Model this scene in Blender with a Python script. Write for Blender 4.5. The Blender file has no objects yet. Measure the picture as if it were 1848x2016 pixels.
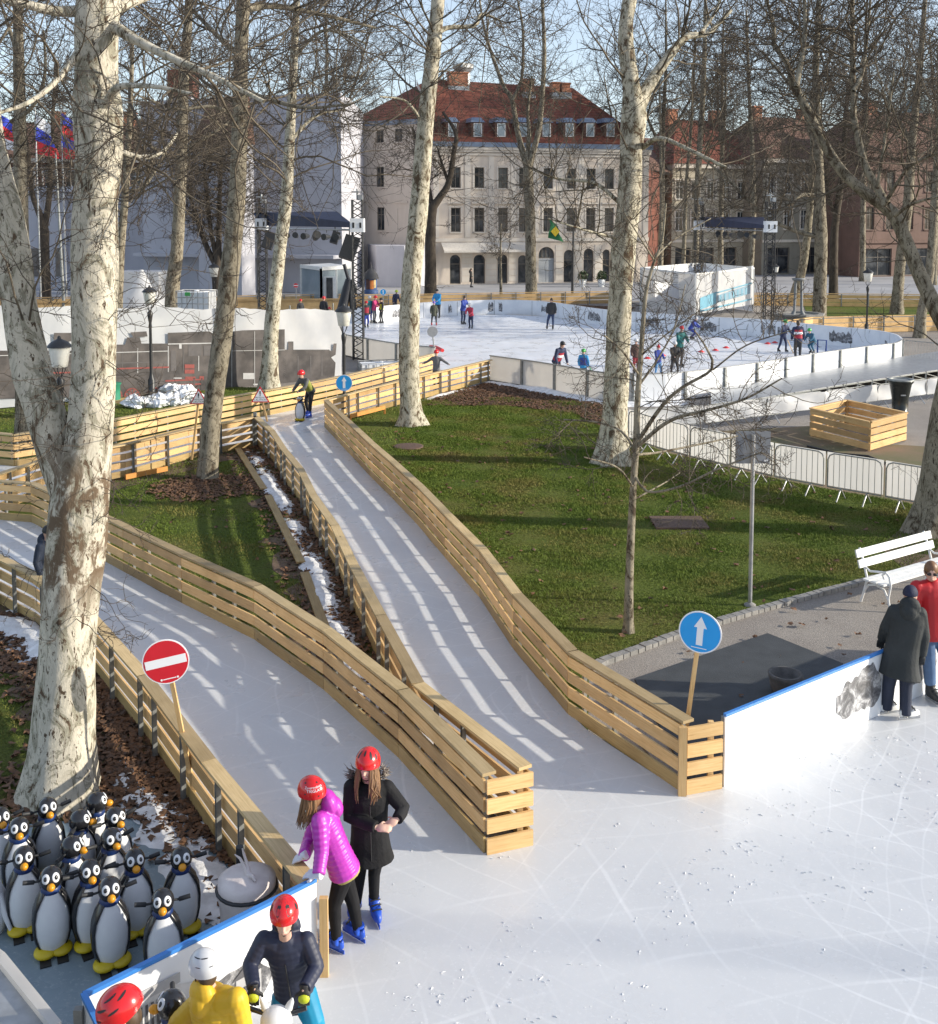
import bpy, math, random
import numpy as np
from mathutils import Vector, Matrix
random.seed(7); RNG = np.random.default_rng(7)
SC = bpy.context.scene
COL = SC.collection
R = math.radians
# ------------------------------------------------------------------ camera, sky, sun, exposure
CAM_H, PITCH, FPX, CX, CY, IW, IH = 6.4, R(4.5), 2118.0, 924.0, 597.0, 1848.0, 2016.0
cd = bpy.data.cameras.new('camera'); cam = bpy.data.objects.new('camera', cd); COL.objects.link(cam)
cam.location = (0, 0, CAM_H); cam.rotation_euler = (math.pi/2 - PITCH, 0, 0)
cd.sensor_fit = 'VERTICAL'; cd.sensor_height = 24; cd.lens = FPX/IH*24
cd.shift_y = -(IH/2 - CY)/IH; cd.shift_x = 0
cd.clip_start = 0.1; cd.clip_end = 3000
SC.camera = cam
SUN_EL, SUN_AZ = R(20), R(-6)           # azimuth from +X
sdir = Vector((math.cos(SUN_EL)*math.cos(SUN_AZ), math.cos(SUN_EL)*math.sin(SUN_AZ), math.sin(SUN_EL)))
w = bpy.data.worlds.new('World'); SC.world = w; w.use_nodes = True
nt = w.node_tree; sky = nt.nodes.new('ShaderNodeTexSky'); sky.sky_type = 'NISHITA'; sky.sun_disc = False
sky.sun_elevation = SUN_EL; sky.sun_rotation = math.pi/2 - SUN_AZ
sky.air_density = 1.0; sky.dust_density = 0.6; sky.ozone_density = 1.4
bg = nt.nodes['Background']; bg.inputs['Strength'].default_value = 0.142
hz = nt.nodes.new('ShaderNodeMix'); hz.data_type = 'RGBA'; hz.inputs[0].default_value = .36; hz.inputs[7].default_value = (4.1, 4.3, 5.0, 1)   # thin winter haze over the blue
nt.links.new(sky.outputs[0], hz.inputs[6]); nt.links.new(hz.outputs[2], bg.inputs['Color'])
sl = bpy.data.lights.new('sun', 'SUN'); sl.energy = 4.0; sl.angle = R(0.8); sl.color = (1, 0.92, 0.78)
so = bpy.data.objects.new('sun', sl); COL.objects.link(so)
so.rotation_euler = sdir.to_track_quat('Z', 'Y').to_euler(); so.location = (30, -5, 30)
SC.view_settings.view_transform = 'Standard'; SC.view_settings.look = 'None'
SC.view_settings.exposure = 0.68; SC.view_settings.gamma = 1
SC.cycles.max_bounces = 6; SC.cycles.transparent_max_bounces = 8

# ------------------------------------------------------------------ pixel helpers (photo measured at 1848 x 2016)
_F = Vector((0, math.cos(PITCH), -math.sin(PITCH))); _U = Vector((0, math.sin(PITCH), math.cos(PITCH)))
def ray(px, py):
    return Vector((1, 0, 0))*((px-CX)/FPX) + _U*(-(py-CY)/FPX) + _F
def W(px, py, z=0.0):                     # point of the plane z
    d = ray(px, py); t = (z-CAM_H)/d.z
    return Vector((0, 0, CAM_H)) + d*t
def V(px, py, Y):                         # point of the plane y = Y
    d = ray(px, py); return Vector((0, 0, CAM_H)) + d*(Y/d.y)
def W2(px, py, z=0.0):
    p = W(px, py, z); return (p.x, p.y)

# ------------------------------------------------------------------ objects
def tag(o, label=None, cat=None, group=None, kind=None):
    if label: o['label'] = label
    if cat: o['category'] = cat
    if group: o['group'] = group
    if kind: o['kind'] = kind
    return o
def empty(name, loc=(0, 0, 0), rz=0.0, label=None, cat=None, group=None):
    o = bpy.data.objects.new(name, None); COL.objects.link(o); o.empty_display_size = .1
    o.location = loc; o.rotation_euler = (0, 0, rz)
    return tag(o, label, cat, group)
def adopt(ch, par):                       # child built in world coordinates under a placed empty
    bpy_m = Matrix.Translation(par.location) @ Matrix.Rotation(par.rotation_euler.z, 4, 'Z')
    ch.parent = par; ch.matrix_parent_inverse = bpy_m.inverted()
    return ch
def copy_tree(o, parent=None):
    c = o.copy(); COL.objects.link(c)
    if parent: c.parent = parent; c.matrix_parent_inverse = o.matrix_parent_inverse
    for ch in list(o.children): copy_tree(ch, c)
    return c

class MB:
    def __init__(s): s.v = []; s.f = []; s.m = []; s.u = []; s.s = []
    def add(s, vs, fs, mi=0, uvs=None, sm=False):
        b = len(s.v); s.v.extend([tuple(p) for p in vs])
        for i, f in enumerate(fs):
            s.f.append(tuple(b+k for k in f)); s.m.append(mi); s.s.append(sm)
            s.u.append(uvs[i] if uvs else [(0, 0)]*len(f))
    def box(s, c, size, mi=0, M=None):    # centre, size, optional 3x3/4x4 orientation
        x, y, z = size[0]/2, size[1]/2, size[2]/2; c = Vector(c)
        vs = [Vector((a*x, b*y, d*z)) for d in (-1, 1) for b in (-1, 1) for a in (-1, 1)]
        if M is not None: vs = [M @ p for p in vs]
        s.add([c+p for p in vs], [(0, 2, 3, 1), (4, 5, 7, 6), (0, 1, 5, 4), (2, 6, 7, 3), (0, 4, 6, 2), (1, 3, 7, 5)], mi)
    def beam(s, a, b, wd, th, up=(0, 0, 1), mi=0):   # plank a->b; wd across, th along up
        a = Vector(a); b = Vector(b); d = (b-a); L = d.length; d.normalize(); up = Vector(up)
        x = d.cross(up)
        if x.length < 1e-4: x = d.cross(Vector((1, 0, 0)))
        x.normalize(); z = x.cross(d); vs = []
        for p in (a, b):
            for sx, sz in ((-1, -1), (1, -1), (1, 1), (-1, 1)): vs.append(p + x*sx*wd/2 + z*sz*th/2)
        i = random.randint(0, 400); q = random.random()*5
        fs = [(0, 1, 5, 4), (1, 2, 6, 5), (2, 3, 7, 6), (3, 0, 4, 7), (3, 2, 1, 0), (4, 5, 6, 7)]
        w_ = [wd, th, wd, th]; uv = []
        for k in range(4):
            v0 = i+.05; v1 = i+.05+min(.8, w_[k]); uv.append([(q, v0), (q, v1), (q+L, v1), (q+L, v0)])
        uv += [[(q, i+.05), (q+.02, i+.05), (q+.02, i+.2), (q, i+.2)]]*2
        s.add(vs, fs, mi, uv)
    def sweep(s, pts, o0, o1, z0, z1, mi=0, zf=None):  # rectangular section swept along a 2-D path
        P = [Vector((p[0], p[1], 0)) for p in pts]; n = len(P); N = []
        for k in range(n):
            t = P[min(k+1, n-1)]-P[max(k-1, 0)]; t.normalize(); N.append(Vector((-t.y, t.x, 0)))
        i = random.randint(0, 400); q = random.random()*5; vs = []; ar = [q]
        for k in range(1, n): ar.append(ar[-1]+(P[k]-P[k-1]).length)
        for k in range(n):
            zz = zf(P[k]) if zf else 0
            for o, z in ((o0, z0), (o1, z0), (o1, z1), (o0, z1)): vs.append(P[k]+N[k]*o+Vector((0, 0, z+zz)))
        fs = []; uv = []; w_ = (abs(o1-o0), abs(z1-z0))*2
        for k in range(n-1):
            for e in range(4):
                e2 = (e+1) % 4; a = 4*k; b = 4*k+4
                fs.append((a+e, b+e, b+e2, a+e2)); v1 = i+.05+min(.8, w_[e])
                uv.append([(ar[k], i+.05), (ar[k+1], i+.05), (ar[k+1], v1), (ar[k], v1)])
        fs += [(0, 1, 2, 3), (4*n-1, 4*n-2, 4*n-3, 4*n-4)]; uv += [[(q, i+.1)]*4]*2
        s.add(vs, fs, mi, uv)
    def tube(s, pts, rad, n=8, mi=0, sm=True, cap=True):
        P = [Vector(p) for p in pts]
        if not hasattr(rad, '__len__'): rad = [rad]*len(P)
        vs = []; x = None
        for k in range(len(P)):
            t = P[min(k+1, len(P)-1)]-P[max(k-1, 0)]
            if t.length < 1e-9: t = Vector((0, 0, 1))
            t.normalize()
            if x is None:
                x = t.cross(Vector((0, 0, 1)) if abs(t.z) < .9 else Vector((1, 0, 0)))
            x = x - t*x.dot(t)
            if x.length < 1e-6: x = t.orthogonal()
            x.normalize(); y = t.cross(x)
            for j in range(n):
                a = 2*math.pi*j/n; vs.append(P[k]+(x*math.cos(a)+y*math.sin(a))*rad[k])
        fs = [(k*n+j, k*n+(j+1) % n, (k+1)*n+(j+1) % n, (k+1)*n+j) for k in range(len(P)-1) for j in range(n)]
        s.add(vs, fs, mi, None, sm)
        if cap: s.add(vs[:n], [tuple(range(n-1, -1, -1))], mi); s.add(vs[-n:], [tuple(range(n))], mi)
    def loft(s, rings, n=16, mi=0, sm=True, p=2.0):   # rings: (centre, ax, ay)
        vs = []
        for c, ax, ay in rings:
            c = Vector(c); ax = Vector(ax); ay = Vector(ay)
            for j in range(n):
                a = 2*math.pi*j/n; ca, sa = math.cos(a), math.sin(a)
                k = (abs(ca)**p+abs(sa)**p)**(-1/p); vs.append(c+ax*ca*k+ay*sa*k)
        m = len(rings)
        fs = [(k*n+j, k*n+(j+1) % n, (k+1)*n+(j+1) % n, (k+1)*n+j) for k in range(m-1) for j in range(n)]
        s.add(vs, fs, mi, None, sm)
        s.add(vs[:n], [tuple(range(n-1, -1, -1))], mi); s.add(vs[-n:], [tuple(range(n))], mi)
    def lathe(s, prof, c=(0, 0, 0), n=16, mi=0, sm=True, sx=1, sy=1):
        s.loft([(Vector(c)+Vector((0, 0, z)), Vector((max(r, 1e-4)*sx, 0, 0)), Vector((0, max(r, 1e-4)*sy, 0))) for r, z in prof], n, mi, sm)
    def ell(s, c, r, M=None, n=14, m=9, mi=0, lo=-1.0, hi=1.0):   # ellipsoid, lo/hi cut it along its z
        rings = []; c = Vector(c); M = M.to_3x3() if M is not None else Matrix.Identity(3)
        a0, a1 = math.asin(max(-1, lo)), math.asin(min(1, hi))
        for k in range(m+1):
            a = a0+(a1-a0)*k/m; cr = max(math.cos(a), 1e-3); z = math.sin(a)
            rings.append((c+M @ Vector((0, 0, z*r[2])), M @ Vector((r[0]*cr, 0, 0)), M @ Vector((0, r[1]*cr, 0))))
        s.loft(rings, n, mi)
    def poly(s, pts, mi=0): s.add(pts, [tuple(range(len(pts)))], mi)
    def prism(s, pts, d, mi=0):           # 3-D polygon thickened by the vector d
        n = len(pts); P = [Vector(p) for p in pts]; Q = [p+Vector(d) for p in P]
        s.add(P+Q, [tuple(range(n-1, -1, -1)), tuple(range(n, 2*n))]+[(k, (k+1) % n, n+(k+1) % n, n+k) for k in range(n)], mi)
    def build(s, name, mats, parent=None, **kw):
        me = bpy.data.meshes.new(name); me.from_pydata(s.v, [], s.f)
        for m in (mats if isinstance(mats, (list, tuple)) else [mats]): me.materials.append(m)
        me.polygons.foreach_set('material_index', s.m); me.polygons.foreach_set('use_smooth', s.s)
        ul = me.uv_layers.new(name='UVMap'); fl = [c for f in s.u for q in f for c in q]
        ul.data.foreach_set('uv', fl); me.update()
        o = bpy.data.objects.new(name, me); COL.objects.link(o)
        if parent is not None:
            if kw.pop('world', False): adopt(o, parent)
            else: o.parent = parent
        kw.pop('world', None)
        return tag(o, **kw)
def npmesh(name, verts, faces, mats, parent=None, fm=None, world=False, **kw):  # numpy arrays, faces (n,3) or (n,4)
    me = bpy.data.meshes.new(name); k = faces.shape[1]
    me.vertices.add(len(verts)); me.vertices.foreach_set('co', np.asarray(verts, np.float32).ravel())
    me.loops.add(faces.size); me.loops.foreach_set('vertex_index', faces.astype(np.int32).ravel())
    me.polygons.add(len(faces)); me.polygons.foreach_set('loop_start', np.arange(len(faces), dtype=np.int32)*k)
    for m in (mats if isinstance(mats, (list, tuple)) else [mats]): me.materials.append(m)
    if fm is not None: me.polygons.foreach_set('material_index', np.asarray(fm, np.int32))
    me.update(calc_edges=True)
    o = bpy.data.objects.new(name, me); COL.objects.link(o)
    if parent is not None: (adopt(o, parent) if world else setattr(o, 'parent', parent))
    return tag(o, **kw)
def remesh(o, vox, sm=4):
    m = o.modifiers.new('remesh', 'REMESH'); m.mode = 'VOXEL'; m.voxel_size = vox; m.use_smooth_shade = True
    if sm:
        k = o.modifiers.new('smooth', 'SMOOTH'); k.factor = .5; k.iterations = sm
    return o
def text_geo(txt, size=1.0):              # lettering as flat mesh data (verts, faces), centred
    cu = bpy.data.curves.new('lettering', 'FONT'); cu.body = txt; cu.size = size; cu.align_x = 'CENTER'; cu.align_y = 'CENTER'
    cu.resolution_u = 3
    ob = bpy.data.objects.new('lettering', cu); COL.objects.link(ob)
    dg = bpy.context.evaluated_depsgraph_get(); me = bpy.data.meshes.new_from_object(ob.evaluated_get(dg))
    vs = [v.co.copy() for v in me.vertices]; fs = [tuple(p.vertices) for p in me.polygons]
    bpy.data.objects.remove(ob); bpy.data.curves.remove(cu); bpy.data.meshes.remove(me)
    return vs, fs
def catmull(pts, step=.3):
    P = [Vector((p[0], p[1], 0)) for p in pts]; P = [2*P[0]-P[1]]+P+[2*P[-1]-P[-2]]; out = []
    for k in range(1, len(P)-2):
        n = max(1, int((P[k+1]-P[k]).length/step))
        for j in range(n):
            t = j/n; a, b, c, d = P[k-1], P[k], P[k+1], P[k+2]
            out.append(.5*((2*b)+(c-a)*t+(2*a-5*b+4*c-d)*t*t+(3*b-a-3*c+d)*t**3))
    out.append(P[-2]); return [(p.x, p.y) for p in out]
def densify(pts, step=.3):
    out = []
    for a, b in zip(pts[:-1], pts[1:]):
        a = Vector(a[:2]); b = Vector(b[:2]); n = max(1, int((b-a).length/step))
        out += [tuple(a.lerp(b, j/n)) for j in range(n)]
    return out+[tuple(pts[-1][:2])]
def arclen(p): 
    a = [0.0]
    for k in range(1, len(p)): a.append(a[-1]+math.dist(p[k], p[k-1]))
    return a
def path_at(p, ar, t):
    t = min(max(t, 0), ar[-1]); k = int(np.searchsorted(ar, t)); k = min(max(k, 1), len(p)-1)
    f = (t-ar[k-1])/max(ar[k]-ar[k-1], 1e-9)
    x = p[k-1][0]+(p[k][0]-p[k-1][0])*f; y = p[k-1][1]+(p[k][1]-p[k-1][1])*f
    d = Vector((p[k][0]-p[k-1][0], p[k][1]-p[k-1][1])).normalized()
    return (x, y), d
def subpath(p, ar, a, b):
    out = [path_at(p, ar, a)[0]]+[p[k] for k in range(len(p)) if a+1e-4 < ar[k] < b-1e-4]+[path_at(p, ar, b)[0]]
    return out
def in_poly(x, y, poly):
    ins = np.zeros(len(x), bool); n = len(poly); j = n-1
    for i in range(n):
        xi, yi = poly[i]; xj, yj = poly[j]
        c = ((yi > y) != (yj > y)) & (x < (xj-xi)*(y-yi)/((yj-yi) if yj != yi else 1e-9)+xi)
        ins ^= c; j = i
    return ins

# ------------------------------------------------------------------ materials
def _mat(name):
    m = bpy.data.materials.new(name); m.use_nodes = True; return m, m.node_tree, m.node_tree.nodes['Principled BSDF']
def node(t, ty, **kw):
    n = t.nodes.new(ty)
    for k, v in kw.items():
        if hasattr(n, k) and k not in n.inputs: setattr(n, k, v)
        else: n.inputs[k].default_value = v
    return n
def coords(t, coord, stretch=(1, 1, 1)):
    tc = t.nodes.new('ShaderNodeTexCoord'); mp = t.nodes.new('ShaderNodeMapping'); mp.inputs['Scale'].default_value = stretch
    t.links.new(tc.outputs[coord], mp.inputs[0]); return mp.outputs[0]
def noise(t, vec, scale, detail=4, rough=.55, dist=0):
    n = node(t, 'ShaderNodeTexNoise', Scale=scale, Detail=detail, Roughness=rough, Distortion=dist); t.links.new(vec, n.inputs['Vector']); return n.outputs['Fac']
def ramp(t, fac, stops, interp='LINEAR'):
    r = t.nodes.new('ShaderNodeValToRGB'); r.color_ramp.interpolation = interp; e = r.color_ramp.elements
    while len(e) > len(stops): e.remove(e[-1])
    while len(e) < len(stops): e.new(.5)
    for k, (p, c) in enumerate(stops): e[k].position = p; e[k].color = (*c[:3], 1)
    t.links.new(fac, r.inputs[0]); return r.outputs[0]
def mixc(t, fac, a, b, mode='MIX'):
    m = t.nodes.new('ShaderNodeMix'); m.data_type = 'RGBA'; m.blend_type = mode
    for v, i in ((fac, 0), (a, 6), (b, 7)):
        if isinstance(v, (int, float)): m.inputs[i].default_value = v
        elif isinstance(v, tuple): m.inputs[i].default_value = (*v[:3], 1)
        else: t.links.new(v, m.inputs[i])
    return m.outputs[2]
def bump(t, b, h, st=.3, dist=.02):
    n = node(t, 'ShaderNodeBump', Strength=st, Distance=dist); t.links.new(h, n.inputs['Height']); t.links.new(n.outputs[0], b.inputs['Normal'])
def mul(t, a, k):
    n = t.nodes.new('ShaderNodeMath'); n.operation = 'MULTIPLY'; t.links.new(a, n.inputs[0])
    if isinstance(k, (int, float)): n.inputs[1].default_value = k
    else: t.links.new(k, n.inputs[1])
    return n.outputs[0]
def simple(name, c1, c2=None, scale=6, rough=.6, met=0, bst=0, bsc=30, stretch=(1, 1, 1), coord='Object', lo=.35, hi=.65, coat=0, det=4, spec=.5):
    m, t, b = _mat(name); b.inputs['Roughness'].default_value = rough; b.inputs['Metallic'].default_value = met
    b.inputs['Coat Weight'].default_value = coat; b.inputs['Specular IOR Level'].default_value = spec
    v = coords(t, coord, stretch)
    if c2 is None: c2 = tuple(x*.82 for x in c1)
    t.links.new(ramp(t, noise(t, v, scale, det), [(lo, c1), (hi, c2)]), b.inputs['Base Color'])
    if bst: bump(t, b, noise(t, v, bsc, 3), bst, .02)
    return m
def wood(name, a, b_, dark, rough=.6, wet=False):
    m, t, b = _mat(name); b.inputs['Roughness'].default_value = rough
    tc = t.nodes.new('ShaderNodeTexCoord'); sx = t.nodes.new('ShaderNodeSeparateXYZ'); t.links.new(tc.outputs['UV'], sx.inputs[0])
    fl = t.nodes.new('ShaderNodeMath'); fl.operation = 'FLOOR'; t.links.new(sx.outputs[1], fl.inputs[0])
    wn = t.nodes.new('ShaderNodeTexWhiteNoise'); wn.noise_dimensions = '1D'; t.links.new(fl.outputs[0], wn.inputs['W'])
    mp = node(t, 'ShaderNodeMapping', Scale=(1.2, 26, 1)); t.links.new(tc.outputs['UV'], mp.inputs[0])
    g = noise(t, mp.outputs[0], 2.2, 5, .6, .8)
    c = ramp(t, g, [(.3, a), (.55, b_), (.8, dark)])
    k = node(t, 'ShaderNodeTexVoronoi', Scale=1.6); mk = node(t, 'ShaderNodeMapping', Scale=(1, 3, 1)); t.links.new(tc.outputs['UV'], mk.inputs[0]); t.links.new(mk.outputs[0], k.inputs['Vector'])
    kn = ramp(t, k.outputs['Distance'], [(.035, (1, 1, 1)), (.08, (0, 0, 0))])
    c = mixc(t, kn, c, tuple(x*.45 for x in dark))
    tint = ramp(t, wn.outputs['Value'], [(0, (.62, .58, .54)), (.35, (.88, .86, .83)), (.7, (1.0, .97, .92)), (1, (1.18, 1.12, 1.04))])
    c = mixc(t, 1.0, c, tint, 'MULTIPLY')
    ov = coords(t, 'Object'); dirt = ramp(t, noise(t, ov, 1.7, 5), [(.45, (1, 1, 1)), (.75, (.72, .70, .64))])
    c = mixc(t, .8, c, dirt, 'MULTIPLY')
    t.links.new(c, b.inputs['Base Color']); bump(t, b, g, .25, .004)
    return m
def bark(name, cream, olive, brown, scale=3.4, band=None, dk=0):
    m, t, b = _mat(name); b.inputs['Roughness'].default_value = .85; b.inputs['Specular IOR Level'].default_value = .2
    v = coords(t, 'Object', (1, 1, .55)); n1 = noise(t, v, scale*1.2, 8, .68, 1.4); n2 = noise(t, v, scale*2.6, 7, .7, .9); n3 = noise(t, coords(t, 'Object', (1, 1, .3)), scale*9, 5, .7)
    n4 = noise(t, coords(t, 'Object', (1, 1, .35)), scale*5, 6, .72, .6)
    c = ramp(t, n1, [(.365+dk, brown), (.38+dk, olive), (.435+dk*.6, tuple(x*.88 for x in olive)), (.45+dk*.6, tuple(x*.84 for x in cream)), (.62, tuple(x*1.08 for x in cream))])
    c = mixc(t, ramp(t, n2, [(.575, (0, 0, 0)), (.595, (1, 1, 1))]), c, tuple(x*.82 for x in olive))
    c = mixc(t, ramp(t, n4, [(.60, (0, 0, 0)), (.62, (1, 1, 1))]), c, tuple(x*.75 for x in brown))
    c = mixc(t, ramp(t, n3, [(.595, (0, 0, 0)), (.63, (1, 1, 1))]), c, tuple(x*.55 for x in brown))
    c = mixc(t, .5, c, ramp(t, n3, [(.3, (.62, .60, .56)), (.7, (1.08, 1.08, 1.08))]), 'MULTIPLY')
    if band:                               # rough scaly collar of old bark below the fork
        sz = t.nodes.new('ShaderNodeSeparateXYZ'); t.links.new(coords(t, 'Object'), sz.inputs[0]); mr = node(t, 'ShaderNodeMapRange'); t.links.new(sz.outputs[2], mr.inputs[0]); mr.inputs[1].default_value = band[0]; mr.inputs[2].default_value = band[1]
        zz = ramp(t, mr.outputs[0], [(0, (0, 0, 0)), (.25, (1, 1, 1)), (.7, (1, 1, 1)), (1, (0, 0, 0))]); nb = noise(t, v, 5, 7, .7, .8)
        c = mixc(t, mul(t, zz, ramp(t, nb, [(.47, (1, 1, 1)), (.55, (0, 0, 0))])), c, (.14, .10, .066))
    t.links.new(c, b.inputs['Base Color']); h = mixc(t, .5, n3, n1); bump(t, b, h, .55, .03)
    return m
MT = {}
MT['wood'] = wood('pine_boards', (.77, .54, .275), (.69, .455, .205), (.47, .28, .11))
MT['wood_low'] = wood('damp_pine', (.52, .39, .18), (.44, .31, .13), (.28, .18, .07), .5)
MT['wood_cap'] = wood('weathered_cap', (.58, .45, .26), (.50, .38, .20), (.34, .25, .13), .6)
MT['galv'] = simple('galvanised_steel', (.30, .31, .30), (.20, .21, .205), 9, .5, .35)
MT['steel_l'] = simple('light_steel', (.45, .46, .47), (.34, .35, .36), 7, .4, .6)
MT['bark'] = bark('plane_bark', (.585, .54, .43), (.335, .31, .23), (.12, .083, .054), dk=.055)
MT['bark_front'] = bark('front_plane_bark', (.60, .555, .455), (.345, .325, .25), (.12, .083, .055), 3.0, (2.0, 4.3), dk=.03)
MT['bark2'] = bark('grey_bark', (.30, .265, .20), (.19, .165, .12), (.075, .056, .038), 3.0, dk=.05)
MT['bark3'] = simple('dark_bark', (.085, .066, .048), (.04, .031, .023), 8, .9, 0, .5, 40, (1, 1, .3))
MT['twig'] = simple('twig_bark', (.085, .066, .047), (.04, .031, .023), 3, .85)
MT['twig_l'] = simple('young_branch_bark', (.30, .255, .175), (.15, .12, .08), 3, .8)
MT['bough'] = simple('bough_bark', (.16, .13, .09), (.07, .056, .04), 4, .85)
MT['black'] = simple('black_metal', (.018, .019, .021), (.028, .029, .031), 20, .45)
MT['white_p'] = simple('white_plastic', (.80, .81, .82), (.74, .76, .78), 3, .4)
MT['white_pt'] = simple('white_paint', (.80, .80, .78), (.68, .68, .66), 9, .5)
MT['blue_cap'] = simple('blue_plastic', (.05, .22, .60), (.04, .19, .52), 5, .35)
MT['sign_blue'] = simple('sign_blue', (.008, .33, .78), (.008, .30, .72), 4, .35)
MT['sign_red'] = simple('sign_red', (.62, .02, .035), (.55, .02, .03), 4, .35)
MT['sign_back'] = simple('sign_back', (.30, .31, .33), (.25, .26, .28), 5, .5, .3)
MT['sign_white'] = simple('sign_white', (.85, .85, .86), (.8, .8, .82), 4, .4)
MT['lantern'] = simple('lantern_glass', (.78, .77, .72), (.68, .67, .62), 9, .3)
MT['rubber'] = simple('rubber_mat', (.052, .058, .064), (.038, .043, .048), 3, .75, 0, .3, 60)
MT['tarp'] = simple('white_tarpaulin', (.70, .70, .70), (.58, .59, .61), 1.2, .5, 0, .35, 2.5)
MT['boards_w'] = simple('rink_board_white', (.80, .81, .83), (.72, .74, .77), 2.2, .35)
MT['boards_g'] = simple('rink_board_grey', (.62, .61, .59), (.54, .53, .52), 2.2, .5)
MT['glass'] = simple('dark_glass', (.018, .022, .027), (.09, .095, .10), .9, .06, lo=.42, hi=.62)
MT['glass_l'] = simple('pale_glass', (.28, .33, .36), (.20, .25, .28), .6, .1)
MT['leaf'] = simple('dead_leaf', (.21, .105, .05), (.065, .037, .022), 9, .8)
MT['print'] = None
def thin(m, k):                            # cloth and thin board that the sun shines through
    t = m.node_tree; b = t.nodes['Principled BSDF']; out = t.nodes['Material Output']; tr = t.nodes.new('ShaderNodeBsdfTranslucent'); tr.inputs[0].default_value = (.9, .87, .82, 1); mx = t.nodes.new('ShaderNodeMixShader'); mx.inputs[0].default_value = k
    t.links.new(b.outputs[0], mx.inputs[1]); t.links.new(tr.outputs[0], mx.inputs[2]); t.links.new(mx.outputs[0], out.inputs[0])
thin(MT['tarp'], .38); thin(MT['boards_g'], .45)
def facade(name, c1, c2, stain=.85):
    m, t, b = _mat(name); b.inputs['Roughness'].default_value = .9
    v = coords(t, 'Object'); c = ramp(t, noise(t, v, .35, 6, .65), [(.35, c1), (.65, c2)])
    c = mixc(t, .6, c, ramp(t, noise(t, coords(t, 'Object', (2.2, 2.2, .22)), 1.1, 5), [(.45, (1, 1, 1)), (.75, (stain, stain, stain*.98))]), 'MULTIPLY')
    t.links.new(c, b.inputs['Base Color']); bump(t, b, noise(t, v, 6, 4), .15, .02); return m
def rooftile(name, c1, c2, c3):
    m, t, b = _mat(name); b.inputs['Roughness'].default_value = .85
    v = coords(t, 'Object'); br = node(t, 'ShaderNodeTexNoise', Scale=2.2, Detail=8, Roughness=.7); t.links.new(v, br.inputs['Vector'])
    c = ramp(t, br.outputs['Fac'], [(.3, c1), (.5, c2), (.72, c3)])
    wv = node(t, 'ShaderNodeTexWave', Scale=1.0, Distortion=.4, Detail=1); wv.bands_direction = 'Z'; t.links.new(v, wv.inputs['Vector'])
    c = mixc(t, .35, c, ramp(t, wv.outputs['Fac'], [(.1, (.55, .55, .55)), (.5, (1, 1, 1))]), 'MULTIPLY')
    t.links.new(c, b.inputs['Base Color']); bump(t, b, wv.outputs['Fac'], .5, .05); return m
MT['pl_cream'] = facade('cream_plaster', (.66, .575, .48), (.58, .50, .425))
MT['pl_cream2'] = facade('light_trim_plaster', (.67, .61, .53), (.59, .535, .47))
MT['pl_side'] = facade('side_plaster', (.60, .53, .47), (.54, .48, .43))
MT['pl_white'] = facade('white_plaster', (.50, .50, .54), (.43, .43, .475), .9)
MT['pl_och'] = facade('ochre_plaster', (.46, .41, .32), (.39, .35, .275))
MT['pl_grey'] = facade('beige_plaster', (.30, .275, .225), (.25, .23, .19))  # base colour lowered to carry the tree shade on the right houses
MT['pl_pink'] = facade('pink_plaster', (.21, .135, .11), (.16, .105, .085))  # plaster darkened too, shade of the trees put into its colour
MT['pl_red'] = facade('red_brick', (.17, .058, .037), (.13, .046, .032))
MT['roof'] = rooftile('red_roof_tiles', (.12, .035, .02), (.175, .05, .028), (.22, .07, .04))
MT['roof_d'] = rooftile('brown_roof_tiles', (.10, .055, .04), (.15, .08, .055), (.19, .10, .07))
MT['zinc'] = simple('zinc_flashing', (.20, .25, .33), (.15, .19, .26), 1.5, .5, .3)
MT['frame_d'] = simple('dark_window_frame', (.20, .175, .15), (.14, .12, .10), 3, .6)
MT['frame_w'] = simple('white_window_frame', (.70, .70, .68), (.62, .62, .6), 3, .6)
MT['stone'] = simple('grey_stone', (.27, .26, .245), (.19, .185, .175), 7, .85, 0, .4, 25)

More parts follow.
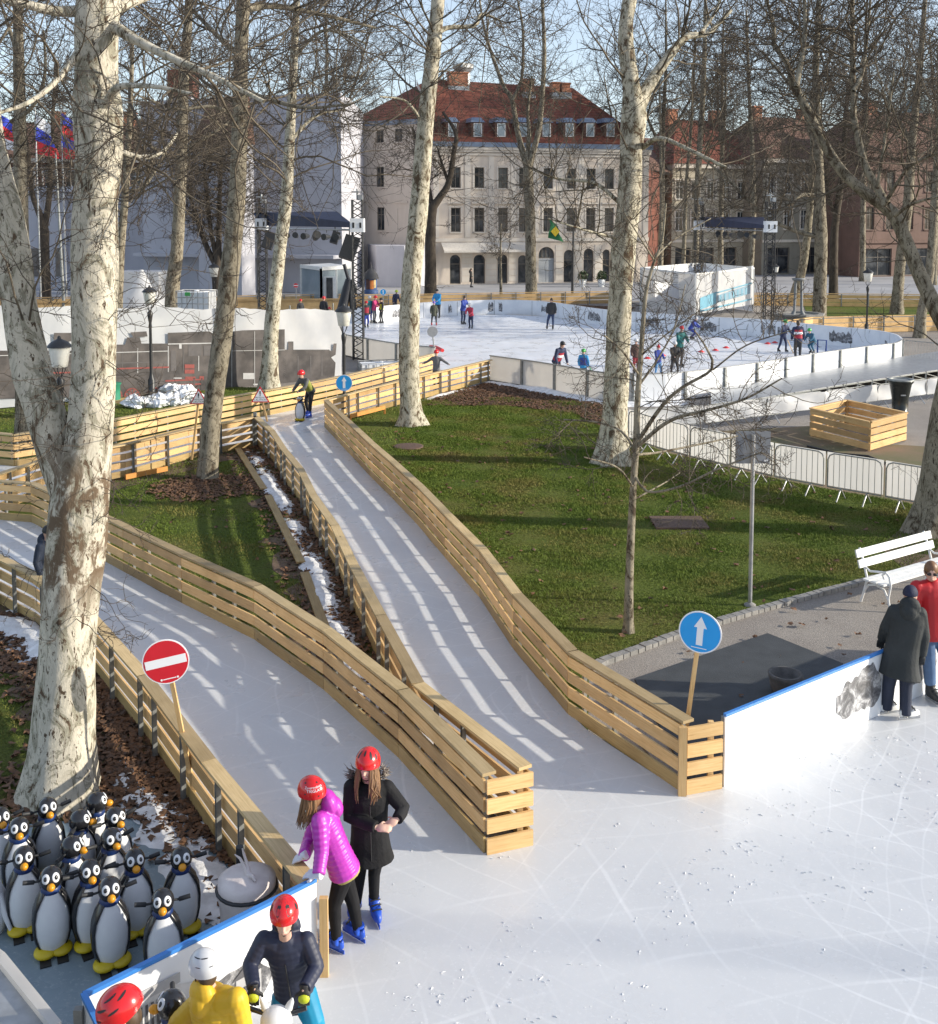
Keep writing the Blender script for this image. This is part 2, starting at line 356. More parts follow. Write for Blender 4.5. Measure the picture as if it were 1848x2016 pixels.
def ice_mat(name, base, tintc, scr=.26):
    m, t, b = _mat(name); v = coords(t, 'Object')
    b.inputs['Roughness'].default_value = .32; b.inputs['Specular IOR Level'].default_value = .35
    b.inputs['Subsurface Weight'].default_value = .55; b.inputs['Subsurface Radius'].default_value = (.05, .055, .06); b.inputs['Subsurface Scale'].default_value = 1.0
    c = ramp(t, noise(t, v, .45, 6, .6), [(.3, base), (.7, tintc)])
    # skate scratches: thin lines of distorted wave bands in two directions, and scuffed frost
    for k, (rz, sc) in enumerate(((.5, .9), (2.2, .75), (1.3, .5), (2.9, .62))):
        mp = node(t, 'ShaderNodeMapping', Rotation=(0, 0, rz)); t.links.new(v, mp.inputs[0])
        wv = node(t, 'ShaderNodeTexWave', Scale=sc, Distortion=9.0, Detail=2.0); wv.inputs['Detail Scale'].default_value = .35; t.links.new(mp.outputs[0], wv.inputs['Vector'])
        msk = ramp(t, noise(t, v, .28+.1*k, 3), [(.44, (0, 0, 0)), (.66, (1, 1, 1))])
        ln = ramp(t, wv.outputs['Fac'], [(.985, (0, 0, 0)), (.999, (1, 1, 1))])
        c = mixc(t, mul(t, mul(t, ln, msk), scr), c, (.90, .91, .92))
    fr = ramp(t, noise(t, v, 26, 5, .75), [(.56, (0, 0, 0)), (.70, (1, 1, 1))])
    c = mixc(t, mul(t, mul(t, fr, noise(t, v, .9, 3)), .45), c, (.90, .91, .92))
    t.links.new(c, b.inputs['Base Color'])
    t.links.new(ramp(t, noise(t, v, 1.3, 5), [(.35, (.22, .22, .22)), (.7, (.55, .55, .55))]), b.inputs['Roughness'])
    bump(t, b, noise(t, v, 12, 6, .7), .12, .01); return m
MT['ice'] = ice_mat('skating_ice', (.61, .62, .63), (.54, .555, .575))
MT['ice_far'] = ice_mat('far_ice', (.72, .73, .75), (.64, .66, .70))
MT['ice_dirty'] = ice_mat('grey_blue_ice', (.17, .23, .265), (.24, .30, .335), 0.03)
MT['snow'] = simple('old_snow', (.82, .83, .85), (.60, .60, .60), 5, .7, 0, .6, 22)
def ground_mat():
    m, t, b = _mat('packed_gravel'); b.inputs['Roughness'].default_value = .95; v = coords(t, 'Object')
    c = ramp(t, noise(t, v, .5, 6, .65), [(.3, (.31, .29, .265)), (.7, (.22, .20, .185))])
    g = noise(t, v, 42, 4, .8); c = mixc(t, .75, c, ramp(t, g, [(.36, (.55, .53, .5)), (.62, (1.25, 1.2, 1.15))]), 'MULTIPLY')
    t.links.new(c, b.inputs['Base Color']); bump(t, b, g, .6, .03); return m
MT['gravel'] = ground_mat()
def grass_mat():
    m, t, b = _mat('short_grass'); b.inputs['Roughness'].default_value = .9; b.inputs['Specular IOR Level'].default_value = .15; v = coords(t, 'Object')
    c = ramp(t, noise(t, v, .33, 6, .62), [(.30, (.068, .100, .018)), (.50, (.100, .128, .026)), (.68, (.135, .118, .042))])
    g = noise(t, v, 16, 6, .8); c = mixc(t, .9, c, ramp(t, g, [(.34, (.45, .45, .4)), (.6, (1.3, 1.3, 1.2))]), 'MULTIPLY')
    c = mixc(t, ramp(t, noise(t, v, .5, 4), [(.62, (0, 0, 0)), (.72, (.7, .7, .7))]), c, (.10, .072, .045))
    t.links.new(c, b.inputs['Base Color']); bump(t, b, g, .9, .06); return m
MT['grass'] = grass_mat()
def blade_mat():
    m, t, b = _mat('grass_blades'); b.inputs['Roughness'].default_value = .75; b.inputs['Specular IOR Level'].default_value = .2; v = coords(t, 'Object')
    c = ramp(t, noise(t, v, .55, 6, .7), [(.28, (.08, .135, .02)), (.48, (.125, .17, .028)), (.60, (.19, .175, .05)), (.72, (.21, .16, .07))])
    t.links.new(mixc(t, .6, c, ramp(t, noise(t, v, 9, 3), [(.35, (.6, .65, .55)), (.65, (1.25, 1.2, 1.15))]), 'MULTIPLY'), b.inputs['Base Color']); return m
MT['blade'] = blade_mat()
MT['earth'] = simple('leafy_earth', (.15, .10, .065), (.085, .055, .035), 3, .95, 0, .8, 30)
MT['earth2'] = simple('trodden_earth', (.19, .13, .085), (.12, .115, .05), .9, .95, 0, .6, 26, det=7)
MT['paving'] = simple('pale_paving', (.36, .36, .37), (.28, .28, .29), .25, .85)
def print_mat():
    m, t, b = _mat('faded_photo_print'); b.inputs['Roughness'].default_value = .4; v = coords(t, 'Object')
    c = ramp(t, noise(t, v, 5, 7, .75, .6), [(.38, (.035, .035, .04)), (.5, (.16, .16, .17)), (.62, (.55, .55, .56))])
    t.links.new(c, b.inputs['Base Color']); return m
MT['print'] = print_mat()
def plain(name, c, rough=.7, **k): return simple(name, c, tuple(x*.85 for x in c), k.pop('scale', 7), rough, **k)
# ================================================================== ground, ice, fences
FH = .86
def top(*pts): return [W2(x, y, FH) for x, y in pts]
def bas(*pts): return [W2(x, y, 0) for x, y in pts]
A_base = bas((1347, 1566), (1158, 1442), (1105, 1392), (1060, 1340), (1020, 1292), (965, 1204), (908, 1133), (850, 1069), (813, 1022), (772, 981), (725, 934), (688, 893), (665, 869), (640, 842))
B_top = top((648, 776), (690, 772), (784, 749), (880, 727), (965, 707))
E_top = top((507, 818), (529, 832), (566, 886), (603, 930), (623, 974), (654, 1011), (691, 1086), (725, 1150), (759, 1211), (786, 1259), (820, 1320), (840, 1357), (893, 1399), (960, 1446), (1044, 1505))
F_base = bas((955, 1684), (863, 1567), (770, 1480), (690, 1403), (617, 1343), (566, 1303), (500, 1260), (434, 1224), (318, 1169), (200, 1102), (80, 1038), (0, 1006))
D_top = top((503, 819), (394, 837), (239, 874), (110, 900))
tip = top((40, 908), (-20, 928), (-45, 944))
G_top = top((-60, 1062), (0, 1087), (80, 1132), (184, 1206), (281, 1312), (368, 1430), (434, 1508), (492, 1577), (536, 1624), (569, 1672), (622, 1731))
C_top = top((855, 696), (784, 714), (674, 740), (503, 772), (365, 797), (219, 828), (27, 855))
C_left = top((27, 855), (-90, 845))
H1 = [G_top[-1], W2(165, 1959, FH)]
H2 = [A_base[0], W2(1425, 1553), W2(1730, 1413), W2(1990, 1290)]
def sheet(name, pts, z, mat, kind='structure', res=None):
    mb = MB(); mb.add([(p[0], p[1], z) for p in pts], [tuple(range(len(pts)))]); o = mb.build(name, mat, kind=kind)
    return o
g = MB(); g.add([(-700, -60, -.02), (700, -60, -.02), (700, 1500, -.02), (-700, 1500, -.02)], [(0, 1, 2, 3)]); g.build('ground', MT['gravel'], kind='structure')
sheet('plaza', [W2(-900, 596), W2(2700, 590), (300, 320), (-300, 320)], -.008, MT['paving'])
CURB = bas((1160, 1322), (1185, 1306), (1330, 1252), (1500, 1200), (1700, 1146), (1770, 1128))
LAWN = [W2(-900, 748), W2(40, 756), W2(680, 765), W2(860, 770), W2(960, 757), W2(1190, 800), W2(1245, 866), W2(1316, 892), W2(1550, 948), W2(1794, 992), W2(1880, 1060)] + [CURB[5], CURB[4], CURB[3], CURB[2], CURB[1], CURB[0]] + [W2(1158, 1442), W2(700, 1560), W2(500, 2100), W2(-1200, 2100)]
sheet('lawn', LAWN, .0, MT['grass'])
sheet('lawn', [W2(1590, 622), W2(1990, 622), W2(2060, 592), W2(1580, 590)], .0, MT['grass'])
sheet('bare_earth', [W2(1240, 868), W2(1390, 850), W2(1600, 838), W2(1640, 868), W2(1850, 880), W2(1990, 930), W2(1990, 1040), W2(1805, 1000), W2(1550, 950), W2(1316, 893)], -.004, MT['earth2'])
sheet('bare_earth', [W2(1730, 1075), W2(1790, 1030), W2(1990, 1000), W2(1990, 1120), W2(1790, 1130)], .004, MT['earth'])
sheet('bare_earth', [W2(850, 792), W2(958, 752), W2(1195, 795), W2(1240, 860), W2(1140, 806), W2(1000, 783)], .004, MT['earth'])
# strips of earth along the fence feet
E_b = [(p[0], p[1]) for p in E_top]
def offset(p, d):
    out = []
    for k in range(len(p)):
        a = Vector(p[max(k-1, 0)]); b = Vector(p[min(k+1, len(p)-1)]); t = (b-a).normalized(); out.append((p[k][0]-t.y*d, p[k][1]+t.x*d))
    return out
def strip(name, path, d0, d1, z, mat, wob=.15):
    P = catmull(path, .4); a = offset(P, d0); b = offset(P, d1); vs = []; fs = []
    for k in range(len(P)):
        r = random.uniform(-wob, wob); vs += [(a[k][0], a[k][1], z), (b[k][0]+r, b[k][1]+r*.5, z)]
        if k: fs.append((2*k-2, 2*k-1, 2*k+1, 2*k))
    mb = MB(); mb.add(vs, fs); return mb.build(name, mat, kind='structure')
strip('earth_strip', E_b[:12], 0, -.9, .006, MT['earth'], .3)
strip('earth_strip', G_top, 0, -1.0, .006, MT['earth'], .3)
strip('earth_strip', D_top, 0, .9, .007, MT['earth'], .2)
# ice
ICE = [W2(150, 2210)]+G_top[::-1]+[W2(-700, 1130), W2(-700, 1030), tip[2]]+F_base[::-1]+E_b[::-1]+D_top+tip[:2]+[W2(-700, 1000), W2(-700, 925)]+C_left[::-1]+C_top[::-1][1:]+[W2(858, 722), W2(962, 752)]+B_top[::-1]+A_base[::-1]+[tuple(p) for p in H2[1:]]+[W2(2600, 1500), W2(2600, 2600), W2(150, 2600)]
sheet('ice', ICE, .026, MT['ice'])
RINK_IN = bas((690, 745), (690, 690), (676, 640)) 
back_base = bas((676, 632), (700, 638), (760, 634), (838, 626), (910, 622), (991, 620), (1075, 624), (1194, 643), (1300, 652), (1400, 660), (1505, 666), (1625, 680), (1711, 689), (1745, 695), (1766, 702), (1775, 711))
near_base = bas((1775, 711), (1762, 720), (1700, 729), (1591, 747), (1501, 764), (1420, 778), (1367, 785), (1310, 790), (1247, 792), (1190, 789), (1065, 765), (965, 749))
left_base = bas((680, 700), (735, 712), (790, 722), (858, 730))
RINK = back_base+near_base[1:]+[W2(858, 728)]+left_base[::-1]
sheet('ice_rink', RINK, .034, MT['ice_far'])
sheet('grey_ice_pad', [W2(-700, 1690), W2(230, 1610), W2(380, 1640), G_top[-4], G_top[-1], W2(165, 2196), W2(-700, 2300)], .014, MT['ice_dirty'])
sheet('mat_floor', [W2(1190, 1380), W2(1245, 1352), W2(1510, 1252), W2(1640, 1302), W2(1700, 1392), W2(1425, 1553), W2(1347, 1566)], .0, MT['gravel'])
# ------------------------------------------------------------------ wooden fences
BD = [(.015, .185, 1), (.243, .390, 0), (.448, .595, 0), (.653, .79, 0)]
def fence(label, path, side, smooth=True, zf=None, pitch=1.15, capside=None, group='slatted pine fences along the ice lanes', ln=2.3, lit=None):
    P = catmull(path, .3) if smooth else densify(path, .5)
    ar = arclen(P); n = max(1, round(ar[-1]/ln)); P = [path_at(P, ar, ar[-1]*k/n)[0] for k in range(n+1)]   # straight panels butted end to end
    ar = arclen(P); c = path_at(P, ar, ar[-1]/2)[0]
    root = empty('wooden_fence', (c[0], c[1], 0), 0, label, 'fence', group); s = side
    for k in range(n):
        a, b = ar[k], ar[k+1]; sp = subpath(P, ar, a+.006, b-.006); mb = MB()
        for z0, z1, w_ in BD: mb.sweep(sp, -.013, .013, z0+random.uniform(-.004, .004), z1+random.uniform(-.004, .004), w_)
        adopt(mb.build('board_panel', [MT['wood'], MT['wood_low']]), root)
    mb = MB()
    for k in range(n): mb.sweep(subpath(P, ar, ar[k]+.003-.02*(k % 2), ar[k+1]-.003+.0*(k % 2)), min(-.025*s, .13*s), max(-.025*s, .13*s), .822, .856, 0)
    adopt(mb.build('cap_rail', MT['wood_cap']), root)
    t = .12; q = 0
    while t < ar[-1]-.05:
        (x, y), d = path_at(P, ar, t); nrm = Vector((-d.y, d.x))*s; mb = MB(); M = Matrix(((d.x, -d.y, 0), (d.y, d.x, 0), (0, 0, 1)))
        px, py = x+nrm.x*.045, y+nrm.y*.045
        mb.box((px, py, .41), (.036, .012, .822), 0, M)
        for e in (-.019, .019): mb.box((px+d.x*e+nrm.x*.022, py+d.y*e+nrm.y*.022, .41), (.006, .05, .82), 0, M)
        adopt(mb.build('post', MT['galv']), root); q += 1
        t += pitch*(.55 if q % 3 == 2 else 1)*random.uniform(.92, 1.08)
    return root
fence('long slatted pine fence along the right edge of the ice lane beside the lawn', A_base, -1)
fence('pine fence with outside posts between lawn and upper lane, ending at grey rink panels', [A_base[-1]]+B_top, -1)
fence('sunlit slatted fence along the far side of the upper lane, below the locomotive banner', C_top, -1)
fence('short shaded slatted fence at the left end of the upper lane', C_left, -1)
isl = E_top[::-1]
fence('pine fence with rows of steel posts on the left edge of the straight lane', E_top, -1)
fence('pale pine fence with posts toward the lawn triangle behind the leaning tree', D_top+tip, 1)
fence('slatted pine fence curving along the far side of the lower ice lane', F_base+[tip[2]], -1)
fence('pine fence on the near edge of the lower lane, by the penguin pen', G_top, -1)
def endboards(label, a, b, post=True):
    root = empty('fence_end', (*a, 0), 0, label, 'fence end', None); mb = MB()
    d = (Vector(b)-Vector(a)); L = d.length; d.normalize()
    for z0, z1 in ((.02, .19), (.245, .395), (.45, .60), (.655, .80)):
        mb.beam((*a, (z0+z1)/2), (*b, (z0+z1)/2), .028, z1-z0)
    adopt(mb.build('board_panel', MT['wood']), root)
    n_ = Vector((-d.y, d.x)); mb = MB(); p = Vector(b)+n_*.05-d*.12
    mb.beam((p.x, p.y, .0), (p.x, p.y, .80), .06, .06, (1, 0, 0)); adopt(mb.build('post', MT['wood']), root)
    return root
endboards('sunlit end boards closing the gap between the two lane fences', tuple(Vector(F_base[0])+Vector((.02, -.03))), tuple(Vector(E_b[-1])+Vector((.03, -.03))))
endboards('short run of four pine boards joining the right lane fence to the white rink board', tuple(Vector(A_base[0])+Vector((.02, -.03))), tuple(Vector(H2[1])+Vector((-.03, -.03))))
mb = MB(); x, y = A_base[0]; mb.beam((x-.03, y-.045, 0), (x-.03, y-.045, .81), .05, .09, (1, 0, 0)); mb.build('corner_post', MT['wood'], label='upright corner plank where the right lane fence meets its end boards', cat='post')
x, y = E_top[0]; mb = MB(); mb.beam((x-.05, y-.05, 0), (x-.05, y-.05, .95), .09, .09, (1, 0, 0)); mb.build('corner_post', MT['galv'], label='grey metal corner post where the straight lane fence turns left', cat='post')
# boards lying along the foot of fence E, snow ridges
from mathutils import noise as MN
def ridge(path, d, r, label, zs=.5):
    P = catmull(path, .07); n = len(P); m = 22; vs = []; Qs = [offset(P, d+r*1.5*(2*j/(m-1)-1)) for j in range(m)]
    for k in range(n):
        for j in range(m):
            x, y = Qs[j][k]; u = 2*j/(m-1)-1; a_ = MN.noise((x*.9, y*.9, r*9)); h_ = (1-abs(u)**1.7)*r*zs*(.55+.9*a_)+.10*r*MN.noise((x*4, y*4, 1))+.06*r*MN.noise((x*11, y*11, 2))-.06*r-.12*r*(1-min(1, k/14, (n-1-k)/14))*8*zs
            vs.append((x, y, h_))
    fs = [(k*m+j, k*m+j+1, (k+1)*m+j+1, (k+1)*m+j) for k in range(n-1) for j in range(m-1)]
    mb = MB(); mb.add(vs, fs, 0, None, True); return mb.build('snow', MT['snow'], kind='stuff', label=label)
ridge(E_b[:12], -.40, .20, 'dirty strip of snow along the leafy foot of the straight lane fence')
ridge(E_b[8:11], -.40, .30, 'wider snow patch along the leafy foot of the straight lane fence', zs=.2)
ridge(G_top[4:], -.32, .30, 'melting snow bank along the near fence of the lower lane')
ridge(G_top[:4], -.30, .32, 'melting snow bank along the near fence of the lower lane')
ridge(B_top[2:], -.25, .16, 'strip of snow under the fence by the big rink')
ridge(near_base[6:], .35, .32, 'snow heaped at the foot of the grey rink panels')
P = offset(catmull(E_b[:10], .3), -.62); n = len(P)
for k in range(3):
    mb = MB(); a, b = P[n*k//3], P[n*(k+1)//3-2]; mb.beam((*a, .05), (*b, .05), .16, .04)
    mb.build('plank', MT['wood_low'], label='weathered plank lying on the leaves at the foot of the straight lane fence', cat='plank', group='planks along the fence foot')
mb = MB(); a, b = W2(691, 833), W2(758, 815); mb.beam((*a, .22), (*b, .22), .05, .12); 
for p in (a, b): mb.box((p[0], p[1], .08), (.06, .06, .16))
mb.build('plank', plain('orange_plank', (.62, .27, .06)), label='orange plank on short feet below the fence near the lamp post', cat='plank')
mb = MB(); a, b = W2(248, 947), W2(330, 930); mb.beam((*a, .1), (*b, .1), .05, .12); mb.build('plank', plain('orange_plank', (.62, .27, .06)), label='orange plank lying along the pale fence left of the leaning tree', cat='plank')
# curb of stone setts
root = empty('stone_curb', (*CURB[2], 0), 0, 'row of pale stone setts edging the lawn by the gravel path', 'curb'); cp = densify(CURB, .01); ar = arclen(cp); t = 0; mb = MB()
while t < ar[-1]-.15:
    L = random.uniform(.13, .2); (x, y), d = path_at(cp, ar, t+L/2); M = Matrix(((d.x, -d.y, 0), (d.y, d.x, 0), (0, 0, 1)))
    mb.box((x, y, .005+random.uniform(-.008, .010)), (L-.02, .14, .09), 0, M); t += L
adopt(mb.build('setts', MT['stone']), root)
# rubber mat
mb = MB(); q = [W2(1250, 1342), W2(1512, 1252), W2(1660, 1312), W2(1420, 1545), W2(1355, 1540)]
mb.prism([(p[0], p[1], .012) for p in q], (0, 0, .035)); mb.build('rubber_mat', MT['rubber'], label='dark grey rubber mat on the gravel behind the right rink board', cat='mat')
for k in range(3):
    a = W(1340+75*k, 1312-27*k); b = W(1440+70*k, 1400-40*k); mb = MB()
# manhole covers
for (x, y, r1, lb) in ((1337, 1031, .55, 'rusty square drain cover set in the lawn beyond the young tree'), (805, 880, .42, 'brown round manhole cover in the lawn beside the right lane fence')):
    mb = MB(); c = W(x, y); mb.box((c.x, c.y, .02), (r1*2, r1*1.6, .05)) if x > 1000 else mb.lathe([(r1, 0), (r1, .03), (r1*.9, .035), (.01, .035)], c, 20)
    mb.build('manhole_cover', simple('rusty_iron', (.16, .10, .07), (.09, .06, .05), 20, .8, .3, .5, 40), label=lb, cat='cover')
# ------------------------------------------------------------------ white rink boards in front
def rink_board(label, a, b, prints, h=FH, cap=True, mat='boards_w', face=1):
    root = empty('rink_board', (*a, 0), 0, label, 'rink board'); d = (Vector(b)-Vector(a)); L = d.length; d.normalize(); n_ = Vector((d.y, -d.x))*face
    mb = MB(); mb.beam((*a, h/2-.01), (*b, h/2-.01), .024, h-.03); adopt(mb.build('panel', MT[mat]), root)
    if cap: mb = MB(); mb.beam((*a, h), (*b, h), .042, .03); adopt(mb.build('cap', MT['blue_cap']), root)
    for k in range(int(L/1.6)+1):
        p = Vector(a)+d*min(L-.05, k*1.6+.05)-n_*.05; mb = MB(); mb.beam((p.x, p.y, 0), (p.x, p.y, h-.05), .05, .06, (1, 0, 0)); adopt(mb.build('post', MT['galv']), root)
    for (u0, u1, z0, z1) in prints:
        mb = MB(); N = 60; up = []; lo = []; nz = lambda q, a: .5+.5*MN.noise((q*2.2, u0*7+a, 0))+.35*MN.noise((q*9, u0*3+a, 1))
        for k in range(N+1):
            u = u0+(u1-u0)*k/N; e = min(k, N-k)/N
            up.append((u, z1-(z1-z0)*(max(0, nz(u, 0))*.30+max(0, .20-e)*1.7))); lo.append((u, z0+(z1-z0)*(max(0, nz(u, 5))*.22+max(0, .14-e)*1.5)))
        f = lambda u, z: (a[0]+d.x*u+n_.x*.016, a[1]+d.y*u+n_.y*.016, z)
        vs = [f(*q) for q in lo]+[f(*q) for q in up]; mb.add(vs, [(k, k+1, N+2+k, N+1+k) for k in range(N)]); adopt(mb.build('photo_print', MT['print']), root)
    return root, d, n_
r, d, n_ = rink_board('white rink board with blue cap and a torn grey print, right of the lane mouth', H2[1], H2[3], [(2.05, 3.0, .12, .8), (3.6, 4.3, .2, .75)])
a = H1[0]; b = H1[1]
r, d, n_ = rink_board('blue capped white rink board with old town picture before the penguin pen', a, b, [(.45, 1.1, .08, .5)], face=-1)
L = (Vector(b)-Vector(a)).length; grey = plain('print_grey', (.45, .45, .46)); dark = plain('print_dark', (.10, .10, .11)); lg = plain('print_pale', (.66, .66, .67))
f = lambda u, z, o=.016: (a[0]+d.x*u+n_.x*o, a[1]+d.y*u+n_.y*o, z)
mb = MB()
def rect(u0, u1, z0, z1, m, o): mb.poly([f(u0, z0, o), f(u1, z0, o), f(u1, z1, o), f(u0, z1, o)], m)
mb.poly([f(.9, .2), f(1.25, .1), f(1.4, .62), f(1.0, .5)], 2)
mb.poly([f(u, z) for u, z in ((1.5, .04), (1.95, .04), (2.02, .25), (1.95, .5), (1.8, .62), (1.72, .42), (1.6, .3))], 0)
rect(1.28, 1.62, .1, .66, 2, .020); rect(1.26, 1.64, .60, .68, 0, .024)
for q in range(7): rect(1.30+q*.045, 1.322+q*.045, .36, .56, 1, .028); rect(1.30+q*.045, 1.322+q*.045, .12, .30, 1, .028)
rect(.55, .78, .1, .36, 0, .020); mb.poly([f(.52, .36, .024), f(.82, .36, .024), f(.67, .47, .024)], 1)
for q in range(4): rect(.57+q*.055, .60+q*.055, .16, .28, 1, .028)
adopt(mb.build('town_picture', [grey, dark, lg]), r)
c = b; e = W2(205, 2040, FH); rink_board('short end of white rink board turning toward the viewer, bottom left', c, e, [], face=-1, h=FH+.005)
mb = MB(); p = G_top[-1]; mb.beam((p[0]+.07, p[1]-.03, 0), (p[0]+.07, p[1]-.03, .72), .05, .07, (1, 0, 0)); mb.build('corner_post', MT['wood'], label='pine upright at the right end of the penguin pen board', cat='post')
# grey metal deck at bottom left corner
mb = MB(); q = [V(-160, 1840, 8.2), V(0, 1890, 8.0), V(112, 2030, 7.4), V(-60, 2200, 6.6), V(-300, 2100, 7.0)]
q = [W(-120, 1800, 1.0), W(2, 1893, 1.0), W(112, 2030, 1.0), W(0, 2300, 1.0), W(-300, 2200, 1.0)]
root = empty('metal_deck', q[1], 0, 'grey metal stair deck with a pale edge in the lower left corner', 'deck')
mb.prism(q, (0, 0, -.06)); adopt(mb.build('deck', MT['steel_l']), root)
mb = MB(); mb.beam(q[1]+Vector((0, 0, .02)), q[2]+Vector((0, 0, .02)), .07, .06); mb.beam(q[0]+Vector((0, 0, .02)), q[1]+Vector((0, 0, .02)), .07, .06); adopt(mb.build('edge_rail', MT['boards_g']), root)
for k in range(2):
    mb = MB(); p = q[1].lerp(q[2], .2+.7*k); mb.beam((p.x-.1, p.y-.05, 0), (p.x-.1, p.y-.05, .95), .06, .06, (1, 0, 0)); adopt(mb.build('leg', MT['galv']), root)
# ------------------------------------------------------------------ the big rink: dasher boards
def dasher(label, path, h, mat, inner, panel=2.0, prints=(), z0=.03, capm='w', zf=None, cap=True):
    P = catmull(path, .6); ar = arclen(P); n = max(1, round(ar[-1]/panel)); c = path_at(P, ar, ar[-1]/2)[0]
    root = empty('rink_wall', (*c, 0), 0, label, 'rink boards'); s = inner
    for k in range(n):
        mb = MB(); mb.sweep(subpath(P, ar, ar[-1]*k/n+.02, ar[-1]*(k+1)/n-.02), -.02, .02, z0, h); adopt(mb.build('panel', MT[mat]), root)
        (x, y), d = path_at(P, ar, ar[-1]*k/n); nr = Vector((-d.y, d.x))*-s; mb = MB(); mb.beam((x+nr.x*.05, y+nr.y*.05, 0), (x+nr.x*.05, y+nr.y*.05, h+.02), .09, .09, (d.x, d.y, 0)); adopt(mb.build('post', MT['galv']), root)
    if cap: mb = MB(); mb.sweep(P, -.035, .035, h, h+.035); adopt(mb.build('cap', MT['boards_w'] if capm == 'w' else MT[capm]), root)
    for (px0, px1, zz0, zz1) in prints:
        mb = MB(); N = 14; pts = []
        for k in range(N+1):
            px = px0+(px1-px0)*k/N; best = min(range(len(P)), key=lambda i: abs(CX+FPX*P[i][0]/max(P[i][1], 1)-px)); (x, y), d = P[best], path_at(P, ar, ar[best])[1]
            d = Vector((d.x, d.y)); nr = Vector((-d.y, d.x))*s; xx = (px-CX)/FPX*y; pts.append((xx+nr.x*.03, y+d.y/d.x*(xx-x)+nr.y*.03))
        vs = [(p[0], p[1], zz0+random.uniform(0, .12)) for p in pts]+[(p[0], p[1], zz1-random.uniform(0, .25)-(.2 if k in (0, N) else 0)) for k, p in enumerate(pts)]
        mb.add(vs, [(k, k+1, N+2+k, N+1+k) for k in range(N)]); adopt(mb.build('photo_print', MT['print']), root)
    return root
dasher('curved white boards along the far side of the big rink, with small grey pictures', back_base, .98, 'boards_w', -1, 2.6, [(772, 806, .2, .8), (876, 890, .2, .85), (957, 990, .2, .9), (1068, 1080, .3, .85), (1160, 1184, .2, .85), (1265, 1300, .2, .85), (1382, 1412, .15, .8), (1503, 1545, .2, .9), (1640, 1682, .2, .85), (1752, 1762, .2, .7)])
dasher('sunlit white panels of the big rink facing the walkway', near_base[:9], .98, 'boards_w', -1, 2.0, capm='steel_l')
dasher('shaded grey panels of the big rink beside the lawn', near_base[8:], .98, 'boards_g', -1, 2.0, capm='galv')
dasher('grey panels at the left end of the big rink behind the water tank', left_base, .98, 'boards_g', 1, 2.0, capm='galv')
# walkway along the sunlit boards
dk = bas((1776, 718), (1591, 753), (1501, 770), (1400, 786)); de = [W2(1848+140, 716, .35), W2(1848, 728, .35), W2(1660, 757, .35), W2(1495, 784, .35), W2(1400, 800, .35)]
root = empty('walkway', (*de[2], 0), 0, 'raised grey metal walkway with trestle edge beside the sunlit rink panels', 'walkway')
mb = MB(); mb.prism([(p[0], p[1], .30) for p in [W2(1848+140, 685)]+dk+de[::-1]], (0, 0, .06)); adopt(mb.build('deck', MT['steel_l']), root)
mb = MB(); P = densify(de, .9)
for k in range(len(P)-1):
    a, b = P[k], P[k+1]
    for z in (.02, .32): mb.beam((*a, z), (*b, z), .05, .05)
    mb.beam((*a, .0), (*a, .36), .06, .06, (1, 0, 0)); mb.beam((*a, .05), (*b, .28), .03, .03)
adopt(mb.build('trestle', MT['galv']), root)
# ------------------------------------------------------------------ crowd barriers
def barrier(label, a, b, group, covered, cover_mat='tarp', feet=True, h=1.05):
    a = Vector((*a, 0)); b = Vector((*b, 0)); d = (b-a); L = d.length; d.normalize(); n_ = Vector((d.y, -d.x, 0))
    root = empty('crowd_barrier', a, 0, label, 'barrier', group); mb = MB(); r = .12
    f = lambda u, z: a+d*u+Vector((0, 0, z))
    pts = [f(.03, .27), f(.03, h-.15), f(.07, h-.05), f(.17, h), f(L-.17, h), f(L-.07, h-.05), f(L-.03, h-.15), f(L-.03, .27), f(.03, .27)]
    mb.tube(pts, .015, 6); adopt(mb.build('frame', MT['galv']), root)
    if not covered == 'front':
        mb = MB(); k = .17
        while k < L-.1: mb.tube([f(k, .27), f(k, h)], .007, 4, cap=False); k += .135
        adopt(mb.build('bars', MT['galv']), root)
    for u in ((.35, L-.35) if feet else ()):
        mb = MB(); c = f(u, .25); mb.tube([c-n_*.24-Vector((0, 0, .25)), c+Vector((0, 0, .02)), c+n_*.24-Vector((0, 0, .25))], .019, 6); adopt(mb.build('foot', MT['steel_l']), root)
    if covered:
        o = .03 if covered == 'front' else -.03; N = max(4, int(L/.16)); vs = []; fs = []; M_ = 7
        for k in range(N+1):
            for j in range(M_):
                u = L*k/N; z = .29+(h-.27)*j/(M_-1); w_ = .03*math.sin(u*3.1+j*.7+a.x)+.02*math.sin(u*7.3+a.y) if covered == 'front' else .006*math.sin(u*5)
                vs.append(f(u, z-(.04*abs(math.sin(u*1.7+a.x)) if covered == 'front' and j == M_-1 else 0))+n_*(o+w_))
        fs = [(k*M_+j, (k+1)*M_+j, (k+1)*M_+j+1, k*M_+j+1) for k in range(N) for j in range(M_-1)]
        mb = MB(); mb.add(vs, fs, 0, None, True); adopt(mb.build('banner', MT[cover_mat]), root)
    return root
def barrier_run(path, labels, group, covered, h=1.05):
    P = densify(path, .05); ar = arclen(P); n = len(labels)
    for k in range(n):
        a = path_at(P, ar, ar[-1]*k/n+.02)[0]; b = path_at(P, ar, ar[-1]*(k+1)/n-.02)[0]; barrier(labels[k], a, b, group, covered, h=h)
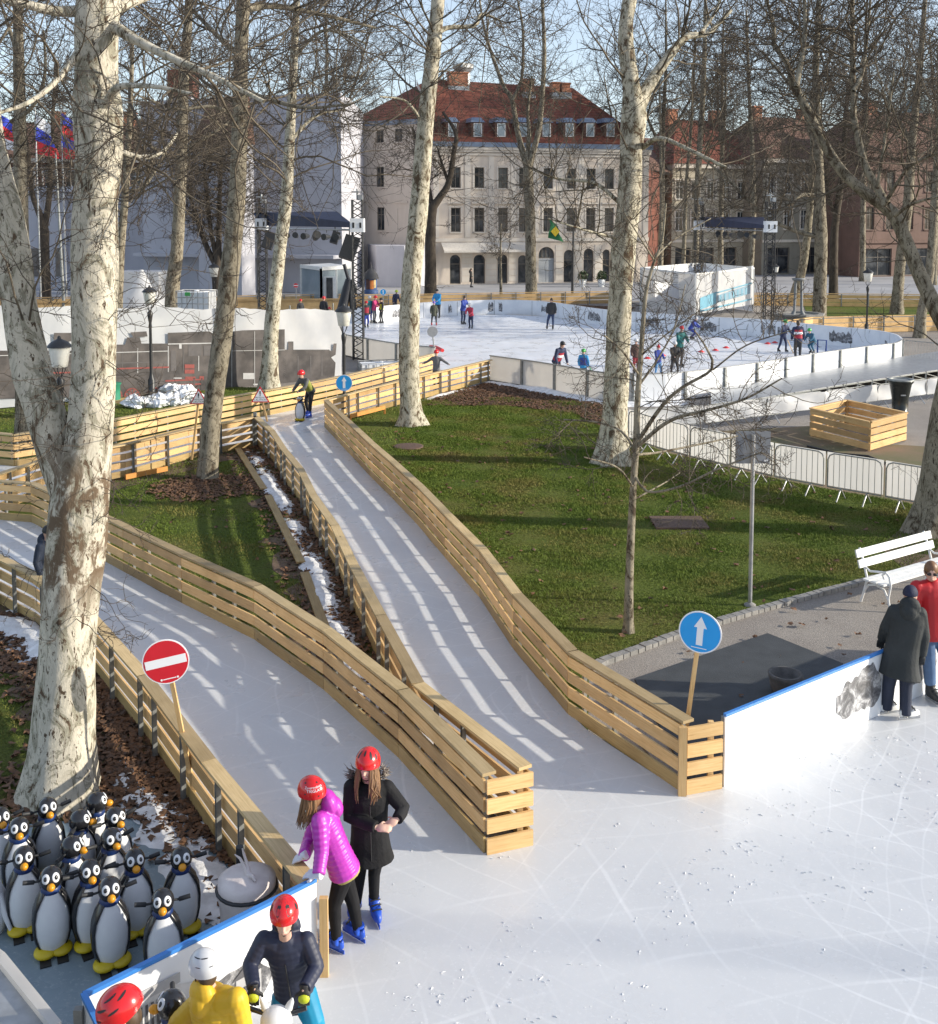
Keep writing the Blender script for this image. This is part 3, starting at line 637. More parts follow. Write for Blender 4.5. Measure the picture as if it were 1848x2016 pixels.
barrier_run(bas((1236, 880), (1316, 908), (1550, 966), (1805, 1012), (1990, 1050)), ['crowd barrier backed with white sheet, just right of the forked trunk', 'second white backed crowd barrier from the forked trunk', 'white backed crowd barrier behind the thin young tree branches', 'white backed crowd barrier behind the grey sign back', 'white backed crowd barrier carrying a small grey plate', 'last white backed crowd barrier left of the dark right trunk', 'white backed crowd barrier hidden by the dark right trunk', 'white backed crowd barrier behind the bench, at the picture edge'], 'crowd barriers with white sheets behind the bars', 'back')
barrier_run(bas((1232, 862), (1378, 852), (1600, 822), (1850, 788), (2000, 768)), ['barrier under white draped banner beside the forked trunk', 'barrier under wrinkled white banner, second from the forked trunk', 'barrier under white banner behind the crate, left half', 'barrier under white banner behind the wooden crate', 'barrier under white banner left of the black bin', 'barrier under white banner behind the black bin', 'barrier under white banner at the right picture edge'], 'crowd barriers draped with the long white banner', 'front', .82)
barrier_run(bas((1776, 716), (1848, 724), (1960, 735)), ['bare crowd barrier at the right end of the big rink', 'bare crowd barrier at the picture edge past the rink'], 'bare crowd barriers right of the rink', None)
mb = MB(); p = V(1510, 735, 35.5); 
c = W(1772, 772+44); 
# ------------------------------------------------------------------ far fences
def farfence(label, path, lit=True, h=1.0, bars=True, z=0):
    P = densify(path, 1.0); ar = arclen(P); c = path_at(P, ar, ar[-1]/2)[0]
    root = empty('wooden_fence', (*c, 0), 0, label, 'fence', 'far pine fences round the square'); mb = MB()
    for z0, z1 in ((.02, .28), (.32, .56), (.60, .84)): mb.sweep(P, -.02, .02, z0, z1)
    adopt(mb.build('board_panel', MT['wood']), root)
    mb = MB(); mb.sweep(P, -.02, .14, .9, .95); adopt(mb.build('cap_rail', MT['wood']), root)
    t = .5
    while t < ar[-1]:
        (x, y), d = path_at(P, ar, t); mb = MB(); mb.beam((x+d.y*.08, y-d.x*.08, 0), (x+d.y*.08, y-d.x*.08, .95), .07, .07, (1, 0, 0)); adopt(mb.build('post', MT['galv']), root); t += 1.9
farfence('far slatted fence behind the rink, in front of the cream building', bas((700, 606), (850, 604), (1000, 601), (1240, 597)))
farfence('far slatted fence left of the stage, behind the white tank', bas((330, 612), (520, 607), (700, 604)))
farfence('far slatted fence along the path left of the tents', bas((-80, 614), (150, 611), (250, 609)))
farfence('low far slatted fence in front of the pink building', bas((1485, 602), (1700, 604), (1980, 606)))
farfence('sunlit curved slatted fence right of the rink, near the lamp post', bas((1530, 668), (1600, 658), (1700, 655), (1850, 652), (2000, 655)))
# ================================================================== buildings
class Face:                                # a facade plane: origin, horizontal direction
    def __init__(s, o, u): s.o = Vector((o[0], o[1], 0)); s.u = Vector((u[0], u[1], 0)).normalized(); s.n = Vector((s.u.y, -s.u.x, 0))
    def p(s, u, z, out=0): return s.o+s.u*u+s.n*out+Vector((0, 0, z))
    def at(s, px, py):                     # pixel -> (u, z) on this facade
        d = ray(px, py); c = Vector((0, 0, CAM_H)); t = (s.o-c).dot(s.n)/d.dot(s.n); q = c+d*t
        return (q-s.o).dot(s.u), q.z
    def box(s, mb, u0, u1, z0, z1, o0, o1, mi=0):
        P = [s.p(u, z, o) for o in (o0, o1) for z in (z0, z1) for u in (u0, u1)]
        mb.add(P, [(0, 1, 3, 2), (4, 6, 7, 5), (0, 4, 5, 1), (2, 3, 7, 6), (0, 2, 6, 4), (1, 5, 7, 3)], mi)
    def wall(s, mb, u0, u1, z0, z1, ops, depth=.25, mi=0):
        us = sorted({u0, u1, *[v for o in ops for v in (o[0], o[1])]}); zs = sorted({z0, z1, *[v for o in ops for v in (o[2], o[3])]})
        for a, b in zip(us[:-1], us[1:]):
            for c, d in zip(zs[:-1], zs[1:]):
                um, zm = (a+b)/2, (c+d)/2
                if any(o[0] < um < o[1] and o[2] < zm < o[3] for o in ops): continue
                mb.poly([s.p(a, c), s.p(b, c), s.p(b, d), s.p(a, d)], mi)
        for o in ops:
            a, b, c, d = o[:4]
            for q in (((a, c), (a, d)), ((b, d), (b, c)), ((a, d), (b, d)), ((b, c), (a, c))):
                (p0, r0), (p1, r1) = q; mb.poly([s.p(p0, r0), s.p(p1, r1), s.p(p1, r1, -depth), s.p(p0, r0, -depth)], mi)
            if len(o) > 4:                 # arched head: fill the corners
                r = (b-a)/2; N = 8
                for sgn in (-1, 1):
                    pts = [((a+b)/2+sgn*r*math.cos(t*math.pi/2/N), d-r+r*math.sin(t*math.pi/2/N)) for t in range(N+1)]+[((a+b)/2+sgn*r, d)]
                    mb.poly([s.p(u, z) for u, z in (pts if sgn < 0 else pts[::-1])], mi)
                    arc = pts[:-1]
                    for k in range(N): mb.poly([s.p(*arc[k]), s.p(*arc[k+1]), s.p(*arc[k+1], -depth), s.p(*arc[k], -depth)], mi)
def window(F, root, u0, u1, z0, z1, fm, gm, depth=.2, bars=(1, 1), sill=None):
    mb = MB(); w_ = .07
    for a, b, c, d in ((u0, u1, z0, z0+w_), (u0, u1, z1-w_, z1), (u0, u0+w_, z0+w_, z1-w_), (u1-w_, u1, z0+w_, z1-w_)): F.box(mb, a, b, c, d, -depth, -depth+.08)
    for k in range(bars[0]): u = u0+(u1-u0)*(k+1)/(bars[0]+1); F.box(mb, u-.03, u+.03, z0+w_, z1-w_, -depth, -depth+.06)
    for k in range(bars[1]): z = z0+(z1-z0)*(.68 if bars[1] == 1 else (k+1)/(bars[1]+1)); F.box(mb, u0+w_, u1-w_, z-.03, z+.03, -depth, -depth+.065)
    f = adopt(mb.build('window', fm), root); mb = MB(); mb.poly([F.p(u0, z0, -depth+.02), F.p(u1, z0, -depth+.02), F.p(u1, z1, -depth+.02), F.p(u0, z1, -depth+.02)])
    pane = mb.build('pane', gm); pane.parent = f; pane.matrix_parent_inverse = (f.matrix_parent_inverse @ Matrix.Identity(4)) if False else Matrix.Identity(4)
    if sill: mb = MB(); F.box(mb, u0-.12, u1+.12, z0-.12, z0, .0, .14); q = mb.build('sill', sill); q.parent = f; q.matrix_parent_inverse = Matrix.Identity(4)
    return f
# NB: window objects get their own matrix: adopt() gives identity local space equal to world, so children share it
B1 = empty('town_house', (-3.4, 104, 0), 0, 'three storey cream town house with red hipped roof, dormers and arched ground floor', 'building')
F1 = Face((-3.4, 104), (21.4, 5.5)); LEN = 22.3; ZC = 13.5
cols = [(640+x/2.843)*.9625 for x in (833, 970, 1108, 1228, 1370, 1505, 1618, 1725)]
us = [F1.at(px, 400)[0] for px in cols]; ops = []; wins = []
for u in us:
    for z0, z1 in ((9.35, 11.35), (5.1, 7.45)): ops.append((u-.48, u+.48, z0, z1)); wins.append((u-.48, u+.48, z0, z1))
gx = [((830, 62), 2.9), ((970, 68), 2.9), ((1105, 60), 2.9), ((1222, 56), 2.8), ((1360, 96), 3.6), ((1490, 62), 3.3), ((1605, 62), 3.4), ((1708, 46), 3.3)]
garch = []
for (x, w_), zt in gx:
    u = F1.at((640+x/2.843)*.9625, 530)[0]; hw = w_/2.843*.9625*.049*.52; o = (u-hw, u+hw, .05, zt, 1); ops.append(o); garch.append(o)
mb = MB(); F1.wall(mb, 0, LEN, 0, ZC, ops, .28); mb.poly([F1.p(LEN, 0), F1.p(LEN, 0, -12), F1.p(LEN, ZC, -12), F1.p(LEN, ZC)])
adopt(mb.build('wall', MT['pl_cream']), B1)
for o in wins: window(F1, B1, *o, MT['frame_d'], MT['glass'], .2, (1, 1), MT['pl_cream2'])
for k, o in enumerate(garch):
    if k == 4:
        mb = MB(); F1.box(mb, o[0], (o[0]+o[1])/2-.02, .05, 2.3, -.28, -.2); F1.box(mb, (o[0]+o[1])/2+.02, o[1], .05, 2.3, -.28, -.2); F1.box(mb, o[0], o[1], 2.3, 2.45, -.28, -.14); adopt(mb.build('door', plain('grey_door', (.36, .38, .40))), B1)
        window(F1, B1, o[0], o[1], 2.45, o[3], MT['frame_d'], MT['glass'], .24, (3, 0))
    else: window(F1, B1, o[0], o[1], .05, o[3], MT['frame_d'], MT['glass'], .24, (0, 1))
mb = MB()
for u in us:                               # window surrounds, hoods, pilasters, string courses
    for z0, z1 in ((9.35, 11.35), (5.1, 7.45)):
        F1.box(mb, u-.66, u-.5, z0-.1, z1+.12, .0, .06); F1.box(mb, u+.5, u+.66, z0-.1, z1+.12, .0, .06); F1.box(mb, u-.5, u+.5, z1+.01, z1+.14, 0, .06)
    F1.box(mb, u-.8, u+.8, 7.85, 8.0, 0, .22)
for k in range(len(us)+1):
    u = .25 if k == 0 else (LEN-.3 if k == len(us) else (us[k-1]+us[k])/2)
    F1.box(mb, u-.28, u+.28, 4.55, 12.5, 0, .05)
F1.box(mb, 0, LEN, 4.15, 4.5, 0, .16); F1.box(mb, 0, LEN, 8.45, 8.6, 0, .075); F1.box(mb, 0, LEN, 12.5, 12.75, 0, .14); F1.box(mb, -.1, LEN+.1, 13.05, 13.3, 0, .45); F1.box(mb, -.1, LEN+.1, 12.8, 13.05, 0, .3)
for k in range(len(garch)-1):
    u0, u1 = garch[k][1]+.12, garch[k+1][0]-.12
    for z in range(6): F1.box(mb, u0, u1, .25+z*.6, .78+z*.6, 0, .035)
adopt(mb.build('mouldings', MT['pl_cream2']), B1)
mb = MB(); F1.box(mb, -.15, LEN+.2, 13.3, 13.75, .0, .55); adopt(mb.build('gutter', MT['zinc']), B1)
mb = MB(); ua = F1.at((640+745/2.843)*.9625, 500)[0]; ub = F1.at((640+1265/2.843)*.9625, 500)[0]
mb.add([F1.p(ua, 4.1, .1), F1.p(ub, 4.1, .1), F1.p(ub, 3.35, 1.5), F1.p(ua, 3.35, 1.5), F1.p(ub, 3.15, 1.5), F1.p(ua, 3.15, 1.5)], [(0, 1, 2, 3), (3, 2, 4, 5)]); adopt(mb.build('awning', plain('awning_cloth', (.62, .58, .52))), B1)
# side face (left, in shade) and roof
C0 = F1.p(0, 0); SL = Vector((-11.9, 108.2, 0)); F1b = Face((SL.x, SL.y), (C0.x-SL.x, C0.y-SL.y)); LS = (C0-SL).length; ZS = 15.6
swin = []
for x, y0, y1 in ((392, 528, 603), (500, 520, 598), (393, 742, 860), (396, 978, 1112), (280, 745, 860), (515, 742, 862), (290, 978, 1112), (515, 985, 1115)):
    px = (640+x/2.843)*.9625; ua, z1 = F1b.at(px, (80+y0/2.843)*.9625); _, z0 = F1b.at(px, (80+y1/2.843)*.9625); swin.append((ua-.42, ua+.42, z0, z1, x in (392, 393, 396, 500)))
mb = MB(); F1b.wall(mb, 0, LS, 0, ZS, [q[:4] for q in swin], .2); mb.poly([C0+Vector((0, 0, ZC)), F1.p(.02, ZC, -8), F1.p(.02, ZS+5, -8), C0+Vector((0, 0, ZS))])
for q in swin:
    if not q[4]: F1b.box(mb, q[0], q[1], q[2], q[3], -.19, -.06)
adopt(mb.build('side_wall', MT['pl_side']), B1)
for q in swin:
    if q[4]: window(F1b, B1, *q[:4], MT['frame_d'], MT['glass'], .15, (1, 1), MT['pl_side'])
mb = MB()
for q in swin:
    if q[3] < 9 and q[3] > 5: F1b.box(mb, q[0]-.35, q[1]+.35, q[3]+.55, q[3]+.7, 0, .2)
adopt(mb.build('side_hoods', MT['pl_side']), B1); mb = MB(); F1b.box(mb, 0, LS, ZS-.1, ZS+.35, 0, .3); adopt(mb.build('side_gutter', MT['zinc']), B1)
RL = V(846, 156, 112.5); RR = V(1128, 173, 116.5); e0 = F1.p(-.1, 13.75, .5); e1 = F1.p(LEN+.1, 13.75, .5); e2 = F1.p(LEN+.1, 13.75, -14)
mb = MB(); mb.poly([e0, e1, RR, RL]); mb.poly([e1, e2, RR]); cs = C0+Vector((0, 0, ZS+.35)); ls = SL+Vector((-.2, 0, ZS+.35))
mb.poly([ls, cs, RL]); mb.poly([cs, e0, RL]); mb.poly([ls, RL, RR, e2, SL+Vector((0, 14, ZS))]); adopt(mb.build('roof', MT['roof']), B1)
rn = (e1-e0).cross(RL-e0).normalized()
def roofpt(px, py):
    d = ray(px, py); c = Vector((0, 0, CAM_H)); return c+d*((e0-c).dot(rn)/d.dot(rn))
for x in (805, 952, 1088, 1215, 1350, 1483, 1603, 1720):
    px = (640+x/2.843)*.9625; p = roofpt(px, 262); u = (p-F1.o).dot(F1.u); zb = p.z-.55; o = (p-F1.o).dot(F1.n)
    root = MB(); F1.box(root, u-.6, u+.6, zb-.3, zb+1.55, o-2.2, o+.55); w_ = adopt(root.build('dormer', MT['roof_d']), B1)
    mb = MB(); F1.box(mb, u-.42, u+.42, zb+.15, zb+1.45, o+.552, o+.60, 0); F1.box(mb, u-.34, u+.34, zb+.22, zb+1.38, o+.602, o+.61, 1); q = mb.build('dormer_window', [MT['frame_w'], MT['glass_l']]); q.parent = w_; q.matrix_parent_inverse = Matrix.Identity(4)
    mb = MB(); P = [F1.p(u-.72, zb+1.55, o+.7), F1.p(u+.72, zb+1.55, o+.7), F1.p(u+.45, zb+2.05, o+.1), F1.p(u-.45, zb+2.05, o+.1), F1.p(u+.72, zb+1.6, o-1.4), F1.p(u-.72, zb+1.6, o-1.4), F1.p(u+.45, zb+2.1, o-2.2), F1.p(u-.45, zb+2.1, o-2.2)]
    mb.add(P, [(0, 1, 2, 3), (1, 4, 6, 2), (5, 0, 3, 7), (3, 2, 6, 7), (1, 0, 5, 4)]); q = mb.build('dormer_roof', MT['zinc']); q.parent = w_; q.matrix_parent_inverse = Matrix.Identity(4)
brick = plain('chimney_brick', (.42, .17, .09)); 
for x0, x1, yb, yt in ((795, 905, 285, 200), (1225, 1290, 318, 240), (1395, 1440, 322, 258), (1450, 1500, 322, 262)):
    px = (640+(x0+x1)/2/2.843)*.9625; p = roofpt(px, (80+yb/2.843)*.9625); s_ = FPX/p.y; w_ = (x1-x0)/2.843*.9625/s_; h = (yb-yt)/2.843*.9625/s_; u = (p-F1.o).dot(F1.u); o = (p-F1.o).dot(F1.n)
    mb = MB(); F1.box(mb, u-w_/2, u+w_/2, p.z-.8, p.z+h, o-1.1, o+.0, 0); F1.box(mb, u-w_/2-.08, u+w_/2+.08, p.z+h, p.z+h+.14, o-1.2, o+.1, 0); F1.box(mb, u-w_/2-.12, u+w_/2+.12, p.z-.5, p.z+.2, o-1.0, o+.14, 1); adopt(mb.build('chimney', [brick, MT['steel_l']]), B1)
p = V(912, 132, 113); mb = MB(); mb.loft([(p+Vector((0, 0, -2.2)), (.75, 0, 0), (0, .75, 0)), (p+Vector((0, 0, -.6)), (.75, 0, 0), (0, .75, 0)), (p+Vector((0, 0, -.1)), (1.05, 0, 0), (0, 1.05, 0)), (p+Vector((0, 0, .3)), (1.1, 0, 0), (0, 1.1, 0))], 4, 0, False); adopt(mb.build('roof_vent', MT['steel_l']), B1)
# low annex in front of the side face
mb = MB(); q0 = V(742, 540, 101); q1 = V(797, 545, 100); q2 = V(858, 548, 103.5); h = 6.4+(430-483)/FPX*101
mb.prism([(q0.x, q0.y, 0), (q1.x, q1.y, 0), (q2.x, q2.y, 0), (q2.x, 109, 0), (q0.x-2, 110, 0)], (0, 0, h)); root = empty('annex', (q1.x, q1.y, 0), 0, 'low white annex with one narrow window against the cream town house', 'building'); adopt(mb.build('wall', MT['pl_white']), root)
FA = Face((q1.x, q1.y), (q2.x-q1.x, q2.y-q1.y)); u, z1 = FA.at(812, 512); _, z0 = FA.at(812, 544); mb = MB(); FA.box(mb, u-.36, u+.36, z0, z1, .003, .05, 0); FA.box(mb, u-.27, u+.27, z0+.1, z1-.1, .052, .06, 1); adopt(mb.build('window', [MT['frame_w'], MT['glass']]), root)
# simple street houses
def house(label, x0, x1, Y0, Y1, ze, zr, wallm, roofm, nw, rows, lab_roof=True, ground=None, ridge=6, trim='pl_cream2', chim=2, ww=.5):
    a = V(x0, 500, Y0); b = V(x1, 500, Y1); F = Face((a.x, a.y), (b.x-a.x, b.y-a.y)); L = (Vector((b.x, b.y))-Vector((a.x, a.y))).length
    root = empty('town_house', (a.x, a.y, 0), 0, label, 'building'); ops = []
    for k in range(nw):
        u = L*(k+.5)/nw
        for z0, z1 in rows: ops.append((u-ww, u+ww, z0, z1))
    g_ops = []
    if ground:
        for k in range(ground): u = L*(k+.5)/ground; g_ops.append((u-L/ground*.33, u+L/ground*.33, .1, 3.1))
    mb = MB(); F.wall(mb, 0, L, 0, ze, ops+g_ops, .3); mb.poly([F.p(0, 0), F.p(0, ze), F.p(0, ze, -10), F.p(0, 0, -10)]); mb.poly([F.p(L, 0), F.p(L, 0, -10), F.p(L, ze, -10), F.p(L, ze)]); adopt(mb.build('wall', MT[wallm]), root)
    for o in ops: window(F, root, *o, MT['frame_w'] if trim != 'pl_pink' else MT['frame_d'], MT['glass'], .2, (1, 1), MT[trim])
    for o in g_ops: window(F, root, *o, MT['frame_d'], MT['glass'], .25, (1, 1))
    mb = MB(); F.box(mb, 0, L, ze-.5, ze, 0, .45); F.box(mb, 0, L, 3.7, 4.0, 0, .2)
    for o in ops:
        F.box(mb, o[0]-.2, o[0]-.02, o[2]-.05, o[3]+.1, 0, .06); F.box(mb, o[1]+.02, o[1]+.2, o[2]-.05, o[3]+.1, 0, .06); F.box(mb, o[0]-.3, o[1]+.3, o[3]+.12, o[3]+.3, 0, .2)
    adopt(mb.build('mouldings', MT[trim]), root)
    mb = MB(); r0, r1 = F.p(ridge*.6, zr, -ridge), F.p(L-ridge*.3, zr, -ridge); c = [F.p(-.2, ze, .6), F.p(L+.2, ze, .6), F.p(L+.2, ze, -2*ridge), F.p(-.2, ze, -2*ridge)]
    mb.poly([c[0], c[1], r1, r0]); mb.poly([c[1], c[2], r1]); mb.poly([c[3], c[0], r0]); mb.poly([c[2], c[3], r0, r1]); adopt(mb.build('roof', MT[roofm]), root)
    for k in range(chim):
        u = L*(k+.6)/chim; mb = MB(); F.box(mb, u-.6, u+.6, zr-1.8, zr+1.0, -ridge-.5, -ridge+.6); F.box(mb, u-.7, u+.7, zr+1.0, zr+1.2, -ridge-.6, -ridge+.7); adopt(mb.build('chimney', brick), root)
    return root, F, L
house('pale ochre house with bright red roof, right of the red brick wall', 1322, 1502, 122, 126, 12.6, 18.2, 'pl_och', 'roof', 6, ((8.6, 10.6), (5.0, 7.2)), ground=4, ridge=7)
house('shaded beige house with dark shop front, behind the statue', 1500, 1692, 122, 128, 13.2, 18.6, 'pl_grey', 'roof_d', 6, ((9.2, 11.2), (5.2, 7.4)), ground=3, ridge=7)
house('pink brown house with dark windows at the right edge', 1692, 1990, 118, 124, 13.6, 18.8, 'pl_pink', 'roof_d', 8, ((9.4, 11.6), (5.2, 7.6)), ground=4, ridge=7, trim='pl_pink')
mb = MB(); a = V(1276, 500, 116); b = V(1318, 500, 126); c = V(1345, 500, 127)
mb.prism([(a.x, a.y, 0), (b.x, b.y, 0), (c.x, c.y+4, 0), (a.x, a.y+16, 0)], (0, 0, 11.6)); root = empty('brick_building', (a.x, a.y, 0), 0, 'windowless red brick wall beside the cream town house', 'building'); adopt(mb.build('wall', MT['pl_red']), root)
mb = MB(); z = 11.6; mb.add([(a.x-.3, a.y-.3, z), (c.x+.6, c.y, z), (c.x+.6, c.y+14, z+5), (a.x-.3, a.y+18, z+5)], [(0, 1, 2, 3)]); adopt(mb.build('roof', MT['roof_d']), root)
# long white windowless wall building on the left
zt = 6.4+(430-189)/FPX*92; a = V(284, 500, 99); b = V(674, 500, 92); c = V(692, 500, 95.5); root = empty('white_hall', (b.x, b.y, 0), 0, 'tall blank white hall wall behind the stage, its right edge in sun', 'building')
mb = MB(); mb.prism([(a.x, a.y, 0), (b.x, b.y, 0), (c.x, c.y, 0), (c.x, c.y+12, 0), (a.x, a.y+14, 0)], (0, 0, zt)); adopt(mb.build('wall', MT['pl_white']), root)
mb = MB(); FB = Face((a.x, a.y), (b.x-a.x, b.y-a.y)); L = (b-a).length; FB.box(mb, 0, L, zt, zt+.15, -.3, .1); FB.box(mb, 0, L, 3.0, 3.3, 0, 1.6); FB.box(mb, L*.56, L*.575, 3.2, zt-2.5, .0, .08); adopt(mb.build('ledges', MT['pl_white']), root)
mb = MB(); FB.box(mb, L*.50, L*.535, 3.5, 8.2, .003, .06); FB.box(mb, L*.6, L*.61, 3.4, 9, .003, .05); adopt(mb.build('dark_door', MT['frame_d']), root)
root = empty('brown_roofed_house', (a.x, a.y-6, 0), 0, 'dark brown tiled roof block in front of the white hall, behind the leaning trunk', 'building')
a2 = V(392, 500, 91); b2 = V(476, 500, 89); mb = MB(); z0 = 6.4+(430-285)/FPX*90; z1 = 6.4+(430-197)/FPX*93
FBB = Face((a2.x, a2.y), (b2.x-a2.x, b2.y-a2.y)); L = (b2-a2).length; mb = MB(); FBB.box(mb, 0, L, 0, z0, -1.8, 0); adopt(mb.build('wall', MT['pl_white']), root)
mb = MB(); mb.add([FBB.p(-.2, z0, .5), FBB.p(L+.2, z0, .5), FBB.p(L-.2, z1, -1.6), FBB.p(.2, z1, -1.6), FBB.p(L+.2, z0, -1.8), FBB.p(-.2, z0, -1.8)], [(0, 1, 2, 3), (1, 4, 2), (5, 0, 3), (4, 5, 3, 2)]); adopt(mb.build('roof', MT['roof_d']), root)
# far left: white low wall with pilasters, red building behind
a = V(-260, 500, 100); b = V(284, 500, 101); zt = 6.4+(430-367)/FPX*100; FC = Face((a.x, a.y), (b.x-a.x, b.y-a.y)); L = (b-a).length
root = empty('white_gallery', (a.x, a.y, 0), 0, 'low white gallery wall with slim pilasters behind the flags', 'building'); mb = MB(); FC.box(mb, 0, L, 0, zt, -8, 0); adopt(mb.build('wall', MT['pl_white']), root)
mb = MB()
for k in range(9): u = L*(.18+.09*k); FC.box(mb, u-.14, u+.14, 0, zt-.6, .25, .5)
FC.box(mb, 0, L, zt-.5, zt, 0, .6); FC.box(mb, 0, L, .0, .9, 0, 2.2); adopt(mb.build('pilasters', MT['pl_white']), root)
for k in range(8): u = L*(.2+.09*k); mb = MB(); FC.box(mb, u+.7, u+1.5, 1.0, 3.6, .003, .05); adopt(mb.build('dark_door', MT['frame_d']), root)
rt, F, L = house('red and orange house with white windows above the white gallery, behind the flags', -300, 292, 116, 117, 12.9, 17.2, 'pl_red', 'roof_d', 14, ((9.6, 11.6),), ridge=6, chim=4, ww=.6)
mb = MB(); FW = F; FW.box(mb, 0, L, 10.0-.9, 9.3, 0, .3); adopt(mb.build('white_band', MT['pl_white']), rt)
# red and white mast tower, far church spire
root = empty('tower', tuple(V(367, 430, 190)), 0, 'distant white tower with red top beyond the white hall', 'tower'); mb = MB(); c = V(367, 430, 190); z2 = 6.4+(430-195)/FPX*190; z3 = 6.4+(430-145)/FPX*190
mb.box((c.x, c.y, z2/2), (3.6, 3.6, z2)); adopt(mb.build('shaft', MT['pl_white']), root); mb = MB(); mb.box((c.x, c.y, (z2+z3)/2), (4.4, 4.4, z3-z2)); adopt(mb.build('head', MT['pl_red']), root)
mb = MB(); mb.box((c.x, c.y, z3+.5), (3.4, 3.4, 1.0)); adopt(mb.build('cap', MT['steel_l']), root)
c = V(1798, 430, 200); s_ = FPX/200; z = lambda y: 6.4+(430-y)/s_
root = empty('church_tower', (c.x, c.y, 0), 0, 'distant grey church tower with a small dome among the right treetops', 'tower'); mb = MB(); mb.box((c.x, c.y, z(228)/2), (5, 5, z(228))); adopt(mb.build('shaft', MT['pl_grey']), root)
mb = MB(); mb.lathe([(3.0, z(228)), (2.9, z(218)), (2.2, z(205)), (1.0, z(198)), (.9, z(186)), (1.2, z(184)), (.3, z(165)), (.05, z(150))], (c.x, c.y, 0), 12); adopt(mb.build('dome', plain('copper_green', (.20, .27, .27))), root)
# ================================================================== trees
TW = {'near': [], 'mid': [], 'far': []}
def norm(a): return a/np.maximum(np.linalg.norm(a, axis=-1, keepdims=True), 1e-9)
def grow(st, di, ln, nseg, wig, up, rng):
    P = [st]; d = norm(di)
    for k in range(nseg):
        d = norm(d+rng.normal(0, wig, d.shape)+np.array([0, 0, up])); P.append(P[-1]+d*(ln/nseg)[:, None])
    return np.stack(P, 1)
def tubes(P, r0, r1, ns):                  # P (N,K,3) -> verts, quads
    N, K, _ = P.shape; T = np.empty_like(P); T[:, 1:-1] = P[:, 2:]-P[:, :-2]; T[:, 0] = P[:, 1]-P[:, 0]; T[:, -1] = P[:, -1]-P[:, -2]; T = norm(T)
    ref = np.zeros((N, 1, 3)); ref[..., 0] = .31; ref[..., 1] = .77; ref[..., 2] = .55
    X = norm(np.cross(T, ref)); Y = np.cross(T, X); rad = r0[:, None]+(r1-r0)[:, None]*np.linspace(0, 1, K)[None]
    a = np.arange(ns)*2*np.pi/ns; V_ = P[:, :, None]+(X[:, :, None]*np.cos(a)[:, None]+Y[:, :, None]*np.sin(a)[:, None])*rad[:, :, None, None]
    i = np.arange(N)[:, None, None]*K*ns+np.arange(K-1)[None, :, None]*ns+np.arange(ns)[None, None]; j = np.roll(np.arange(ns), -1)
    i2 = np.arange(N)[:, None, None]*K*ns+np.arange(K-1)[None, :, None]*ns+j[None, None]
    return V_.reshape(-1, 3), np.stack([i, i2, i2+ns, i+ns], -1).reshape(-1, 4)
class TB:
    def __init__(s): s.v = []; s.f = []; s.m = []; s.n = 0
    def add(s, P, r0, r1, ns, mi=0):
        if not len(P): return
        v, f = tubes(P, r0, r1, ns); s.v.append(v); s.f.append(f+s.n); s.m.append(np.full(len(f), mi)); s.n += len(v)
    def build(s, name, mats, parent, **kw): return npmesh(name, np.concatenate(s.v), np.concatenate(s.f), mats, parent, np.concatenate(s.m), True, **kw)
def spawn(P, n, lo, hi, rng, ang=1.0, updir=.25):
    """n child starts per parent polyline: positions between lo..hi of its length, directions leaving at an angle."""
    N, K, _ = P.shape; t = rng.uniform(lo, hi, (N, n))*(K-1); k = np.minimum(t.astype(int), K-2); f = (t-k)[..., None]
    ii = np.arange(N)[:, None]; a, b = P[ii, k], P[ii, k+1]; st = a+(b-a)*f; d = norm(b-a)
    r = norm(rng.normal(0, 1, d.shape)); r = norm(r-d*(r*d).sum(-1, keepdims=True)); di = norm(d*math.cos(ang)+r*math.sin(ang)*1.0+np.array([0, 0, updir]))
    return st.reshape(-1, 3), di.reshape(-1, 3), (t/(K-1)).reshape(-1)
def twigs(tb, P1, L1, r1, rng, n2, n3, rmin, l2=.45, l3=.4, wig=.22, up=.02, mi2=0, n4=0):
    """P1: first-order boughs (N,K,3) already added; adds second, third (and fourth) order."""
    if not len(P1): return
    st, di, t = spawn(P1, n2, .18, 1.0, rng, 1.0, .12); L = np.repeat(L1, n2)*l2*(1.15-.6*t)*rng.uniform(.5, 1.3, len(st))
    P2 = grow(st, di, L, 6, wig, up, rng); rr = np.maximum(np.repeat(r1, n2)*.5*(1.1-.6*t), rmin*1.25); tb.add(P2, rr, np.maximum(rr*.35, rmin*.8), 4, mi2)
    st, di, t = spawn(P2, n3, .12, 1.0, rng, .95, .08); L3 = np.repeat(L, n3)*l3*(1.2-.6*t)*rng.uniform(.5, 1.4, len(st))
    P3 = grow(st, di, L3, 4, wig*1.1, up, rng); r3 = np.full(len(st), rmin); tb.add(P3, r3, r3*.55, 3, mi2)
    if n4:
        st, di, t = spawn(P3, n4, .15, 1.0, rng, .9, .08); L4 = np.repeat(L3, n4)*.45*rng.uniform(.5, 1.3, len(st)); P4 = grow(st, di, L4, 2, wig, up, rng); r4 = np.full(len(st), rmin*.75); tb.add(P4, r4, r4*.5, 3, mi2)
def resamp(pts, rad, step):
    P = [Vector(p) for p in pts]; out = []; ro = []
    P2 = [2*P[0]-P[1]]+P+[2*P[-1]-P[-2]]; R2 = [rad[0]]+list(rad)+[rad[-1]]
    for k in range(1, len(P2)-2):
        a, b, c, d = P2[k-1:k+3]; n = max(1, int((c-b).length/step))
        for j in range(n):
            t = j/n; out.append(.5*((2*b)+(c-a)*t+(2*a-5*b+4*c-d)*t*t+(3*b-a-3*c+d)*t**3)); ro.append(R2[k]+(R2[k+1]-R2[k])*t)
    return out+[P[-1]], ro+[rad[-1]]
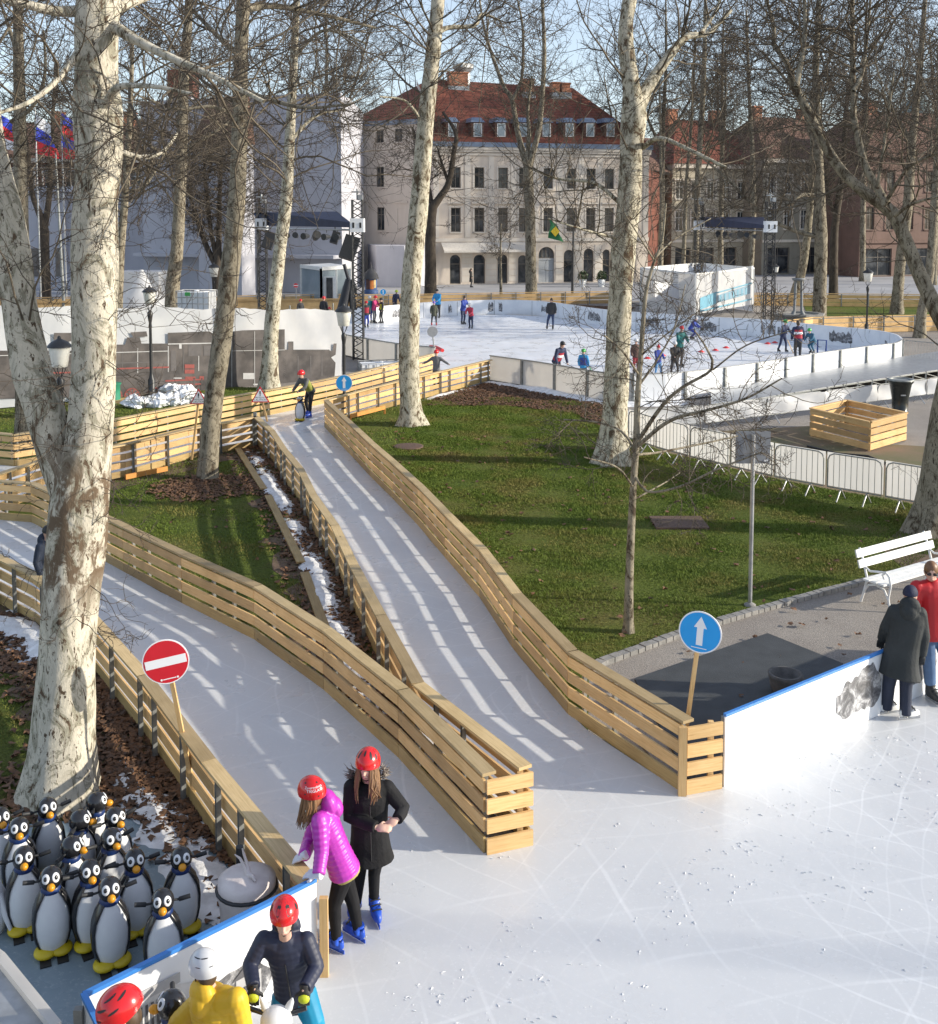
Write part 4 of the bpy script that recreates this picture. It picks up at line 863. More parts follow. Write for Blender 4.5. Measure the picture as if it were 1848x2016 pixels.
def px_limb(lst, Y, dy=0, dyend=0):        # [(px, py, width px)] -> world points and radii at depth Y
    n = len(lst); pts = []; rad = []
    for k, (x, y, w_) in enumerate(lst):
        yy = Y+dy+(dyend-dy)*k/max(1, n-1); pts.append(V(x, y, yy)); rad.append(w_/2*yy/FPX)
    return pts, rad

def bumpy(mb, pts, rad, n, amp, rng, flare=0, lump=0, mi=0):
    P, Rr = resamp(pts, rad, max(.12, rad[0]*.6)); rows = []; x = None; K = len(P); ph = rng.uniform(0, 6, 8)
    vs = []
    for k in range(K):
        t = (P[min(k+1, K-1)]-P[max(k-1, 0)]).normalized()
        if x is None: x = t.cross(Vector((0, 1, 0))).normalized()
        x = (x-t*x.dot(t)).normalized(); y = t.cross(x); z = P[k].z
        for j in range(n):
            a = 2*math.pi*j/n; q = 1+amp*(math.sin(3*a+ph[0]+z*1.1)*.5+math.sin(5*a+ph[1]-z*2.3)*.4+math.sin(2*a+ph[2]+z*3.7)*.5*lump+rng.normal(0, .25))
            if flare and z < flare: q *= 1+.16*(1-z/flare)**2*(1+.8*math.sin(5*a+ph[3]))
            vs.append(P[k]+(x*math.cos(a)+y*math.sin(a))*Rr[k]*q)
    fs = [(k*n+j, k*n+(j+1) % n, (k+1)*n+(j+1) % n, (k+1)*n+j) for k in range(K-1) for j in range(n)]
    mb.add(vs, fs, mi, None, True); return P, Rr
def tree(label, Y, stem, limbs=(), boughs=26, L=(1.6, 3.6), n2=7, n3=6, seed=1, bark_='bark', rmin=None, frm=.35, cat='tree', name='plane_tree', up=.03, n4=0, group=None, n=14, amp=.05, flare=1.2, lump=.6, fromtop=True, onlimb=10, tmat='twig', downs=0, sub=.45):
    rng = np.random.default_rng(seed); yw = W(stem[0][0], stem[0][1]).y
    if abs(yw-Y) < .13*Y: Y = yw
    rmin = rmin or (.30 if Y > 50 else .34)*Y/FPX; b = px_limb(stem, Y); base = b[0][0]
    root = empty(name, (base.x, base.y, 0), 0, label, cat, group or 'bare plane trees of the park'); mb = MB(); tb = TB()
    b[0][0] = Vector((base.x, base.y, -.1)); PS, RS = bumpy(mb, b[0], b[1], n, amp, rng, flare, lump); lp = []
    for k, l in enumerate(limbs):
        dy0, dy1 = (0, 0)
        if isinstance(l, tuple): l, dy1 = l
        p, r = px_limb(l, Y, dy0, dy1); P, Rr = bumpy(mb, p, r, max(6, n-4), amp*.8, rng); lp.append((P, Rr))
    adopt(mb.build('trunk', MT[bark_]), root)
    # boughs leaving the trunk's upper part and every limb
    def boughs_on(P, Rr, cnt, lo, hi, lscale=1.0):
        if cnt < 1: return
        A = np.array([tuple(p) for p in P]); rr = np.array(Rr); t = rng.uniform(lo, hi, cnt)*(len(A)-1); k = np.minimum(t.astype(int), len(A)-2); st = A[k]+(A[k+1]-A[k])*(t-k)[:, None]; d = norm(A[k+1]-A[k])
        r = norm(rng.normal(0, 1, d.shape)); r = norm(r-d*(r*d).sum(-1, keepdims=True)); di = norm(d*.35+r+np.array([0, 0, .1])); Ls = rng.uniform(L[0], L[1], cnt)*lscale
        r1 = np.minimum(np.maximum(Ls*.0075, rmin*1.9), rr[k]*.45+rmin*.5); P1 = grow(st, di, Ls, 9, .17, up, rng); tb.add(P1, r1, np.maximum(r1*.3, rmin), 6, 1); twigs(tb, P1, Ls, r1, rng, n2, n3, rmin, sub, .42, .22, up, 0, n4)
    boughs_on(PS, RS, boughs, frm, 1.0)
    for P, Rr in lp: boughs_on(P, Rr, max(2, int(onlimb*len(P)/14)), .2, 1.0, .8)
    if downs:                              # short water shoots low on the trunk
        A = np.array([tuple(p) for p in PS]); k = rng.integers(int(len(A)*.18), int(len(A)*.62), downs); th = rng.uniform(0, 6.28, downs); di = np.stack([np.cos(th), np.sin(th), rng.uniform(-.3, .5, downs)], 1); Ls = rng.uniform(.4, 1.3, downs); st = A[k]+di*np.array(RS)[k][:, None]*.8
        P1 = grow(st, di, Ls, 6, .28, -.02, rng); r1 = np.full(downs, rmin*1.3); tb.add(P1, r1, r1*.5, 4); twigs(tb, P1, Ls, r1, rng, 4, 3, rmin*.8, .5, .45, .3, -.01)
    adopt_crown = tb.build('crown', [MT[tmat], MT['bough'] if bark_ != 'bark3' else MT['twig']], root)
    return root
# --- the traced trees of the photograph
tree('huge mottled plane tree in front, forking low behind the penguin pen', 12.05, [(120, 1568, 150), (122, 1530, 138), (126, 1440, 122), (131, 1330, 113), (137, 1200, 110), (145, 1100, 112), (155, 1000, 118), (163, 935, 112), (176, 880, 92), (182, 800, 85), (186, 700, 84), (187, 600, 90), (188, 500, 88), (190, 400, 83), (196, 300, 92), (192, 220, 92), (189, 150, 80), (189, 60, 84), (194, 0, 84), (196, -120, 66), (200, -400, 42), (204, -700, 26)],
     [([(140, 960, 84), (108, 880, 74), (86, 800, 76), (64, 740, 77), (48, 660, 70), (38, 600, 66), (25, 500, 70), (12, 420, 66), (-4, 340, 52), (-18, 240, 42), (-30, 60, 34), (-60, -200, 22)], .5),
      ([(215, 45, 26), (262, 75, 20), (330, 110, 16), (420, 150, 12), (520, 200, 8)], -1.2), ([(175, 20, 24), (110, 22, 20), (40, 5, 16), (-60, -20, 12)], -.6), ([(225, 20, 22), (300, -10, 16), (420, -40, 11)], 1.0),
      ([(190, 235, 20), (215, 195, 17), (232, 172, 14), (300, 170, 9), (380, 185, 6)], -1.0), ([(232, 295, 12), (275, 310, 10), (320, 300, 8), (350, 262, 5)], .6), ([(178, 70, 20), (120, 150, 12), (60, 200, 9), (-10, 225, 6)], -1.2)],
     boughs=24, L=(1.2, 2.8), n2=7, n3=6, n4=2, seed=11, rmin=.0036, frm=.60, n=28, bark_='bark_front', amp=.05, flare=.9, lump=1.0, onlimb=9, downs=70, sub=.5)
tree('slender plane tree leaning right on the small lawn triangle', 26.6, [(411, 942, 42), (411, 925, 38), (417, 823, 38), (436, 677, 38), (454, 531, 38), (467, 385, 33), (473, 233, 30), (475, 120, 27), (480, 0, 26), (486, -150, 20), (492, -400, 10)],
     [([(478, 20, 16), (540, 12, 12), (640, 30, 8), (740, 55, 5)], 2), ([(474, 175, 12), (520, 192, 9), (600, 212, 7), (690, 205, 4)], -2), ([(472, 110, 12), (420, 62, 9), (380, 20, 6)], 1), ([(474, 235, 9), (420, 210, 7), (350, 215, 5), (280, 190, 4)], -1)], boughs=26, L=(2.5, 5.2), seed=12, bark_='bark2', frm=.5, n=16, n2=8, n3=7, sub=.42)
tree('brown barked plane tree behind the white water tank', 56, [(339, 604, 34), (341, 560, 28), (349, 493, 25), (357, 333, 23), (361, 200, 21), (367, 100, 18), (373, 0, 16), (378, -160, 10)], [([(372, 290, 9), (420, 262, 6), (452, 240, 4)], 1), ([(345, 310, 8), (300, 290, 6), (262, 262, 4)], -1)], boughs=32, L=(4, 7.5), seed=13, bark_='bark2', frm=.4, n=12, n2=8, n3=6)
tree('pale slim plane tree right behind the warning sign', 39, [(530, 766, 44), (531, 745, 36), (535, 650, 29), (551, 494, 25), (565, 385, 24), (573, 233, 19), (580, 100, 15), (585, 0, 13), (592, -160, 8)], [([(570, 280, 8), (620, 230, 6), (680, 215, 4)], 1), ([(580, 110, 8), (640, 60, 6), (720, 85, 4)], -2)], boughs=34, L=(3, 6), seed=14, bark_='bark', frm=.45, n=14, n2=8, n3=6)
tree('straight pale plane tree with root flare in the middle, before the rink', 33.3, [(812, 836, 60), (810, 815, 46), (807, 770, 40), (806, 700, 41), (808, 600, 39), (815, 500, 38), (826, 400, 36), (834, 300, 34), (843, 200, 31), (853, 100, 29), (863, 0, 26), (872, -150, 20), (880, -350, 10)],
     [([(858, 70, 12), (880, 55, 10), (935, 50, 8), (948, 28, 7), (985, 40, 4)], 1), ([(868, -20, 12), (930, -60, 8), (1010, -50, 5)], 1), ([(838, 250, 7), (800, 200, 5), (748, 190, 3)], -1)], boughs=36, L=(2.5, 5.5), seed=15, frm=.52, n=18, flare=.7, lump=.9, downs=8)
tree('big forked plane tree standing between the lawn and the crowd barriers', 28.0, [(1206, 912, 74), (1207, 890, 62), (1211, 800, 50), (1217, 700, 48), (1221, 600, 46), (1228, 500, 48), (1238, 400, 46), (1243, 300, 45), (1249, 225, 48), (1245, 180, 36), (1238, 130, 32), (1233, 90, 30), (1234, 40, 28), (1240, 0, 27), (1250, -150, 18), (1256, -350, 9)],
     [([(1256, 212, 32), (1272, 178, 26), (1300, 135, 21), (1330, 95, 17), (1355, 72, 14), (1395, 64, 11), (1440, 20, 7)], 1.5), ([(1266, 290, 12), (1300, 272, 9), (1360, 296, 8), (1430, 330, 6)], -2), ([(1380, 66, 9), (1410, 20, 6), (1440, -60, 5)], 1), ([(1222, 400, 9), (1170, 360, 7), (1100, 352, 5), (1040, 330, 3)], 1), ([(1222, 470, 7), (1160, 455, 5), (1080, 430, 3)], -1)], boughs=30, L=(2.2, 5), seed=16, frm=.5, n=22, lump=1.2, amp=.06, downs=30)
tree('grey plane tree with three raised forks in front of the cream house', 86, [(1047, 592, 25), (1046, 540, 22), (1044, 420, 20), (1040, 335, 19), (1038, 300, 8)], [([(1040, 335, 14), (1022, 270, 11), (1008, 195, 9), (990, 165, 8), (955, 60, 5), (940, -40, 3)], 2), ([(1042, 330, 12), (1062, 250, 11), (1070, 160, 9), (1072, 90, 8), (1068, 0, 6), (1064, -60, 4)], -2), ([(1039, 320, 10), (1042, 260, 8), (1040, 215, 6), (1048, 150, 4)], 0), ([(1010, 198, 7), (1028, 150, 6), (1030, 60, 5), (1020, 0, 3)], 1)], boughs=4, L=(3, 6), seed=17, bark_='bark2', frm=.6, n=10, onlimb=7, n2=5, n3=4)
tree('dark crooked tree with forked bough beside the straight pale trunk', 90, [(849, 592, 26), (848, 520, 22), (850, 420, 20), (862, 395, 15), (884, 360, 12), (894, 300, 10), (898, 262, 8), (872, 220, 5)], [([(850, 400, 10), (835, 330, 8), (812, 250, 5)], 1), ([(884, 362, 7), (870, 320, 5), (862, 290, 3)], 0)], boughs=14, L=(3, 6), seed=18, bark_='bark3', n=10, n2=6, n3=5)
tree('slim young tree with pale bark on the lawn behind the blue arrow sign', 16.75, [(1238, 1244, 25), (1238, 1225, 21), (1240, 1126, 17), (1247, 965, 14), (1253, 874, 14), (1256, 782, 12), (1263, 690, 10), (1268, 620, 8.5), (1274, 566, 7), (1291, 507, 6), (1304, 475, 5), (1312, 400, 3)],
     [([(1254, 872, 9), (1305, 798, 8), (1345, 762, 7), (1402, 727, 6), (1394, 690, 4.5), (1368, 650, 3)], -.8), ([(1254, 880, 9), (1320, 828, 8), (1400, 806, 6), (1470, 784, 5), (1540, 745, 3.5)], -1.6), ([(1254, 890, 6), (1225, 850, 5), (1180, 832, 4), (1110, 826, 3)], 1), ([(1250, 935, 6), (1275, 968, 5), (1340, 958, 5), (1410, 925, 4), (1500, 890, 3)], -1), ([(1254, 895, 6), (1300, 890, 5), (1400, 870, 4), (1490, 850, 2.5)], 1.4), ([(1248, 960, 5), (1215, 920, 4), (1150, 900, 3)], -1), ([(1246, 985, 4), (1310, 950, 3), (1340, 930, 2)], 1), ([(1258, 760, 5), (1300, 700, 4), (1330, 640, 3), (1350, 560, 2)], .8), ([(1260, 740, 5), (1225, 690, 4), (1190, 660, 2.5)], -.8), ([(1262, 700, 4), (1310, 660, 3), (1380, 610, 2)], -1), ([(1290, 508, 4), (1330, 470, 3), (1400, 430, 2)], .8), ([(1288, 512, 4), (1262, 470, 3), (1230, 420, 2)], -.6), ([(1404, 728, 4), (1470, 680, 3), (1560, 650, 2)], -1.4)],
     boughs=16, L=(.5, 1.4), seed=19, bark_='bark2', frm=.45, rmin=.0036, n=12, amp=.03, flare=.2, onlimb=7, n2=6, n3=5, name='young_tree', tmat='twig', sub=.6, up=.0)
tree('dark leaning plane tree at the right edge with a long bough across the sky', 22, [(1830, 1050, 84), (1836, 1020, 76), (1855, 900, 68), (1872, 790, 64), (1886, 700, 58), (1884, 650, 44)],
     [([(1886, 700, 50), (1868, 650, 38), (1845, 612, 31), (1812, 542, 28), (1784, 473, 26), (1758, 420, 26), (1702, 378, 22), (1658, 337, 20), (1620, 277, 18), (1595, 227, 17), (1566, 172, 15), (1548, 120, 9), (1524, 90, 8), (1524, 50, 7), (1508, -10, 6), (1490, -120, 4)], 2.5), ([(1568, 172, 11), (1580, 110, 9), (1586, 50, 8), (1582, -40, 6)], 1), ([(1746, 402, 17), (1727, 368, 15), (1704, 325, 14), (1690, 270, 13), (1682, 230, 12), (1681, 176, 10), (1679, 90, 9), (1679, 0, 8), (1684, -100, 5)], 1.5), ([(1681, 180, 8), (1699, 140, 7), (1709, 60, 6), (1716, -20, 4)], 1), ([(1740, 405, 9), (1790, 330, 6), (1850, 300, 5)], -1), ([(1762, 425, 8), (1800, 400, 6), (1880, 380, 4)], -1), ([(1727, 372, 7), (1745, 260, 5), (1760, 140, 4)], 0), ([(1890, 690, 46), (1960, 500, 36), (1990, 200, 24), (2010, -100, 12)], 1)],
     boughs=4, L=(2, 4), seed=20, bark_='bark2', frm=.7, n=20, flare=.9, onlimb=10, n2=7, n3=6, downs=6)  # darker bark puts the shaded side of this trunk into its colour
R_ = [('broad plane trunk behind the statue, right of the stage mast', 70, [(1613, 630, 28), (1615, 560, 26), (1617, 473, 25), (1613, 347, 20), (1609, 221, 16), (1607, 126, 13), (1613, 0, 9)], [([(1610, 385, 10), (1580, 384, 8), (1558, 402, 4)], -1), ([(1612, 466, 9), (1560, 452, 8), (1500, 420, 7), (1430, 350, 5), (1370, 300, 3)], 1), ([(1608, 300, 9), (1570, 190, 7), (1500, 100, 5)], 1)], 'bark2'),
      ('leaning plane trunk left of the broad trunk behind the statue', 78, [(1560, 600, 22), (1568, 570, 19), (1582, 520, 17), (1595, 410, 14), (1600, 300, 10), (1598, 180, 7)], [], 'bark2'),
      ('upright plane trunk right of the broad trunk behind the statue', 84, [(1642, 568, 19), (1642, 500, 17), (1645, 441, 15), (1655, 370, 13), (1661, 315, 11), (1668, 200, 8), (1690, 60, 5)], [([(1646, 430, 8), (1630, 380, 6), (1625, 320, 4)], 0)], 'bark3'),
      ('pale knobbly plane trunk near the right lamp post', 68, [(1766, 618, 24), (1771, 536, 21), (1787, 410, 20), (1796, 284, 16), (1809, 158, 12), (1822, 0, 8)], [([(1796, 284, 9), (1740, 190, 7), (1690, 170, 4)], 1)], 'bark2'),
      ('pale plane trunk behind the fence at the far right edge', 58, [(1811, 664, 24), (1815, 620, 20), (1831, 536, 18), (1840, 410, 16), (1848, 280, 13), (1856, 120, 9)], [], 'bark2'),
      ('thin plane trunk behind the white printed hut', 92, [(1472, 562, 14), (1478, 530, 12), (1484, 410, 11), (1481, 284, 9), (1475, 170, 7), (1470, 20, 4)], [], 'bark2'),
      ('thin plane trunk left of the dark stage roof on the right', 95, [(1368, 562, 15), (1369, 520, 13), (1375, 346, 12), (1385, 178, 10), (1388, 77, 8), (1390, -40, 5)], [], 'bark2'),
      ('slim crooked stem in front of the red brick wall', 98, [(1344, 560, 9), (1348, 470, 8), (1352, 360, 7), (1362, 240, 6), (1370, 60, 4)], [], 'bark2'),
      ('very thin straight sapling in front of the red brick wall', 98, [(1302, 560, 7), (1302, 400, 6), (1301, 260, 5), (1298, 140, 3)], [], 'bark2'),
      ('slim pale sapling standing before the big house door', 92, [(1090*.9625+-62, 582, 6), (986, 500, 4), (987, 440, 3)], [], 'bark2')]
for k, (lb, Y, st, li, bk) in enumerate(R_):
    tree(lb, Y, st, li, boughs=34 if st[0][2] > 10 else 12, L=(4.0, 8.5) if st[0][2] > 10 else (1.5, 3.5), seed=40+k, bark_=bk, frm=.42, n=10, n2=8, n3=6, onlimb=9, up=.045)
L_ = [('dark forked tree before the white gallery on the left', 84, [(89, 548, 22), (88, 500, 20), (87, 455, 20), (82, 430, 14), (64, 380, 10), (56, 300, 8), (40, 200, 5)], [([(88, 450, 14), (96, 400, 12), (100, 340, 11), (104, 250, 8), (110, 120, 5)], 1)], 'bark3'),
      ('pale trunk at the far left, passing behind the front tree fork', 31, [(47, 885, 34), (45, 700, 30), (42, 400, 27), (40, 250, 24), (39, 180, 23), (37, 100, 21), (35, 0, 18), (30, -150, 10)], [([(22, 240, 9), (60, 215, 9), (82, 175, 8), (90, 130, 6), (86, 60, 4)], -1), ([(38, 120, 10), (20, 60, 8), (0, 0, 5)], 1)], 'bark2'),
      ('grey trunk hugging the right side of the front plane tree', 48, [(228, 722, 22), (233, 600, 19), (238, 493, 17), (246, 400, 15), (252, 300, 13), (258, 200, 10), (262, 60, 6)], [([(248, 378, 9), (280, 370, 7), (310, 330, 5), (330, 290, 4)], 1)], 'bark2'),
      ('dark multi stemmed tree against the white hall', 82, [(430, 552, 24), (429, 528, 22), (431, 500, 13), (432, 430, 10), (434, 360, 8), (440, 250, 5)], [([(427, 525, 12), (405, 480, 11), (388, 430, 9), (370, 372, 6)], 1), ([(428, 515, 10), (415, 450, 9), (408, 380, 7), (400, 300, 4)], 0), ([(432, 520, 10), (452, 470, 8), (462, 400, 6), (470, 320, 4)], -1)], 'bark3')]
for k, (lb, Y, st, li, bk) in enumerate(L_):
    tree(lb, Y, st, li, boughs=16 if st[0][0] < 100 else 30, L=(3.5, 7) if Y > 40 else (1.6, 3.2), seed=60+k, bark_=bk, frm=.45, n=10, n2=8, n3=6, onlimb=10)
# background trees whose crowns only show as fine branch work: copies of one tree
g0 = tree('bare tree in the row behind, its crown seen left of the cream house roof', 96, [(640, 566, 13), (642, 420, 11), (640, 250, 9), (644, 120, 6), (640, -20, 3)], [([(641, 300, 7), (600, 200, 5), (570, 90, 3)], 2), ([(641, 280, 7), (690, 190, 5), (730, 60, 3)], -2)], boughs=30, L=(3.5, 7), seed=77, bark_='bark2', n=8, n2=6, n3=5, onlimb=6)
gx = [(1300, 110, 1.05, 'bare tree beside the red brick wall right of the cream house'), (1420, 108, 1.0, 'bare tree before the ochre house facade'), (1700, 110, 1.1, 'bare tree before the seam of beige and pink houses'), (1840, 104, 1.0, 'bare tree before the pink house at the right edge'), (1230, 112, .95, 'bare tree at the right corner of the cream house')]
p0 = V(640, 566, 96)
for k, (px, Y, s_, lb) in enumerate(gx):
    c = copy_tree(g0); x = (px-CX)/FPX*Y
    c.location = (x, Y, 0); c.rotation_euler = (0, 0, 1.3*k+.6); c['label'] = lb
    c.scale = (s_, s_, s_)
# a plane tree just outside the frame on the right, whose trunk shadow crosses the open ice
for k, (xx, yy, rr) in enumerate(((38, 5.15, .075),)):
    mb = MB(); bumpy(mb, [Vector((xx, yy, -.1)), Vector((xx+.2, yy, 4)), Vector((xx-.1, yy+.1, 9)), Vector((xx, yy, 15))], [rr*1.3, rr, rr*.85, rr*.4], 14, .05, np.random.default_rng(5+k), 1.0)
    root = empty('plane_tree', (xx, yy, 0), 0, 'bare plane tree beyond the right picture edge beside the open ice', 'tree', 'bare plane trees of the park'); adopt(mb.build('trunk', MT['bark']), root)
# ================================================================== street furniture and other things
def sign_disc(label, px, py, rpx, Y, yaw, kind, base=None, polem='wood', tilt=0, back=False, name='road_sign'):
    c = V(px, py, Y); r = rpx*Y/FPX; root = empty(name, (c.x, c.y, 0), 0, label, 'sign'); M = Matrix.Rotation(yaw, 4, 'Z') @ Matrix.Rotation(tilt, 4, 'Y')
    f = lambda x, z, o=0: c+M @ Vector((x, -o, z)); N = 40
    def disc(mb, rr, o0, o1, mi):
        P = [f(rr*math.cos(2*math.pi*k/N), rr*math.sin(2*math.pi*k/N), o0) for k in range(N)]; Q = [f(rr*math.cos(2*math.pi*k/N), rr*math.sin(2*math.pi*k/N), o1) for k in range(N)]
        mb.add(P+Q, [tuple(range(N-1, -1, -1)), tuple(range(N, 2*N))]+[(k, (k+1) % N, N+(k+1) % N, N+k) for k in range(N)], mi)
    mb = MB()
    if kind == 'arrow':
        disc(mb, r, -.012, .0, 1); disc(mb, r*.94, .0, .002, 0)
        mb.prism([f(x*r, z*r, .002) for x, z in ((-.15, -.62), (.15, -.62), (.15, .22), (.30, .22), (0, .76), (-.30, .22), (-.15, .22))], M @ Vector((0, -.003, 0)), 1)
        mb.prism([f(x*r, z*r, .002) for x, z in ((-.36, -.77), (.36, -.77), (.36, -.735), (-.36, -.735))], M @ Vector((0, -.002, 0)), 1); mats = [MT['sign_blue'], MT['sign_white']]
    elif kind == 'noentry':
        disc(mb, r, -.012, .0, 1); disc(mb, r*.95, .0, .002, 0); mb.prism([f(x*r, z*r, .002) for x, z in ((-.88, -.19), (.88, -.19), (.88, .19), (-.88, .19))], M @ Vector((0, -.003, 0)), 1)
        mb.prism([f(x*r, z*r, .002) for x, z in ((-.26, -.79), (.30, -.79), (.30, -.75), (-.26, -.75))], M @ Vector((0, -.002, 0)), 1)
        for sx in (-.33, .37): P = [f(sx*r+.05*r*math.cos(a*.785), -.77*r+.05*r*math.sin(a*.785), .002) for a in range(8)]; mb.prism(P, M @ Vector((0, -.002, 0)), 1)
        mats = [MT['sign_red'], MT['sign_white']]
    else: disc(mb, r, -.012, 0, 0); mats = [MT['sign_back']]
    adopt(mb.build('sign_face', mats), root); b = base if base is not None else Vector((c.x, c.y, 0)); mb = MB(); o = M @ Vector((0, .035, 0)); t = c+o+Vector((0, 0, r*.4))
    if polem == 'wood': mb.beam(b, t, .045, .035, (0, -1, 0))
    else: mb.tube([b, t], .03, 8)
    adopt(mb.build('pole', MT[polem]), root); return root
Yb = W(1340, 1560).y+.3
b = V(1345, 1440, Yb+.1); b = Vector((b.x, Yb+.12, .15)); sign_disc('large round blue arrow sign on a wooden stick near the right fence end', 1379, 1245, 43.5, Yb-.1, R(-24), 'arrow', b, tilt=R(4))
b = W(378, 1560, .15); sign_disc('round red no entry sign on a leaning wooden stick by the lower lane', 327, 1303, 46.5, b.y-.13, R(10), 'noentry', Vector((V(383, 1570, b.y).x, b.y, .15)), tilt=R(-10))
b = W(678, 824); sign_disc('smaller round blue arrow sign on the lamp post at the lane top', 678, 754, 16.5, b.y-.15, R(0), 'arrow', b, 'black')
b = W(1048*.9625-140, 768); sign_disc('grey back of a round sign on a pole beside the straight pale trunk', 852, 653, 10.5, W(856, 730).y, R(12), 'back', W(859, 728), 'steel_l')
sign_disc('tiny round blue sign on the far fence behind the yellow vest skater', 755, 575, 6, 74, R(12), 'arrow', Vector((V(755, 575, 74).x, 74.1, 0)), 'steel_l')
sign_disc('tiny round no entry sign left of the glass pavilion', 583, 562, 4.8, 76, R(0), 'noentry', Vector((V(583, 562, 76).x, 76.1, 0)), 'steel_l')
def warn(label, px, py, w_, bx, by):
    b = W(bx, by, .3); Y = b.y; c = V(px, py, Y-.05); r = w_/2*Y/FPX; root = empty('warning_sign', (c.x, c.y, 0), 0, label, 'sign', 'triangular caution signs by the upper lane'); f = lambda x, z, o: c+Vector((x*r, -o, z*r))
    def tri(mb, k, o, d, mi):
        z0 = -.72; mb.prism([f(-k, z0+(1-k)*.58, o), f(k, z0+(1-k)*.58, o), f(0, 1.02-(1-k)*1.16, o)], (0, -d, 0), mi)
    mb = MB(); tri(mb, 1, 0, .012, 0); tri(mb, .80, .0125, .003, 1)
    mb.prism([f(x, z, .0158) for x, z in ((-.05, .12), (.05, .12), (.085, .50), (-.085, .50))], (0, -.003, 0), 2); mb.prism([f(.06*math.cos(a*.785), .02+.06*math.sin(a*.785), .0158) for a in range(8)], (0, -.003, 0), 2)
    for txt, z, s_ in (('PREVIDNO', -.20, .235), ('CAUTION', -.45, .30)):
        vs, fs = text_geo(txt, s_); mb.add([f(v.x, z+v.y, .0165) for v in vs], fs, 2)
    adopt(mb.build('sign_face', [MT['sign_red'], MT['sign_white'], MT['black']]), root); mb = MB(); mb.beam(b, c+Vector((0, .03, .2*r)), .05, .04, (0, -1, 0)); adopt(mb.build('pole', MT['wood']), root)
warn('triangular caution sign on a wooden stick where the lanes meet', 513, 779, 37, 527, 830)
warn('triangular caution sign half behind the slender leaning trunk', 392, 783, 36, 378, 905)
# square sign back on tall pole
b = W(1477, 1192); root = empty('road_sign', b, 0, 'grey back of a square sign on a tall steel pole by the gravel path', 'sign'); mb = MB(); t = V(1484, 855, b.y); mb.tube([b, t], .034, 10); adopt(mb.build('pole', MT['steel_l']), root)
q = [V(x, y, b.y-.0) for x, y in ((1451, 850), (1520, 850), (1518, 914), (1451, 914))]; mb = MB(); mb.prism([p+Vector((0, .05, 0)) for p in q], (0, .015, 0)); adopt(mb.build('sign_back', MT['sign_back']), root)
mb = MB(); p = V(1510, 908, b.y); mb.box((p.x, p.y+.045, p.z), (.06, .006, .03)); adopt(mb.build('sticker', MT['sign_white']), root)
mb = MB(); mb.lathe([(.10, 0), (.10, .02), (.04, .05)], b, 10); adopt(mb.build('pole_foot', MT['stone']), root)
# lamp posts
def lamp(label, px, ytop, ybase, wl, Y=None, double=False):
    b = W(px, ybase) if Y is None else Vector((V(px, 500, Y).x, Y, 0)); Y = b.y; s_ = Y/FPX; zt = V(px, ytop, Y).z; w_ = wl*s_; root = empty('street_lamp', b, 0, label, 'street lamp', 'old style park lamps')
    mb = MB(); h = zt-w_*1.75; k = h/3.2
    mb.lathe([(.17*k, 0), (.17*k, .25*k), (.12*k, .3*k), (.13*k, .75*k), (.08*k, .85*k), (.06*k, 1.0*k), (.05*k, h*.8), (.06*k, h*.82), (.05*k, h*.86), (.09*k, h*.93), (.10*k, h*.97), (.04*k, h)], b, 12); adopt(mb.build('pole', MT['black']), root)
    mb = MB(); z0 = h+w_*.42
    for a in range(4): x, y = math.cos(a*1.57+.78), math.sin(a*1.57+.78); mb.tube([b+Vector((x*.02, y*.02, h-.02)), b+Vector((x*w_*.2, y*w_*.2, h+w_*.2)), b+Vector((x*w_*.3, y*w_*.3, z0+.01))], .012*k, 5)
    adopt(mb.build('bracket', MT['black']), root); mb = MB(); mb.lathe([(w_*.30, z0), (w_*.33, z0+.01), (w_*.46, z0+w_*.86)], b, 12); adopt(mb.build('lamp_shade', MT['lantern']), root)
    mb = MB(); mb.lathe([(w_*.54, z0+w_*.86), (w_*.52, z0+w_*.92), (w_*.36, z0+w_*1.08), (w_*.12, z0+w_*1.2), (w_*.07, z0+w_*1.24), (w_*.08, z0+w_*1.3), (.005, z0+w_*1.36)], b, 14); adopt(mb.build('lamp_cap', MT['black']), root)
    return root
lamp('black park lamp with white lantern before the locomotive banner', 300, 562, 790, 28)
lamp('black park lamp with large grey lantern between the two front trunk forks', 112, 662, 985, 46, Y=23.5)
lamp('black park lamp at the lane top, carrying the blue arrow sign', 679, 598, 824, 33)
lamp('park lamp behind the white tank on the left', 423, 517, 605, 21)
lamp('park lamp beyond the rink right end by the curved fence', 1711, 528, 668, 20, Y=58)
lamp('far park lamp before the ochre house, left one', 1406, 530, 575, 13, Y=90)
lamp('far park lamp before the ochre house, right one', 1529, 520, 575, 12, Y=92)
mb = MB(); b = Vector((V(124, 500, 70).x, 70, 0)); mb.tube([b, V(110, 300, 70)], [.12, .06], 8); mb.build('flag_pole', MT['galv'], label='plain grey lamp mast rising left of the front plane tree', cat='pole')
mb = MB(); b = Vector((V(1128, 500, 92).x, 92, 0)); mb.tube([b, V(1130, 432, 92)], [.12, .07], 8); mb.build('lamp_mast', MT['black'], label='tall dark lamp mast before the cream house', cat='pole')
